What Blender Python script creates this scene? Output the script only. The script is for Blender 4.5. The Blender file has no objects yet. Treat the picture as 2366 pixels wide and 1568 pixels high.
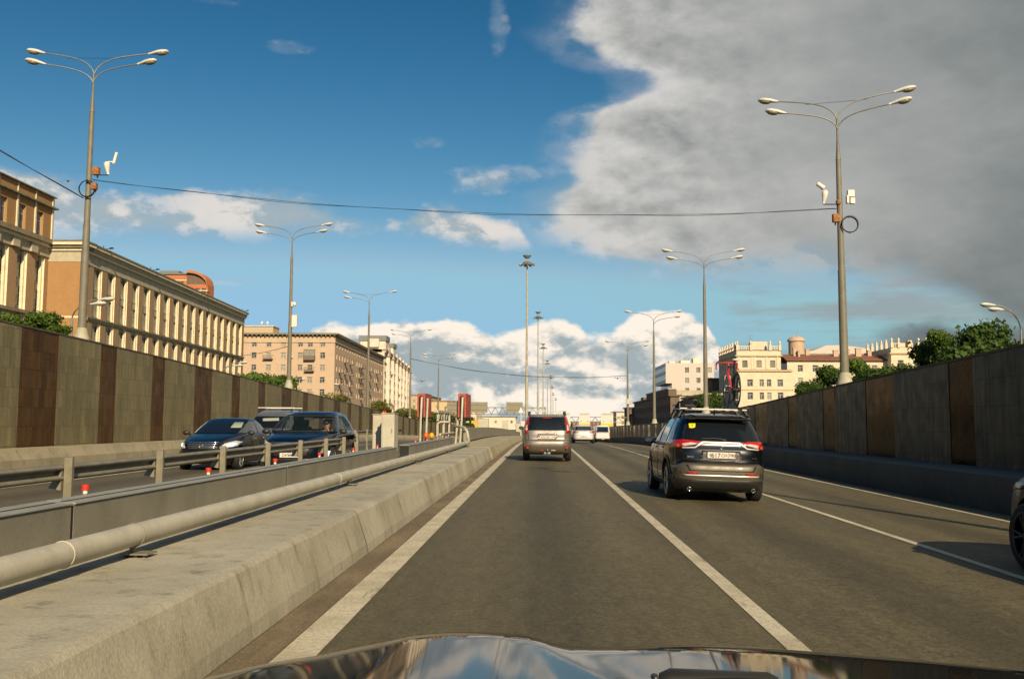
import bpy, bmesh, math, random
import numpy as np
from mathutils import Vector, Matrix
from mathutils.bvhtree import BVHTree
from mathutils.geometry import delaunay_2d_cdt
random.seed(7); rng = np.random.default_rng(7)
S = bpy.context.scene
COL = S.collection
R = math.radians

# ------------------------------------------------------------------ camera
cam = bpy.data.cameras.new("camera")
camo = bpy.data.objects.new("camera", cam); COL.objects.link(camo)
cam.sensor_width = 36; cam.lens = 36 * 2200 / 2365
cam.clip_start = 0.05; cam.clip_end = 6000
r_ = Vector((0.99953170, 0.03029005, 0.00434697)); u_ = Vector((-0.00171001, -0.08654478, 0.99624649)); f_ = Vector((-0.03055257, 0.99578738, 0.08645245))
m = Matrix((r_, u_, -f_)).transposed().to_4x4(); m.translation = (0, 0, 1.4)
camo.matrix_world = m
S.camera = camo
cam.dof.use_dof = False

# ------------------------------------------------------------------ light
SUNV = Vector((0.585, -1.79, 1.0)).normalized()          # direction towards the sun
elev = math.asin(SUNV.z)
sun = bpy.data.lights.new("sun", 'SUN'); sun.energy = 5.0; sun.angle = R(0.55); sun.color = (1.0, 0.80, 0.52)
suno = bpy.data.objects.new("sun", sun); COL.objects.link(suno)
suno.rotation_euler = (-SUNV).to_track_quat('-Z', 'Y').to_euler()
suno.location = (60, -160, 90)
S.view_settings.view_transform = 'Standard'; S.view_settings.look = 'None'
S.view_settings.exposure = 0.33; S.view_settings.gamma = 1.0
S.cycles.max_bounces = 6; S.cycles.diffuse_bounces = 3; S.cycles.glossy_bounces = 3; S.cycles.transmission_bounces = 5; S.cycles.transparent_max_bounces = 8
S.cycles.caustics_reflective = False; S.cycles.caustics_refractive = False
try:
    S.cycles.sample_clamp_indirect = 6
except Exception: pass

W = bpy.data.worlds.new("World"); S.world = W; W.use_nodes = True
W.cycles.sampling_method = 'MANUAL'; W.cycles.sample_map_resolution = 512
nt = W.node_tree; nt.nodes.clear()

class G:
    """small helper to write node maths as expressions"""
    def __init__(s, nt): s.nt = nt
    def n(s, t, **k):
        o = s.nt.nodes.new(t)
        for a, b in k.items(): setattr(o, a, b)
        return o
    def put(s, sock, v):
        if hasattr(v, 'is_output'): s.nt.links.new(v, sock)
        else: sock.default_value = v
    def m(s, op, a, b=0.0, c=0.0, clamp=False):
        o = s.n('ShaderNodeMath', operation=op, use_clamp=clamp)
        s.put(o.inputs[0], a); s.put(o.inputs[1], b); s.put(o.inputs[2], c)
        return o.outputs[0]
    def ss(s, v, a, b, lo=0.0, hi=1.0):
        o = s.n('ShaderNodeMapRange', interpolation_type='SMOOTHSTEP')
        s.put(o.inputs[0], v); s.put(o.inputs[1], a); s.put(o.inputs[2], b); s.put(o.inputs[3], lo); s.put(o.inputs[4], hi)
        return o.outputs[0]
    def lin(s, v, a, b, lo=0.0, hi=1.0):
        o = s.n('ShaderNodeMapRange')
        s.put(o.inputs[0], v); s.put(o.inputs[1], a); s.put(o.inputs[2], b); s.put(o.inputs[3], lo); s.put(o.inputs[4], hi)
        return o.outputs[0]
    def noise(s, vec, scale, detail=4.0, rough=0.5, out=0, lac=2.0):
        o = s.n('ShaderNodeTexNoise'); s.put(o.inputs['Vector'], vec)
        o.inputs['Scale'].default_value = scale; o.inputs['Detail'].default_value = detail; o.inputs['Roughness'].default_value = rough
        o.inputs['Lacunarity'].default_value = lac
        return o.outputs[out]
    def vm(s, op, a, b=(0, 0, 0)):
        o = s.n('ShaderNodeVectorMath', operation=op); s.put(o.inputs[0], a); s.put(o.inputs[1], b)
        return o.outputs[0]
    def mix(s, f, a, b, bt='MIX'):
        o = s.n('ShaderNodeMix', data_type='RGBA', blend_type=bt)
        s.put(o.inputs[0], f); s.put(o.inputs[6], a if hasattr(a, 'is_output') else (*a, 1) if len(a) == 3 else a); s.put(o.inputs[7], b if hasattr(b, 'is_output') else (*b, 1) if len(b) == 3 else b)
        return o.outputs[2]
    def curve(s, v, pts, x0, x1, y0, y1):
        o = s.n('ShaderNodeFloatCurve')
        cu = o.mapping.curves[0]
        P = [((a - x0) / (x1 - x0), (b - y0) / (y1 - y0)) for a, b in pts]
        cu.points[0].location = P[0]; cu.points[1].location = P[-1]
        for p in P[1:-1]: cu.points.new(*p)
        for p in cu.points: p.handle_type = 'AUTO_CLAMPED'
        o.mapping.use_clip = False
        o.mapping.update()
        s.put(o.inputs['Value'], s.lin(v, x0, x1))
        return s.m('ADD', s.m('MULTIPLY', o.outputs[0], y1 - y0), y0)

g = G(nt)
tc = g.n('ShaderNodeTexCoord').outputs['Generated']
sep = g.n('ShaderNodeSeparateXYZ'); nt.links.new(tc, sep.inputs[0])
dx, dy, dz = sep.outputs
az = g.m('MULTIPLY', g.m('ARCTAN2', dx, dy), 57.2958)
el = g.m('MULTIPLY', g.m('ARCSINE', dz), 57.2958)
flat = g.vm('MULTIPLY', tc, (1, 1, 1.8))
nA = g.noise(flat, 9.0, 9.0, 0.56)
nB = g.noise(g.vm('ADD', flat, (0.012, -0.004, 0.030)), 9.0, 9.0, 0.56)
nD = g.noise(g.vm('ADD', flat, (0.006, -0.002, 0.014)), 26.0, 8.0, 0.6)
nBig = g.noise(g.vm('ADD', flat, (5.1, 2.2, 0.4)), 3.2, 6.0, 0.55)
nFine = g.noise(flat, 26.0, 8.0, 0.6)
strk = g.noise(g.vm('MULTIPLY', tc, (1, 1, 7.0)), 6.0, 7.0, 0.6)
a5 = g.m('SUBTRACT', nA, 0.5); f5 = g.m('SUBTRACT', nFine, 0.5); b5 = g.m('SUBTRACT', nBig, 0.5)
relief = g.m('ADD', g.m('SUBTRACT', nA, nB), g.m('MULTIPLY', g.m('SUBTRACT', nFine, nD), .45))                         # >0 on the sides that face the sun
# low cumulus bank along the horizon
top = g.curve(az, [(-180, 3.5), (-60, 4), (-22, 3.4), (-16, 4.4), (-14, 5.5), (-12.5, 6.1), (-11, 5.7), (-9, 6.2), (-7.5, 5.7), (-5.5, 6.1), (-4, 5.3), (-2.6, 4.9), (-1.3, 5.8), (0, 6.1), (1.5, 6.0), (2.3, 5.0), (4, 5.0), (5.2, 5.6), (8, 6.7), (9.6, 6.2), (10.7, 4.4), (12, 2.6), (16, 2.2), (40, 3), (180, 3.5)], -180, 180, 0, 10)
tb = g.m('ADD', top, g.m('ADD', g.m('MULTIPLY', a5, 2.6), g.m('MULTIPLY', f5, 1.5)))
dbank = g.m('SUBTRACT', tb, el)
mbank = g.ss(dbank, -0.08, 0.42)
# broken band higher up on the left
bt = g.curve(az, [(-180, 13.5), (-29, 13.6), (-23.4, 12.9), (-18.5, 13.6), (-13.5, 13.0), (-10, 12.3), (-9.2, 12.2), (-6.5, 13.2), (-3.9, 12.7), (-1.5, 12.2), (-0.4, 9.6), (1.2, 9.4), (180, 9.4)], -180, 180, 8, 16)
bb = g.curve(az, [(-180, 9.5), (-29, 9.8), (-23.4, 10.6), (-18.5, 10.6), (-13.5, 10.9), (-10, 11.3), (-9, 11.4), (-6.5, 10.9), (-3.9, 10.6), (-1.3, 10.6), (-0.2, 10.8), (1.2, 10.9), (180, 10.9)], -180, 180, 8, 16)
e1 = g.m('ADD', g.m('MULTIPLY', a5, 3.2), g.m('MULTIPLY', f5, 1.6))
mband = g.m('MULTIPLY', g.ss(g.m('SUBTRACT', g.m('ADD', bt, e1), el), 0.0, 0.9), g.ss(g.m('SUBTRACT', el, g.m('ADD', bb, g.m('MULTIPLY', e1, -0.5))), -0.5, 0.9))
mband = g.m('MULTIPLY', mband, g.ss(nBig, 0.30, 0.52, 0.35, 0.95))
# the large grey cloud on the right
lf = g.curve(el, [(0, 14), (9.3, 6.5), (10, 3.6), (10.7, 1.8), (11.7, 0.5), (13, 0.3), (13.9, 1.2), (14.6, 2.4), (15.9, 2.1), (17, 2.2), (18.1, 2.6), (18.7, 4.2), (19.1, 5.8), (19.9, 6.6), (20.6, 4.9), (21.5, 3.3), (22.2, 2.4), (23, 1.6), (24, 2.1), (30, 1.0), (45, -4), (90, -10)], 0, 90, -12, 16)
bo = g.curve(az, [(-180, 13), (0, 10.9), (2.6, 9.9), (5.2, 9.2), (7.8, 9.2), (10.3, 9.2), (13, 9.3), (16.5, 9.3), (18.8, 8.7), (21, 8.1), (23.4, 6.8), (25.5, 5.2), (27, 4.4), (40, 3), (120, 12), (180, 13)], -180, 180, 0, 16)
e2 = g.m('ADD', g.m('MULTIPLY', a5, 4.2), g.m('MULTIPLY', f5, 2.2))
dbl = g.m('ADD', g.m('SUBTRACT', az, lf), e2)
dbb = g.m('ADD', g.m('SUBTRACT', el, bo), g.m('MULTIPLY', e2, 0.45))
mbig = g.m('MULTIPLY', g.ss(dbl, -0.5, 1.3), g.ss(dbb, -0.9, 1.5))
mbig = g.m('MULTIPLY', mbig, g.ss(az, 110.0, 140.0, 1.0, 0.0))
# thin streaks under it and the dark cloud low on the right
mst = g.m('MULTIPLY', g.ss(strk, 0.42, 0.62), g.m('MULTIPLY', g.ss(az, 9.5, 13.0), g.m('MULTIPLY', g.ss(el, 3.0, 5.0), g.ss(el, 9.0, 10.5, 1, 0))))
mst = g.m('MULTIPLY', mst, 0.8)
mdk = g.m('MULTIPLY', g.ss(g.m('ADD', az, g.m('MULTIPLY', a5, 8)), 19.0, 22.0), g.ss(g.m('SUBTRACT', g.m('ADD', 5.8, e1), el), -0.2, 0.9))
# small wisps
def wisp(a, e, ra, re, k):
    d = g.m('ADD', g.m('POWER', g.m('DIVIDE', g.m('SUBTRACT', az, a), ra), 2.0), g.m('POWER', g.m('DIVIDE', g.m('SUBTRACT', el, e), re), 2.0))
    return g.m('MULTIPLY', g.ss(g.m('ADD', d, g.m('MULTIPLY', e1, -2.2)), -1.0, 1.5, 1, 0), k)
mw = None
for w in [(-3.4, 14.4, 2.2, 0.9, .75), (-15.2, 21.4, 1.5, .35, .3), (-2.7, 23.2, .6, 1.2, .35), (-6.9, 16.6, 1.1, .4, .35), (-17.8, 8.0, 1.6, .25, .4), (-1.0, 14.8, 1.4, .5, .35), (-20, 23.6, 2, .5, .25)]:
    v = wisp(*w); mw = v if mw is None else g.m('MAXIMUM', mw, v)
# sky itself
sky = g.n('ShaderNodeTexSky'); sky.sky_type = 'NISHITA'; sky.sun_disc = False
sky.sun_elevation = elev; sky.sun_rotation = math.atan2(SUNV.x, SUNV.y); sky.altitude = 150; sky.air_density = 1.0; sky.dust_density = 0.6; sky.ozone_density = 2.2
SKYK = 0.105
ssp = g.n('ShaderNodeSeparateXYZ'); nt.links.new(g.vm('MULTIPLY', sky.outputs[0], (SKYK * .86, SKYK, SKYK * 1.02)), ssp.inputs[0])
scb = g.n('ShaderNodeCombineXYZ')
for i_, (nrm_, gm_, k_) in enumerate(((.30, 2.7, .185), (.547, 1.6, .355), (.79, 1.4, .490))):
    # deeper contrast between zenith and horizon, as colour film renders it
    g.put(scb.inputs[i_], g.m('MULTIPLY', g.m('POWER', g.m('MINIMUM', g.m('DIVIDE', ssp.outputs[i_], nrm_), (1.10, 1.13, 1.3)[i_]), gm_), k_))
skyc = scb.outputs[0]
# cloud colours (radiance)
rl = g.m('ADD', 0.5, g.m('MULTIPLY', relief, 7.0))
bank_b = g.curve(az, [(-180, .5), (-20, .45), (-12, .55), (-7, .58), (-3, .70), (0, .92), (3, .98), (6, .98), (9, .5), (14, .5), (180, .5)], -180, 180, 0, 1)
fb = g.m('ADD', g.m('ADD', g.m('MULTIPLY', rl, 0.75), g.m('SUBTRACT', bank_b, 0.45)), g.m('ADD', g.m('MULTIPLY', b5, 0.9), g.ss(dbank, 0.0, 2.2, 0.36, 0.0)))
cb = g.mix(g.ss(fb, 0.15, 1.15), (0.29, 0.345, 0.365), (0.80, 0.72, 0.62))
fm = g.m('ADD', g.m('MULTIPLY', rl, 1.0), g.m('MULTIPLY', b5, 0.8))
cm = g.mix(g.ss(fm, 0.2, 1.1), (0.31, 0.365, 0.39), (0.62, 0.575, 0.53))
fg = g.m('ADD', g.m('ADD', g.m('MULTIPLY', g.m('SUBTRACT', rl, .5), g.ss(az, 4, 18, .24, .04)), g.m('MULTIPLY', b5, 0.75)), g.m('ADD', g.lin(az, 1.0, 28.0, 0.80, 0.20), g.ss(dbl, 0.0, 4.5, 0.22, 0.0)))
fg = g.m('ADD', fg, g.ss(dbb, 0.0, 3.0, -0.10, 0.0))
cg = g.mix(g.lin(fg, 0.0, 1.0), (0.118, 0.142, 0.145), (0.50, 0.49, 0.47))
# combine
c = g.mix(mw, skyc, cm)
c = g.mix(mst, c, (0.25, 0.285, 0.30))
c = g.mix(mdk, c, (0.13, 0.155, 0.165))
c = g.mix(mband, c, cm)
c = g.mix(mbank, c, cb)
veil = g.m('MULTIPLY', g.m('MULTIPLY', g.ss(dbl, -3.0, 1.5), g.ss(dbb, -1.8, 1.5)), g.m('MULTIPLY', g.ss(nBig, .35, .65), g.ss(az, 110.0, 140.0, .6, 0.0)))
c = g.mix(veil, c, cm)
c = g.mix(mbig, c, cg)
c = g.mix(g.ss(el, -1.5, -0.2, 1, 0), c, (0.16, 0.15, 0.13))
bg = g.n('ShaderNodeBackground'); nt.links.new(c, bg.inputs[0]); bg.inputs[1].default_value = 1.0
wo = g.n('ShaderNodeOutputWorld'); nt.links.new(bg.outputs[0], wo.inputs[0])

# ------------------------------------------------------------------ materials
MATS = {}
def mat(name, col, rough=0.7, metal=0.0, var=0.0, vscale=3.0, bump=0.0, bscale=40.0, coat=0.0, spec=None, col2=None, stretch=(1, 1, 1), emit=None, fine=0.0, fscale=60.0):
    """procedural principled material: base colour with noise variation, fine grain and bump in object space"""
    if name in MATS: return MATS[name]
    M = bpy.data.materials.new(name); M.use_nodes = True; MATS[name] = M
    q = G(M.node_tree); bs = M.node_tree.nodes['Principled BSDF']
    co = q.n('ShaderNodeTexCoord').outputs['Object']
    v = q.vm('MULTIPLY', co, stretch)
    colr = (*col, 1)
    if var or col2:
        n = q.ss(q.noise(v, vscale, 6, 0.6), 0.3, 0.7)
        lo = tuple(x * (1 - var) for x in col) if not col2 else col
        hi = tuple(min(1, x * (1 + var)) for x in col) if not col2 else col2
        colr = q.mix(n, lo, hi)
    if fine:
        n2 = q.lin(q.noise(co, fscale, 2, 0.7), 0.3, 0.7, 1 - fine, 1 + fine)
        cc = q.n('ShaderNodeCombineXYZ')
        for i in range(3): q.put(cc.inputs[i], n2)
        colr = q.mix(1.0, colr, cc.outputs[0], 'MULTIPLY')
    q.put(bs.inputs['Base Color'], colr)
    if rough > 0.25:
        q.put(bs.inputs['Roughness'], q.lin(q.noise(v, vscale * 2, 4), 0.3, 0.7, max(0.02, rough - .08), min(1, rough + .08)))
    else: bs.inputs['Roughness'].default_value = rough
    bs.inputs['Metallic'].default_value = metal
    bs.inputs['Coat Weight'].default_value = coat
    if spec is not None: bs.inputs['Specular IOR Level'].default_value = spec
    if emit: bs.inputs['Emission Color'].default_value = (*emit[0], 1); bs.inputs['Emission Strength'].default_value = emit[1]
    if bump:
        b = q.n('ShaderNodeBump'); b.inputs['Strength'].default_value = bump; b.inputs['Distance'].default_value = 0.02
        q.put(b.inputs['Height'], q.noise(v, bscale, 5, 0.6)); q.put(bs.inputs['Normal'], b.outputs[0])
    return M

def concrete(name, c1, c2, streak=0.35, stain=(0.12, 0.10, 0.07), joint=None):
    M = bpy.data.materials.new(name); M.use_nodes = True; MATS[name] = M
    q = G(M.node_tree); bs = M.node_tree.nodes['Principled BSDF']
    co = q.n('ShaderNodeTexCoord').outputs['Object']
    a = q.ss(q.noise(co, 0.9, 7, 0.62), 0.3, 0.7)
    c = q.mix(a, c1, c2)
    st = q.ss(q.noise(q.vm('MULTIPLY', co, (3.0, 3.0, 0.35)), 1.6, 6, 0.65), 0.52, 0.72, 0, streak)
    c = q.mix(st, c, stain)
    bl = q.ss(q.noise(q.vm('ADD', co, (9, 3, 1)), 3.1, 5, 0.6), 0.60, 0.75, 0, 0.5)
    c = q.mix(bl, c, tuple(x * 0.55 for x in c1))
    gr = q.lin(q.noise(co, 55, 3, 0.75), 0.3, 0.7, 0.8, 1.2)
    cc = q.n('ShaderNodeCombineXYZ')
    for i in range(3): q.put(cc.inputs[i], gr)
    c = q.mix(1.0, c, cc.outputs[0], 'MULTIPLY')
    q.put(bs.inputs['Base Color'], c); bs.inputs['Roughness'].default_value = 0.88
    b = q.n('ShaderNodeBump'); b.inputs['Strength'].default_value = 0.45; b.inputs['Distance'].default_value = 0.02
    q.put(b.inputs['Height'], q.m('ADD', q.noise(co, 9, 6, 0.65), q.m('MULTIPLY', q.noise(co, 70, 3, 0.6), 0.3)))
    q.put(bs.inputs['Normal'], b.outputs[0])
    return M

def brickmat(name, c1, c2, mort, bw, bh, ms=0.02, rough=0.85, dirt=0.25, axis='Y', streakc=None, grain=0.0, streaks=0.0, spec=None):
    """brick / tile pattern on a vertical face whose length runs along X or Y"""
    M = bpy.data.materials.new(name); M.use_nodes = True; MATS[name] = M
    q = G(M.node_tree); bs = M.node_tree.nodes['Principled BSDF']
    co = q.n('ShaderNodeTexCoord').outputs['Object']
    sp = q.n('ShaderNodeSeparateXYZ'); q.put(sp.inputs[0], co)
    cb = q.n('ShaderNodeCombineXYZ')
    if axis == 'A': q.put(cb.inputs[0], q.m('ADD', sp.outputs[0], sp.outputs[1]))
    else: q.put(cb.inputs[0], sp.outputs[1 if axis == 'Y' else 0])
    q.put(cb.inputs[1], sp.outputs[2])
    br = q.n('ShaderNodeTexBrick'); q.put(br.inputs['Vector'], cb.outputs[0])
    br.inputs['Color1'].default_value = (*c1, 1); br.inputs['Color2'].default_value = (*c2, 1); br.inputs['Mortar'].default_value = (*mort, 1)
    br.inputs['Scale'].default_value = 1.0; br.inputs['Brick Width'].default_value = bw; br.inputs['Row Height'].default_value = bh; br.inputs['Mortar Size'].default_value = ms
    br.offset = 0.5
    c = br.outputs['Color']
    n = q.ss(q.noise(q.vm('MULTIPLY', co, (1, 1, 0.3)), 0.8, 7, 0.65), 0.35, 0.75, 0, dirt)
    c = q.mix(n, c, streakc or tuple(x * .45 for x in c1))
    if streaks:
        sq = q.lin(q.noise(q.vm('MULTIPLY', co, (5, 5, .35)), 1.0, 6, .7), .3, .7, 1 - streaks, 1 + streaks)
        cs = q.n('ShaderNodeCombineXYZ')
        for i in range(3): q.put(cs.inputs[i], sq)
        c = q.mix(1.0, c, cs.outputs[0], 'MULTIPLY')
    if spec is not None: bs.inputs['Specular IOR Level'].default_value = spec
    if grain:
        gq = q.lin(q.noise(co, 14, 4, 0.7), 0.3, 0.7, 1 - grain, 1 + grain)
        cc = q.n('ShaderNodeCombineXYZ')
        for i in range(3): q.put(cc.inputs[i], gq)
        c = q.mix(1.0, c, cc.outputs[0], 'MULTIPLY')
    q.put(bs.inputs['Base Color'], c)
    bs.inputs['Roughness'].default_value = rough
    if rough < .5: q.put(bs.inputs['Roughness'], q.lin(q.noise(co, 2.5, 5), 0.3, 0.7, rough - .06, rough + .16))
    return M

def road_mat(name, lanes, base=(0.102, 0.086, 0.046)):
    """asphalt with stone grain, worn light wheel tracks and a dark oil strip in each lane; lanes = centre x list"""
    M = bpy.data.materials.new(name); M.use_nodes = True; MATS[name] = M
    q = G(M.node_tree); bs = M.node_tree.nodes['Principled BSDF']
    co = q.n('ShaderNodeTexCoord').outputs['Object']
    at = q.n('ShaderNodeAttribute'); at.attribute_name = 'across'
    xx = q.m('ADD', at.outputs['Fac'], q.m('MULTIPLY', q.m('SUBTRACT', q.noise(q.vm('MULTIPLY', co, (.5, .04, 1)), 1.0, 3), .5), 0.5))
    c = q.mix(q.ss(q.noise(q.vm('MULTIPLY', co, (1, .15, 1)), 1.3, 6, 0.6), .3, .7), tuple(x * .9 for x in base), tuple(x * 1.1 for x in base))
    tot = None
    for lx in lanes:
        for off, w, k in ((0, .38, -0.30), (-.82, .30, .12), (.82, .30, .12)):
            t = q.m('MULTIPLY', q.m('POWER', 2.718, q.m('MULTIPLY', q.m('POWER', q.m('DIVIDE', q.m('SUBTRACT', xx, lx + off), w), 2.0), -1.0)), k)
            tot = t if tot is None else q.m('ADD', tot, t)
    pz = q.m('MULTIPLY', q.m('SUBTRACT', q.noise(q.vm('MULTIPLY', co, (2.2, .03, 1)), 1.7, 5, .6), .5), .35)
    k = q.m('ADD', 1.0, q.m('ADD', tot, pz))
    gr = q.m('MULTIPLY', k, q.lin(q.noise(co, 60, 4, 0.9), 0.3, 0.7, 0.50, 1.55))
    gr = q.m('MULTIPLY', gr, q.lin(q.noise(co, 22, 3, 0.8), 0.3, 0.7, 0.60, 1.40))
    gr = q.m('MULTIPLY', gr, q.lin(q.noise(q.vm('MULTIPLY', co, (1, .35, 1)), 7, 4, 0.8), 0.3, 0.7, 0.80, 1.20))
    # repaired strips: slightly different asphalt in long rectangles with sealed seams
    pv = q.n('ShaderNodeTexBrick'); q.put(pv.inputs['Vector'], q.vm('MULTIPLY', q.vm('ADD', co, (1.45, 3, 0)), (1, 1, 0)))
    pv.inputs['Color1'].default_value = (.93, .93, .93, 1); pv.inputs['Color2'].default_value = (1.06, 1.06, 1.06, 1); pv.inputs['Mortar'].default_value = (.55, .55, .55, 1)
    pv.inputs['Scale'].default_value = 1; pv.inputs['Brick Width'].default_value = 3.1; pv.inputs['Row Height'].default_value = 17.0; pv.inputs['Mortar Size'].default_value = .012; pv.offset = 0.0
    drip = q.ss(q.noise(q.vm('ADD', co, (3, 7, 0)), 1.7, 4, .75), .66, .72, 1, .72)
    gr = q.m('MULTIPLY', gr, drip)
    cc = q.n('ShaderNodeCombineXYZ')
    for i in range(3): q.put(cc.inputs[i], gr)
    c = q.mix(1.0, c, cc.outputs[0], 'MULTIPLY'); c = q.mix(1.0, c, pv.outputs[0], 'MULTIPLY')
    # cracks and a few sealed joints
    vo = q.n('ShaderNodeTexVoronoi', feature='DISTANCE_TO_EDGE'); q.put(vo.inputs['Vector'], q.vm('ADD', q.vm('MULTIPLY', co, (.22, .10, 1)), q.noise(co, 1.2, 4, .6, out=1))); vo.inputs['Scale'].default_value = 1.0
    cr = q.m('MULTIPLY', q.ss(vo.outputs['Distance'], 0.0, 0.008, .75, 0), q.ss(q.noise(co, .12, 2), .45, .55))
    c = q.mix(cr, c, (0.03, 0.028, 0.024))
    q.put(bs.inputs['Base Color'], c); bs.inputs['Roughness'].default_value = 0.72; bs.inputs['Specular IOR Level'].default_value = 0.35
    b = q.n('ShaderNodeBump'); b.inputs['Strength'].default_value = 0.5; b.inputs['Distance'].default_value = 0.01
    q.put(b.inputs['Height'], q.noise(co, 75, 3, 0.85)); q.put(bs.inputs['Normal'], b.outputs[0])
    return M

def glassmat(name, tint=(0.02, 0.03, 0.035), alpha=None, rough=0.03):
    M = bpy.data.materials.new(name); M.use_nodes = True; MATS[name] = M
    bs = M.node_tree.nodes['Principled BSDF']
    bs.inputs['Base Color'].default_value = (*tint, 1); bs.inputs['Roughness'].default_value = rough
    bs.inputs['IOR'].default_value = 1.5; bs.inputs['Specular IOR Level'].default_value = 0.6; bs.inputs['Coat Weight'].default_value = 0.0
    if alpha is not None: bs.inputs['Alpha'].default_value = alpha
    return M

def facadeglass():
    M = bpy.data.materials.new('window_glass'); M.use_nodes = True; MATS['window_glass'] = M
    q = G(M.node_tree); bs = M.node_tree.nodes['Principled BSDF']
    oi = q.n('ShaderNodeObjectInfo')
    geo = q.n('ShaderNodeTexCoord').outputs['Object']
    rnd = oi.outputs['Random']
    c = q.mix(q.ss(rnd, .35, .9), (0.03, 0.035, 0.04), (0.30, 0.28, 0.22))
    c = q.mix(q.ss(q.noise(geo, 1.2, 3), .45, .6, 0, .6), c, (0.20, 0.19, 0.16))
    q.put(bs.inputs['Base Color'], c); bs.inputs['Roughness'].default_value = 0.12; bs.inputs['Specular IOR Level'].default_value = .6
    return M

M_asphR = road_mat('asphalt_right', [0.1, 3.2, 6.3])
M_asphL = road_mat('asphalt_left', [-6.5, -9.6, -12.9], base=(0.10, 0.086, 0.055))
def linemat():
    M = bpy.data.materials.new('road_paint'); M.use_nodes = True
    q = G(M.node_tree); bs = M.node_tree.nodes['Principled BSDF']
    co = q.n('ShaderNodeTexCoord').outputs['Object']
    c = q.mix(q.ss(q.noise(co, 2.0, 6, .65), .35, .7), (0.60, 0.54, 0.40), (0.42, 0.37, 0.25))
    c = q.mix(q.ss(q.noise(co, 30, 5, .85), .48, .62, 0, .65), c, (0.20, 0.18, 0.14))
    c = q.mix(q.ss(q.noise(q.vm('MULTIPLY', co, (4, .5, 1)), 1.6, 5, .75), .56, .66, 0, .55), c, (0.16, 0.14, 0.10))
    q.put(bs.inputs['Base Color'], c); bs.inputs['Roughness'].default_value = .7
    return M
M_line = linemat()
M_dirt = mat('dirt', (0.15, 0.115, 0.068), .95, var=.3, vscale=2.5, bump=.5, fine=.35, fscale=50, stretch=(1, .3, 1))
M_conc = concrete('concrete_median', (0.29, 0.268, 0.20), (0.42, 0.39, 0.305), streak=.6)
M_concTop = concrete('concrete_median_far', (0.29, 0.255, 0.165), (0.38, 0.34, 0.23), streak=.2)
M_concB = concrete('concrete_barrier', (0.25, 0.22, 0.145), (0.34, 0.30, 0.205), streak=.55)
M_concR = concrete('concrete_shaded', (0.065, 0.068, 0.064), (0.095, 0.098, 0.09), streak=.4, stain=(.06, .06, .05))  # darker copy of the barrier concrete, wall shade put into the colour
M_pipe = mat('pipe_paint', (0.42, 0.395, 0.315), .5, var=.12, vscale=3, fine=.06, fscale=30)
M_slab = mat('panel_paint', (0.21, 0.195, 0.15), .62, var=.16, vscale=1.6, fine=.1, fscale=40, stretch=(1, 1, .5))
M_slabT = mat('panel_top', (0.28, 0.28, 0.25), .5, var=.1)
M_galv = mat('galvanised', (0.235, 0.215, 0.155), .5, metal=.25, var=.18, vscale=6)
M_cab = mat('cabinet_paint', (0.44, 0.415, 0.32), .55, var=.1, vscale=2)
M_pole = mat('pole_paint', (0.165, 0.150, 0.110), .55, var=.12, vscale=4)
M_poleb = mat('pole_base_paint', (0.36, 0.335, 0.25), .7, var=.15)
M_arm = mat('arm_metal', (0.22, 0.22, 0.20), .45, metal=.3, var=.1)
M_lamph = mat('lamp_housing', (0.55, 0.54, 0.49), .5, var=.1)
M_lampg = mat('lamp_glass', (0.22, 0.19, 0.12), .25, var=.2, vscale=20)
M_black = mat('black_rubber', (0.012, 0.012, 0.012), .8, var=.2)
M_blackp = mat('black_plastic', (0.018, 0.018, 0.017), .45, var=.1)
M_under = mat('underbody', (0.012, 0.011, 0.010), .9)
M_red = mat('red_plastic', (0.62, 0.035, 0.015), .4, var=.1)
M_redp = mat('red_sheet', (0.36, 0.062, 0.035), .6, var=.2, vscale=5, fine=.1)
M_white = mat('white_paint', (0.62, 0.62, 0.60), .5, var=.05)
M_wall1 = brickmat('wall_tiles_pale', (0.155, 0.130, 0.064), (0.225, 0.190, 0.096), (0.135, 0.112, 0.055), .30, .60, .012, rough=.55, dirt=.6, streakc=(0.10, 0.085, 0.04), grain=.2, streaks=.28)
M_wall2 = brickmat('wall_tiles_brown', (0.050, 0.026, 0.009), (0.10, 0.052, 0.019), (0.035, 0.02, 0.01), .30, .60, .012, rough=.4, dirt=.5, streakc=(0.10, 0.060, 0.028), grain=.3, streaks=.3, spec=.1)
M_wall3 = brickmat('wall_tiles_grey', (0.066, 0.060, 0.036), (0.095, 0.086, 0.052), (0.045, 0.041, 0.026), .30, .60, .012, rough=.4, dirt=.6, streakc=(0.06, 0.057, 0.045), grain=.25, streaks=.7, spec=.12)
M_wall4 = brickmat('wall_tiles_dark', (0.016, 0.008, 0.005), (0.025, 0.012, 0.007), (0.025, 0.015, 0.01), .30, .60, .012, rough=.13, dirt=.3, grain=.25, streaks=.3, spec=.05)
M_coping = mat('wall_coping', (0.085, 0.07, 0.045), .8, var=.3, vscale=2)
M_ground = mat('ground', (0.10, 0.10, 0.055), .95, var=.3, vscale=.3)
M_trunk = mat('bark', (0.09, 0.07, 0.05), .9, var=.3)
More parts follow.
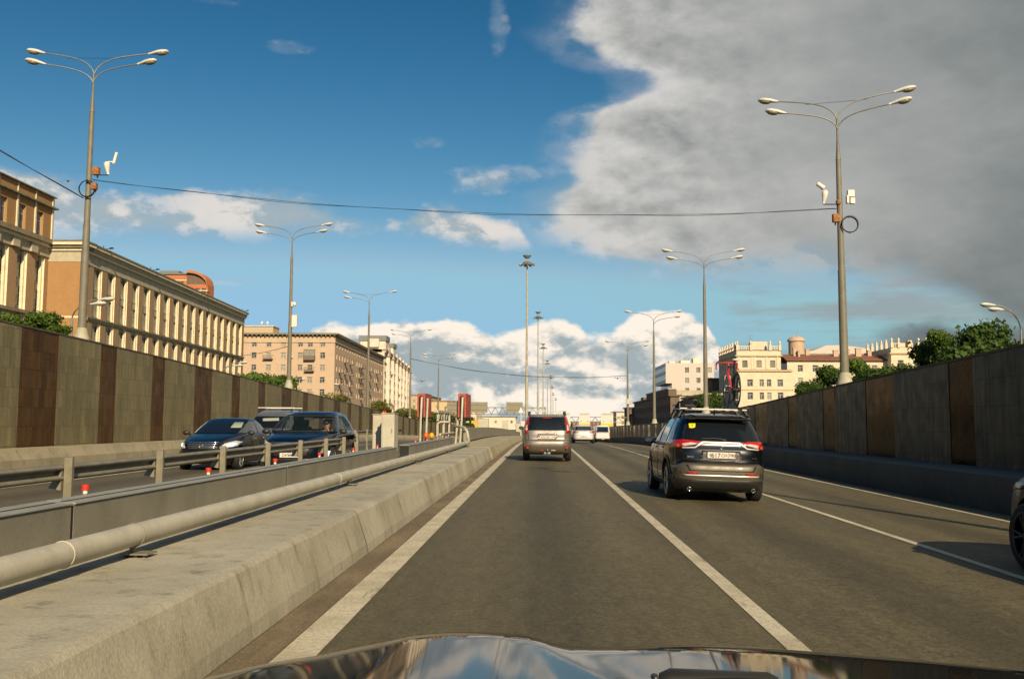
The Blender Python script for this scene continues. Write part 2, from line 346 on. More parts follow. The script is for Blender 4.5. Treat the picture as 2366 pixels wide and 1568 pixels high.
def leafmat(name, a, b):
    M = bpy.data.materials.new(name); M.use_nodes = True; MATS[name] = M
    q = G(M.node_tree); bs = M.node_tree.nodes['Principled BSDF']
    at = q.n('ShaderNodeAttribute'); at.attribute_name = 'tone'
    q.put(bs.inputs['Base Color'], q.mix(at.outputs['Fac'], a, b)); bs.inputs['Roughness'].default_value = .6
    bs.inputs['Specular IOR Level'].default_value = .25
    tr = q.n('ShaderNodeBsdfTranslucent'); q.put(tr.inputs[0], q.mix(at.outputs['Fac'], tuple(x * 1.2 for x in a), tuple(x * 1.5 for x in b)))
    mx = q.n('ShaderNodeMixShader'); mx.inputs[0].default_value = .25
    q.put(mx.inputs[1], bs.outputs[0]); q.put(mx.inputs[2], tr.outputs[0])
    q.put(M.node_tree.nodes['Material Output'].inputs[0], mx.outputs[0])
    return M
M_leafA = leafmat('leaf_green', (0.020, 0.045, 0.008), (0.075, 0.125, 0.022))
M_leafB = leafmat('leaf_yellowgreen', (0.07, 0.085, 0.018), (0.20, 0.19, 0.045))
M_leafC = leafmat('leaf_bright', (0.04, 0.085, 0.010), (0.12, 0.19, 0.03))
M_glassW = facadeglass()
M_glassD = glassmat('car_glass_dark', (0.008, 0.010, 0.012))
M_glassT = glassmat('car_glass_clear', (0.03, 0.05, 0.055), alpha=0.22)
M_glassH = glassmat('headlight_glass', (0.55, 0.57, 0.58), rough=.12)
M_frame = mat('window_frame', (0.52, 0.49, 0.41), .6, var=.08)
M_frameD = mat('window_frame_dark', (0.16, 0.12, 0.09), .6, var=.08)
M_chrome = mat('chrome', (0.75, 0.74, 0.72), .12, metal=1.0)
M_silver = mat('silver_glint', (0.66, 0.64, 0.60), .3, metal=.35)  # sun glint of the chrome bars put into a pale base colour
M_alu = mat('alloy', (0.42, 0.42, 0.41), .35, metal=.8)
M_tail = mat('tail_light', (0.42, 0.008, 0.006), .12, coat=1.0)
M_tailw = mat('reverse_light', (0.50, 0.48, 0.46), .15, coat=1.0)
M_amber = mat('amber', (0.50, 0.10, 0.02), .2, coat=.8)
M_plate = mat('plate_white', (0.62, 0.58, 0.52), .5)
M_ink = mat('plate_ink', (0.02, 0.02, 0.02), .6)
def paint(name, col, metal=.3, rough=.25, coat=1.0):
    M = mat(name, col, rough, metal=metal, coat=coat); M.node_tree.nodes['Principled BSDF'].inputs['Coat Roughness'].default_value = .03
    return M
P_black = paint('paint_black', (0.004, 0.005, 0.006), .0, .2, .35)
P_navy = paint('paint_dark_blue', (0.003, 0.005, 0.010), .0, .28, .22)
P_beige = paint('paint_beige_silver', (0.30, 0.265, 0.225), .55, .38)
P_gun = paint('paint_grey', (0.16, 0.165, 0.17), .4, .35)
P_white = paint('paint_white', (0.62, 0.60, 0.58), .0, .3)
P_lower = paint('paint_bumper_grey', (0.095, 0.082, 0.060), .3, .45, .4)
P_maroon = paint('paint_dark_maroon', (0.006, 0.004, 0.006), .0, .4, .12)

P_maroon.node_tree.nodes['Principled BSDF'].inputs['Specular IOR Level'].default_value = .12
# ------------------------------------------------------------------ mesh helpers
class MB:
    def __init__(s): s.v = []; s.f = []; s.mi = []; s.sm = []
    def add(s, vs, fs, mi=0, smooth=False):
        o = len(s.v); s.v += [tuple(p) for p in vs]
        for f in fs: s.f.append(tuple(i + o for i in f)); s.mi.append(mi); s.sm.append(smooth)
    def quad(s, a, b, c, d, mi=0): s.add([a, b, c, d], [(0, 1, 2, 3)], mi)
    def box(s, x0, x1, y0, y1, z0, z1, mi=0, M=None):
        vs = [(x, y, z) for z in (z0, z1) for y in (y0, y1) for x in (x0, x1)]
        if M is not None: vs = [tuple(M @ Vector(p)) for p in vs]
        s.add(vs, [(0, 2, 3, 1), (4, 5, 7, 6), (0, 1, 5, 4), (2, 6, 7, 3), (0, 4, 6, 2), (1, 3, 7, 5)], mi)
    def tube(s, path, rad, n=8, mi=0, caps=True, smooth=True):
        P = [Vector(p) for p in path]; K = len(P)
        rr = rad if hasattr(rad, '__len__') else [rad] * K
        vs = []; up = None
        for i, p in enumerate(P):
            t = (P[min(i + 1, K - 1)] - P[max(i - 1, 0)]).normalized()
            if up is None:
                up = Vector((0, 0, 1)) if abs(t.z) < .9 else Vector((1, 0, 0))
            a = t.cross(up)
            if a.length < 1e-4: a = t.cross(Vector((0, 1, 0.1)))
            a.normalize(); b = a.cross(t).normalized(); up = b
            for k in range(n):
                w = 2 * math.pi * k / n
                vs.append(p + (a * math.cos(w) + b * math.sin(w)) * rr[i])
        fs = [(i * n + k, i * n + (k + 1) % n, (i + 1) * n + (k + 1) % n, (i + 1) * n + k) for i in range(K - 1) for k in range(n)]
        s.add(vs, fs, mi, smooth)
        if caps:
            s.add(vs[:n], [tuple(range(n))], mi); s.add(vs[-n:], [tuple(range(n - 1, -1, -1))], mi)
    def cyl(s, c, r, h, n=16, mi=0, r2=None, axis='z', smooth=True):
        c = Vector(c); d = {'z': Vector((0, 0, 1)), 'x': Vector((1, 0, 0)), 'y': Vector((0, 1, 0))}[axis]
        s.tube([c, c + d * h], [r, r if r2 is None else r2], n, mi, True, smooth)
    def torus(s, c, R0, r, axis='z', n=24, k=8, mi=0, sx=1, sy=1):
        c = Vector(c); vs = []
        for i in range(n):
            a = 2 * math.pi * i / n
            for j in range(k):
                b = 2 * math.pi * j / k
                q = (R0 + r * math.cos(b))
                x, y, z = q * math.cos(a) * sx, q * math.sin(a) * sy, r * math.sin(b)
                p = {'z': (x, y, z), 'x': (z, x, y), 'y': (x, z, y)}[axis]
                vs.append(c + Vector(p))
        fs = [(i * k + j, i * k + (j + 1) % k, ((i + 1) % n) * k + (j + 1) % k, ((i + 1) % n) * k + j) for i in range(n) for j in range(k)]
        s.add(vs, fs, mi, True)
    def blob(s, c, r, n=10, k=7, mi=0, M=None):
        vs = []; c = Vector(c)
        for j in range(k + 1):
            t = math.pi * j / k
            for i in range(n):
                a = 2 * math.pi * i / n
                p = Vector((r[0] * math.sin(t) * math.cos(a), r[1] * math.sin(t) * math.sin(a), r[2] * math.cos(t)))
                if M is not None: p = M @ p
                vs.append(c + p)
        fs = [(j * n + i, (j + 1) * n + i, (j + 1) * n + (i + 1) % n, j * n + (i + 1) % n) for j in range(k) for i in range(n)]
        s.add(vs, fs, mi, True)
    def mesh(s, name, mats):
        me = bpy.data.meshes.new(name); me.from_pydata(s.v, [], s.f)
        if not isinstance(mats, (list, tuple)): mats = [mats]
        for m_ in mats: me.materials.append(m_)
        me.polygons.foreach_set('material_index', s.mi); me.polygons.foreach_set('use_smooth', s.sm)
        me.update(); return me
    def build(s, name, mats, parent=None, loc=None):
        return link(name, s.mesh(name, mats), parent, loc)

def link(name, me, parent=None, loc=None, rz=None):
    o = bpy.data.objects.new(name, me); COL.objects.link(o)
    if parent: o.parent = parent
    if loc is not None: o.location = loc
    if rz is not None: o.rotation_euler = (0, 0, rz)
    return o
def tag(o, label=None, cat=None, group=None, kind=None):
    if label: o['label'] = label
    if cat: o['category'] = cat
    if group: o['group'] = group
    if kind: o['kind'] = kind
    return o
def thing(name, label, cat, loc=(0, 0, 0), rz=0, group=None):
    o = bpy.data.objects.new(name, None); COL.objects.link(o); o.location = loc; o.rotation_euler = (0, 0, rz); o.empty_display_size = .2
    return tag(o, label, cat, group)
KIDS = {}
def dup(root, loc, rz=None, label=None):
    def cp(o, par):
        c_ = o.copy(); COL.objects.link(c_); c_.parent = par
        for ch in list(o.children): cp(ch, c_)
        return c_
    r0 = cp(root, None); r0.location = loc
    if rz is not None: r0.rotation_euler = (0, 0, rz)
    if label: r0['label'] = label
    return r0
def bevel(o, w=.01, seg=2):
    b = o.modifiers.new('bevel', 'BEVEL'); b.width = w; b.segments = seg; b.limit_method = 'ANGLE'; b.angle_limit = R(40)
    return o

# ------------------------------------------------------------------ road frame: gentle curve to the right and a crest beyond 45 m
def cx(y): return 0 if y < 60 else (.00011 * (y - 60) ** 2 if y < 160 else 1.1 + .022 * (y - 160))
def zr(y):
    if y < 45: return 0
    if y < 105: return -.00017 * (y - 45) ** 2
    if y < 340: return -.612 - .0165 * (y - 105)
    return -4.49
def zs(x): return -.028 * max(0, x - .0)
def P(x, y, z=0): return (x + cx(y), y, z + zr(y))
def yrange(y0, y1):
    ys = [y0]; y = y0
    while y < y1:
        y += 1.0 if y < 12 else 2.5 if y < 60 else 8 if y < 200 else 25
        ys.append(min(y, y1))
    return ys
def sweep(prof, ys, mats, name, mi=None, closed=False, parent=None, across=False, fn=None, smooth=False, wob=0):
    mb = MB(); n = len(prof); vs = []
    for y in ys:
        for (x, z) in prof:
            jx = (random.random() - .5) * wob; jz = (random.random() - .5) * wob
            vs.append(P(x + jx, y, z + jz) if fn is None else fn(x, y, z))
    K = n if closed else n - 1
    fs = []; mis = []
    for i in range(len(ys) - 1):
        for k in range(K):
            a = i * n + k; b = i * n + (k + 1) % n
            fs.append((a, b, b + n, a + n)); mis.append(mi[k] if mi else 0)
    o0 = len(mb.v); mb.v += vs; mb.f += fs; mb.mi += mis; mb.sm += [smooth] * len(fs)
    if closed:
        mb.add(vs[:n], [tuple(range(n - 1, -1, -1))]); mb.add(vs[-n:], [tuple(range(n))])
    me = mb.mesh(name, mats)
    if across:
        at = me.attributes.new('across', 'FLOAT', 'POINT')
        at.data.foreach_set('value', [prof[i % n][0] for i in range(len(me.vertices))])
    return link(name, me, parent)

# wall tops along the road (height above the road at camera, absolute z)
LW = [(-30, 5.6), (0, 5.1), (27.9, 4.34), (40, 4.07), (74, 3.08), (125, 1.51), (150, 1.2), (400, -2.6), (900, -3.4)]
RW = [(-30, 2.98), (0, 2.98), (19.6, 2.98), (29, 2.71), (44.4, 2.2), (81.9, 1.3), (138, .85), (300, -1.6), (900, -3.4)]
def interp(T, y):
    return float(np.interp(y, [a for a, b in T], [b for a, b in T]))

# ------------------------------------------------------------------ setting
def build_ground():
    mb = MB(); ys = [-60, -30, 0, 15, 28, 40, 55, 74, 100, 125, 150, 200, 300, 400, 600, 900, 1500, 3500]
    rows = []
    for y in ys:
        l = interp(LW, min(y, 900)) - .25; r = interp(RW, min(y, 900)) - .2; c_ = cx(min(y, 900)); base = zr(y) - .35
        rows.append([(-3000, y, l - .5), (-300, y, l - .1), (-60, y, l), (-16.9 + c_, y, l), (-16.6 + c_, y, base), (-3 + c_, y, base), (9.95 + c_, y, base), (10.1 + c_, y, r), (60, y, r), (300, y, r), (3000, y, r - .5)])
    n = 11; vs = [p for r in rows for p in r]
    fs = [(i * n + k, i * n + k + 1, (i + 1) * n + k + 1, (i + 1) * n + k) for i in range(len(ys) - 1) for k in range(n - 1)]
    mb.add(vs, fs); o = mb.build('ground', M_ground); tag(o, kind='structure')
build_ground()
ysR = yrange(-30, 900)
o = sweep([(-1.95, -.0), (0, 0), (1.6, zs(1.6)), (4.7, zs(4.7)), (8.65, zs(8.65))], ysR, M_asphR, 'road', across=True); tag(o, kind='structure')
def left_edge(x, y, z):
    # the inner edge of the far carriageway moves out where the median widens
    if x > -5.5: x = -5.0 if y < 30 else -5.0 - 2.4 * min(1, (y - 30) / 8)
    return P(x, y, z)
o = sweep([(-15.05, 0), (-10, 0), (-5, .02)], ysR, M_asphL, 'road', across=True, fn=left_edge); tag(o, kind='structure')
o = sweep([(-1.83, .004), (-1.70, .006), (-1.585, .004)], yrange(2, 200), M_dirt, 'verge_dirt'); tag(o, kind='structure')
o = sweep([(-3.9, .28), (-4.95, .14), (-5.02, .0), (-7.4, .03)], yrange(-30, 900), M_dirt, 'median_ground'); tag(o, kind='structure')
def line(x, w, y0, y1, name='road_marking'):
    f = (lambda a, b, c_: P(a, b, c_)) 
    o_ = sweep([(x - w / 2, zs(x - w / 2) + .005), (x + w / 2, zs(x + w / 2) + .005)], yrange(y0, y1), M_line, name); tag(o_, kind='structure')
line(-1.46, .235, -10, 700); line(1.655, .15, -10, 700); line(4.83, .12, -10, 700); line(7.84, .15, -10, 700)
line(-11.1, .12, -10, 500); line(-14.3, .14, -10, 500); line(-8.0, .12, 8, 500)

# median wall: near section with a batter, and the section beyond the joint
def medwall(y0, y1, off, top, name, label, mats):
    pr = [(-1.84 + off, -.05), (-1.86 + off, .1), (-1.965 + off, top - .035), (-1.99 + off, top - .008), (-2.03 + off, top), (-2.6, top + .004), (-3.3, top + .0), (-3.88, top + .004), (-3.9, -.05)]
    ys = yrange(y0, y1)
    if y0 < 30:
        ys = [y0 + (y1 - y0) * i / 110 for i in range(111)]
    o_ = sweep(pr, ys, mats, name, closed=True, wob=.006 if y0 < 30 else .004)
    tag(o_, label, 'concrete barrier')
    for y in np.arange(10.25 if y0 < 30 else 44, min(y1, 100), 6.05 if y0 < 30 else 8.0):
        mb = MB(); y = float(y)
        pf = [(-1.835 + off, 0), (-1.855 + off, .1), (-1.960 + off, top - .035), (-1.986 + off, top - .004), (-2.03 + off, top + .004), (-2.7, top + .008), (-3.35, top + .004)]
        vs = [P(a_, y + d_, b_) for d_ in (0, .014) for a_, b_ in pf]; k_ = len(pf)
        mb.add(vs, [(i, i + 1, i + 1 + k_, i + k_) for i in range(k_ - 1)]); mb.build('joint', M_jnt, o_)
    return o_
M_jnt = mat('joint_dark', (0.06, 0.052, 0.035), .95)
medwall(-8, 36.3, 0, .45, 'median_barrier', 'long rough concrete median wall carrying the grey pipe, beside the left white line', M_conc)
medwall(36.40, 420, .02, .462, 'median_barrier', 'farther concrete median wall beyond the open joint, running to the crest beside the beige car', M_concTop)

# left-hand roadside barrier and right-hand one
o = sweep([(-15.02, -.05), (-15.06, .25), (-15.2, .45), (-15.25, .54), (-15.3, .55), (-16.15, .55), (-16.15, -.05)], yrange(-30, 420), M_concB, 'roadside_barrier', closed=True, wob=.006)
tag(o, 'pale stained concrete barrier at the foot of the left retaining wall', 'concrete barrier')
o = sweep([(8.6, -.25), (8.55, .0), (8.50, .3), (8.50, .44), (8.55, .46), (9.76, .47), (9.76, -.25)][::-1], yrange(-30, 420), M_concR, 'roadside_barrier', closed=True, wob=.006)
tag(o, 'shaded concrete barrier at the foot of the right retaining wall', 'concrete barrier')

def retaining(xf, T, z0, mats, name, label, th, ph):
    root = thing(name, label, 'retaining wall', (0, 0, 0))
    # tile panels: a 15 m rhythm of one broad dark strip and two narrow ones
    cuts = []
    for k in range(-4, 26):
        b = ph + 15 * k
        for a, w in ((0, 2.3), (5.4, 1.3), (10.1, 1.3)): cuts.append((b + a, b + a + w))
    ys = sorted(set([-30, 400] + [v for c_ in cuts for v in c_ if -30 < v < 400] + [float(v) for v in range(-28, 400, 4)] + [a for a, b in T if -30 < a < 400]))
    mb = MB()
    for a, b in zip(ys[:-1], ys[1:]):
        mid = (a + b) / 2; mi = 1 if any(p < mid < q for p, q in cuts) else 0
        pr = .012 if mi == 0 else 0
        s_ = 1 if th > 0 else -1
        x = xf - s_ * pr
        mb.quad((x + cx(a), a, z0 + zr(a)), (x + cx(b), b, z0 + zr(b)), (x + cx(b), b, interp(T, b)), (x + cx(a), a, interp(T, a)), mi)
        if b in [v for c_ in cuts for v in c_]:
            mb.quad((xf - s_ * .012 + cx(b), b, z0 + zr(b)), (xf + cx(b) + s_ * .02, b, z0 + zr(b)), (xf + cx(b) + s_ * .02, b, interp(T, b)), (xf - s_ * .012 + cx(b), b, interp(T, b)), mi)
    w = mb.build('wall', mats, root)
    mb = MB(); vs = []; ys2 = ys
    for y in ys2:
        t = interp(T, y); s_ = 1 if th > 0 else -1
        for x, z in ((xf - s_ * .03, t), (xf - s_ * .03, t + .05), (xf + th, t + .09), (xf + th, t - .3)): vs.append((x + cx(y), y, z))
    mb.add(vs, [(i * 4 + k, i * 4 + (k + 1) % 4, (i + 1) * 4 + (k + 1) % 4, (i + 1) * 4 + k) for i in range(len(ys2) - 1) for k in range(4)])
    mb.build('coping', M_coping, root)
    return root
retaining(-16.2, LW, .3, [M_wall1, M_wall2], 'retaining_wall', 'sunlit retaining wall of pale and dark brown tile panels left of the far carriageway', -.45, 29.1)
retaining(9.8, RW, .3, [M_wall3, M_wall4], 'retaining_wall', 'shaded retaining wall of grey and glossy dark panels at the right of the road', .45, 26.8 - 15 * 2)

# ------------------------------------------------------------------ median furniture
pipe = thing('pipe', 'long pale grey pipe on brackets along the median wall', 'pipe', (-2.86, 4, .6))
mb = MB(); pr_ = .078
path = [(0, y - 4, 0) for y in [-9, 0, 6, 12, 20, 30, 37.5]] + [(-.02, 34.0, .06), (-.06, 34.25, .20), (-.1, 34.3, .42), (-.2, 34.45, .56), (-.42, 34.8, .62), (-.7, 35.4, .62)]
mb.tube(path, [pr_] * 7 + [.068, .062, .056, .052, .05, .05], 20); mb.build('tube', M_pipe, pipe)
for y in (2.7, 10.35, 18.0, 25.6, 33.2):
    mb = MB(); mb.torus((0, y - 1.0, 0), pr_ + .000, .006, 'y', 20, 6); mb.build('seam', M_pipe, pipe)
for y in (-1.1, 6.7, 14.2, 21.7, 29.2, 36.4):
    mb = MB()
    mb.torus((0, 0, 0), pr_ + .003, .005, 'y', 20, 6)
    mb.box(-.015, .015, -.02, .02, -.125, -.075)
    mb.box(-.05, .14, -.085, .085, -.128, -.118); mb.box(-.045, -.035, -.05, .05, -.15, -.127); mb.box(.095, .105, -.05, .05, -.15, -.127)
    mb.box(.03, .05, -.05, .05, -.15, -.128)
    mb.build('bracket', M_galv, pipe, (0, y - 4, 0))

duct = thing('cable_duct', 'long grey box barrier of joined metal panels behind the pipe', 'cable duct', (-3.52, 4, .5))
edges = [-6, .5, 6.9, 12.75, 22.55, 24.6, 26.4, 31.5, 37.2]
for a, b in zip(edges[:-1], edges[1:]):
    if a == 22.55: continue
    mb = MB(); g_ = .018
    x1, x0 = .12, -.12
    mb.box(x0, x1, a + g_ - 4, b - g_ - 4, .0, .285); 
    mb.box(x0 - .012, x1 + .012, a + g_ - 4, b - g_ - 4, .289, .305, 1)
    mb.box(x0 + .03, x1 - .10, a + g_ - 4, b - g_ - 4, .309, .318, 1)
    y = a + .3
    while y < b - .2:
        mb.box(x0 + .02, x1 - .01, y - 4, y + .07 - 4, -.05, -.003, 2); y += 1.05
    o = mb.build('panel', [M_slab, M_slabT, M_black], duct); bevel(o, .006)
    mb = MB(); mb.box(-.11, .118, a - .0178 - 4, a + .0178 - 4, -.04, .283)
    mb.build('joint_strip', M_black, duct)
o = sweep([(-3.36, .53), (-3.36, 1.1), (-3.62, 1.12), (-3.62, .53)], yrange(44, 330), M_slab, 'cable_duct', closed=True)
tag(o, 'taller grey box barrier continuing along the median past the red boxes', 'cable duct')

refl = None
ylist = [4.7, 7.5, 10.3, 12.9, 15.5, 18.3, 21.0, 27.4, 30.2, 33.2, 36.1]
for i, y in enumerate(ylist):
    loc = (-3.60, y, .823)
    lab = 'small red marker on the grey box barrier, ' + ['out at the near end', 'nearest in view', 'second one in view from the left', 'beside the dark oncoming sedan', 'before the oncoming number plate', 'near the end of the guard rail', 'just left of the grey cabinets', 'just past the grey cabinets', 'second past the grey cabinets', 'third past the grey cabinets', 'just before the red boxes'][i]
    if refl is None:
        refl = thing('road_marker', lab, 'reflector', loc, 0, 'red markers along the median barrier')
        mb = MB(); mb.cyl((0, 0, 0), .018, .03, 14); mb.build('foot', M_white, refl)
        mb = MB(); mb.cyl((0, 0, .03), .029, .042, 16); mb.torus((0, 0, .05), .029, .003, 'z', 16, 5); mb.build('cap', M_red, refl)
    else: dup(refl, loc, label=lab)

# guard rail of the far carriageway, seen from its back
rail = thing('guard_rail', 'galvanised guard rail with posts edging the far carriageway', 'guard rail', (-4.22, 8.3, .3))
def railprof(z):  # W beam
    return [(-.02, z - .066), (.025, z - .058), (.03, z - .038), (-.03, z - .018), (-.03, z + .018), (.03, z + .038), (.025, z + .058), (-.02, z + .066)]
mb = MB(); vs = []; ys = [-12] + list(np.linspace(-8, 11.6, 12)) + [12.4]
for y in ys:
    for x, z in railprof(.63 + .004 * max(0, y)): vs.append((x - .07, y, z))
n = 8; fs = [(i * n + k, i * n + k + 1, (i + 1) * n + k + 1, (i + 1) * n + k) for i in range(len(ys) - 1) for k in range(n - 1)]
mb.add(vs, fs, 0, True); o = mb.build('rail', M_galv, rail)
sm = o.modifiers.new('solid', 'SOLIDIFY'); sm.thickness = .006
for y in (-4.0, -1.9, .15, 2.2, 4.3, 6.4, 8.4, 10.4, 12.1):
    mb = MB()
    mb.box(-.036, .036, .0, .008, -.3, .77); mb.box(-.036, -.030, .008, .04, -.3, .77); mb.box(.030, .036, .008, .04, -.3, .77)
    mb.build('post', M_galv, rail, (0, y, 0))
    mb = MB(); z = .60
    mb.add([(-.045, -.03, z - .12), (-.045, -.03, z + .10), (-.16, -.03, z - .10), (-.045, .03, z - .12), (-.045, .03, z + .10), (-.16, .03, z - .10)], [(0, 1, 2), (5, 4, 3), (0, 2, 5, 3), (1, 4, 5, 2), (0, 3, 4, 1)])
    mb.build('spacer', M_galv, rail, (0, y, 0))
# second stretch beyond the cabinets
rail2 = thing('guard_rail', 'farther stretch of guard rail bending out beyond the grey cabinets', 'guard rail', (-4.6, 24, .3))
mb = MB(); vs = []; ys = list(np.linspace(0, 26, 14))
for y in ys:
    for x, z in railprof(.66): vs.append((x - .07 - min(2.6, y * .2), y, z))
mb.add(vs, [(i * n + k, i * n + k + 1, (i + 1) * n + k + 1, (i + 1) * n + k) for i in range(len(ys) - 1) for k in range(n - 1)], 0, True)
o = mb.build('rail', M_galv, rail2); o.modifiers.new('solid', 'SOLIDIFY').thickness = .006
for y in np.arange(0, 26, 2.6):
    mb = MB(); mb.box(-.05, .01, -.055, .055, -.3, .78); mb.build('post', M_galv, rail2, (-min(2.6, y * .2), float(y), 0))
jb = thing('junction_box', 'small dark open box by the end of the guard rail', 'box', (-4.15, 20.6, .62))
mb = MB(); mb.box(-.13, .09, -.01, .12, 0, .20); mb.build('case', M_blackp, jb)
mb = MB(); mb.torus((-.0, -.015, .11), .045, .008, 'y', 14, 6); mb.build('socket', M_galv, jb)
mb = MB(); mb.cyl((-.02, .05, -.3), .02, .3, 8); mb.build('leg', M_galv, jb)

def cabinet(x, y, w, d, z0, h, label):
    t = thing('cabinet', label, 'cabinet', (x, y, z0), 0, 'grey service cabinets on the median')
    mb = MB(); mb.box(-w / 2, w / 2, 0, d, 0, h); o = mb.build('case', M_cab, t); bevel(o, .008)
    mb = MB(); mb.box(-w / 2 + .03, w / 2 - .03, -.012, -.002, .04, h - .04); o = mb.build('door', M_cab, t); bevel(o, .005)
    mb = MB(); mb.box(w / 2 - .07, w / 2 - .05, -.03, -.012, h * .5, h * .5 + .1); mb.build('handle', M_galv, o)
    mb = MB(); mb.box(-w / 2 - .012, w / 2 + .012, -.02, d + .012, h + .002, h + .02); mb.build('lid', M_cab, t)
    for sx in (-1, 1):
        mb = MB(); mb.box(sx * w * .33 - .02, sx * w * .33 + .02, .05, d - .05, -.2, -.002); mb.build('leg', M_black, t)
cabinet(-4.14, 24.3, .31, .5, .62, .95, 'tall pale grey cabinet on the median, the left one of the near pair')
cabinet(-3.76, 23.4, .32, .6, .66, .93, 'tall pale grey cabinet on the median, the right one of the near pair')
for i, y in enumerate((24.35, 23.35)):
    dup(refl, (-4.02 + .12 * i, y + .2, 1.60), label='red marker standing on top of the grey cabinets, the %s of two' % ('left' if i == 0 else 'right'))
cabinet(-3.76, 62, .65, .8, .6, 1.0, 'pale cabinet on the median beyond the red boxes, nearest of the far ones')
cabinet(-3.7, 98, .6, .8, .35, 1.2, 'pale cabinet on the median beyond the red boxes, middle one of the far ones')
cabinet(-3.3, 138, .6, .8, -.6, 1.8, 'pale cabinet on the median beyond the red boxes, farthest one by the crest')

def portal(x, y, depth, label, lean=0.0):
    t = thing('pipe_shroud', label, 'pipe shroud', (x, y, .5), 0, 'red boxes over the raised pipes')
    w = .35; z0, z1 = 1.10, 2.13
    mb = MB(); mb.box(-w / 2, w / 2, .012, depth, z0, z1); mb.box(-w / 2 - .01, w / 2 + .01, .3, depth + .01, z1 + .002, z1 + .02)
    bevel(mb.build('box', M_redp, t), .008)
    # face plate with an arched opening
    mb = MB(); rr = .105; zc = z1 - .19; pts = [(rr * math.cos(a), zc + rr * math.sin(a)) for a in np.linspace(0, math.pi, 13)]
    outer = [(w / 2, z0), (w / 2, z1), (-w / 2, z1), (-w / 2, z0)]
    for i in range(12):
        (a0, b0), (a1, b1) = pts[i], pts[i + 1]
        mb.quad((a0, 0, b0), (a0 if abs(a0) < w else a0, 0, z1), (a1, 0, z1), (a1, 0, b1))
    mb.quad((rr, 0, z0), (w / 2, 0, z0), (w / 2, 0, z1), (rr, 0, z1)); mb.quad((-w / 2, 0, z0), (-rr, 0, z0), (-rr, 0, z1), (-w / 2, 0, z1))
    mb.build('face_plate', M_redp, t)
    mb = MB(); mb.add([(p, .009, q) for p, q in pts] + [(-rr, .009, z0 + .0), (rr, .009, z0 + .0)], [tuple(range(15))]); mb.build('opening', M_under, t)
    mb = MB(); mb.box(-w / 2 + .02, w / 2 - .02, .05, depth - .05, z0 - .06, z0 - .003); mb.build('base_plate', M_under, t)
    mb = MB(); mb.tube([(-.02 - lean, -.10, -.1), (-.0, -.09, 1.0), (0.03, -.07, zc - .06), (.03, .0, zc + .02)], .05, 12); mb.build('pipe', M_pipe, t)
    mb = MB(); mb.tube([(-.24 - lean, .2, -.1), (-.20, .22, 1.0), (-.20, .3, z1 - .3)] if x > -4.5 else [(.22, .1, -.1), (.24, .12, 1.0), (.26, .2, z1 - .2)], .05, 12); mb.build('pipe', M_pipe, t)
    for yy in (.5, depth - .3):
        mb = MB(); mb.box(-.03, .03, yy, yy + .06, -.1, z0 - .062); mb.build('post', M_blackp, t)
    return t
portal(-3.46, 41.7, 3.0, 'tall red box over two upright pipes, the right one nearer the lane', .05)
A_ = portal(-5.25, 41.7, 2.4, 'tall red box over upright pipes with a grey frame behind, the left one')
lp = thing('pipe_loop', 'grey pipe loop crossing between the two red boxes', 'pipe', (-4.7, 43.2, .5))
mb = MB(); mb.tube([(0, 0, -.2), (0, 0, .72), (.04, 0, .84), (.16, 0, .9), (1.45, 0, .9)], .05, 14); mb.build('tube', M_pipe, lp)
mb = MB(); mb.torus((0, 0, .2), .075, .02, 'z', 16, 6); mb.torus((-.5, -.6, .2), .06, .02, 'z', 16, 6); mb.build('flange', M_galv, lp)
fr = thing('pipe_bridge', 'pale grey pipe bridge frame behind the left red box', 'frame', (-5.0, 46, .5))
mb = MB()
mb.box(-.05, .05, 0, 7, 1.35, 1.47)
for y in (0.2, 3.0, 6.0):
    mb.box(-.05, .05, y, y + .1, -.3, 1.35)
for i in range(5): mb.tube([(0, .6 + i * 1.2, .95), (0, 1.2 + i * 1.2, 1.35)], .025, 6); mb.tube([(0, 1.2 + i * 1.2, 1.35), (0, 1.8 + i * 1.2, .95)], .025, 6)
mb.box(-.04, .04, .2, 6.6, .88, .95)
mb.build('truss', M_pipe, fr)
mb = MB(); mb.tube([(.15, 0, .3), (.15, 7, .3)], .06, 10); mb.build('pipe', M_pipe, fr)

# road workers' round orange and yellow lamps seen behind the barrier
for x, col, nm in ((-4.85, (0.75, .12, .01), 'orange'), (-4.62, (.70, .36, .02), 'yellow')):
    t = thing('warning_drum', nm + ' round warning lantern behind the median barrier near the red boxes', 'warning light', (x, 40.3, .62))
    mb = MB(); mb.blob((0, 0, .2), (.11, .11, .13), 14, 9); mb.build('lens', mat('lantern_' + nm, col, .35, var=.1), t)
    mb = MB(); mb.box(-.06, .06, -.06, .06, -.6, .08); mb.build('stand', M_blackp, t)

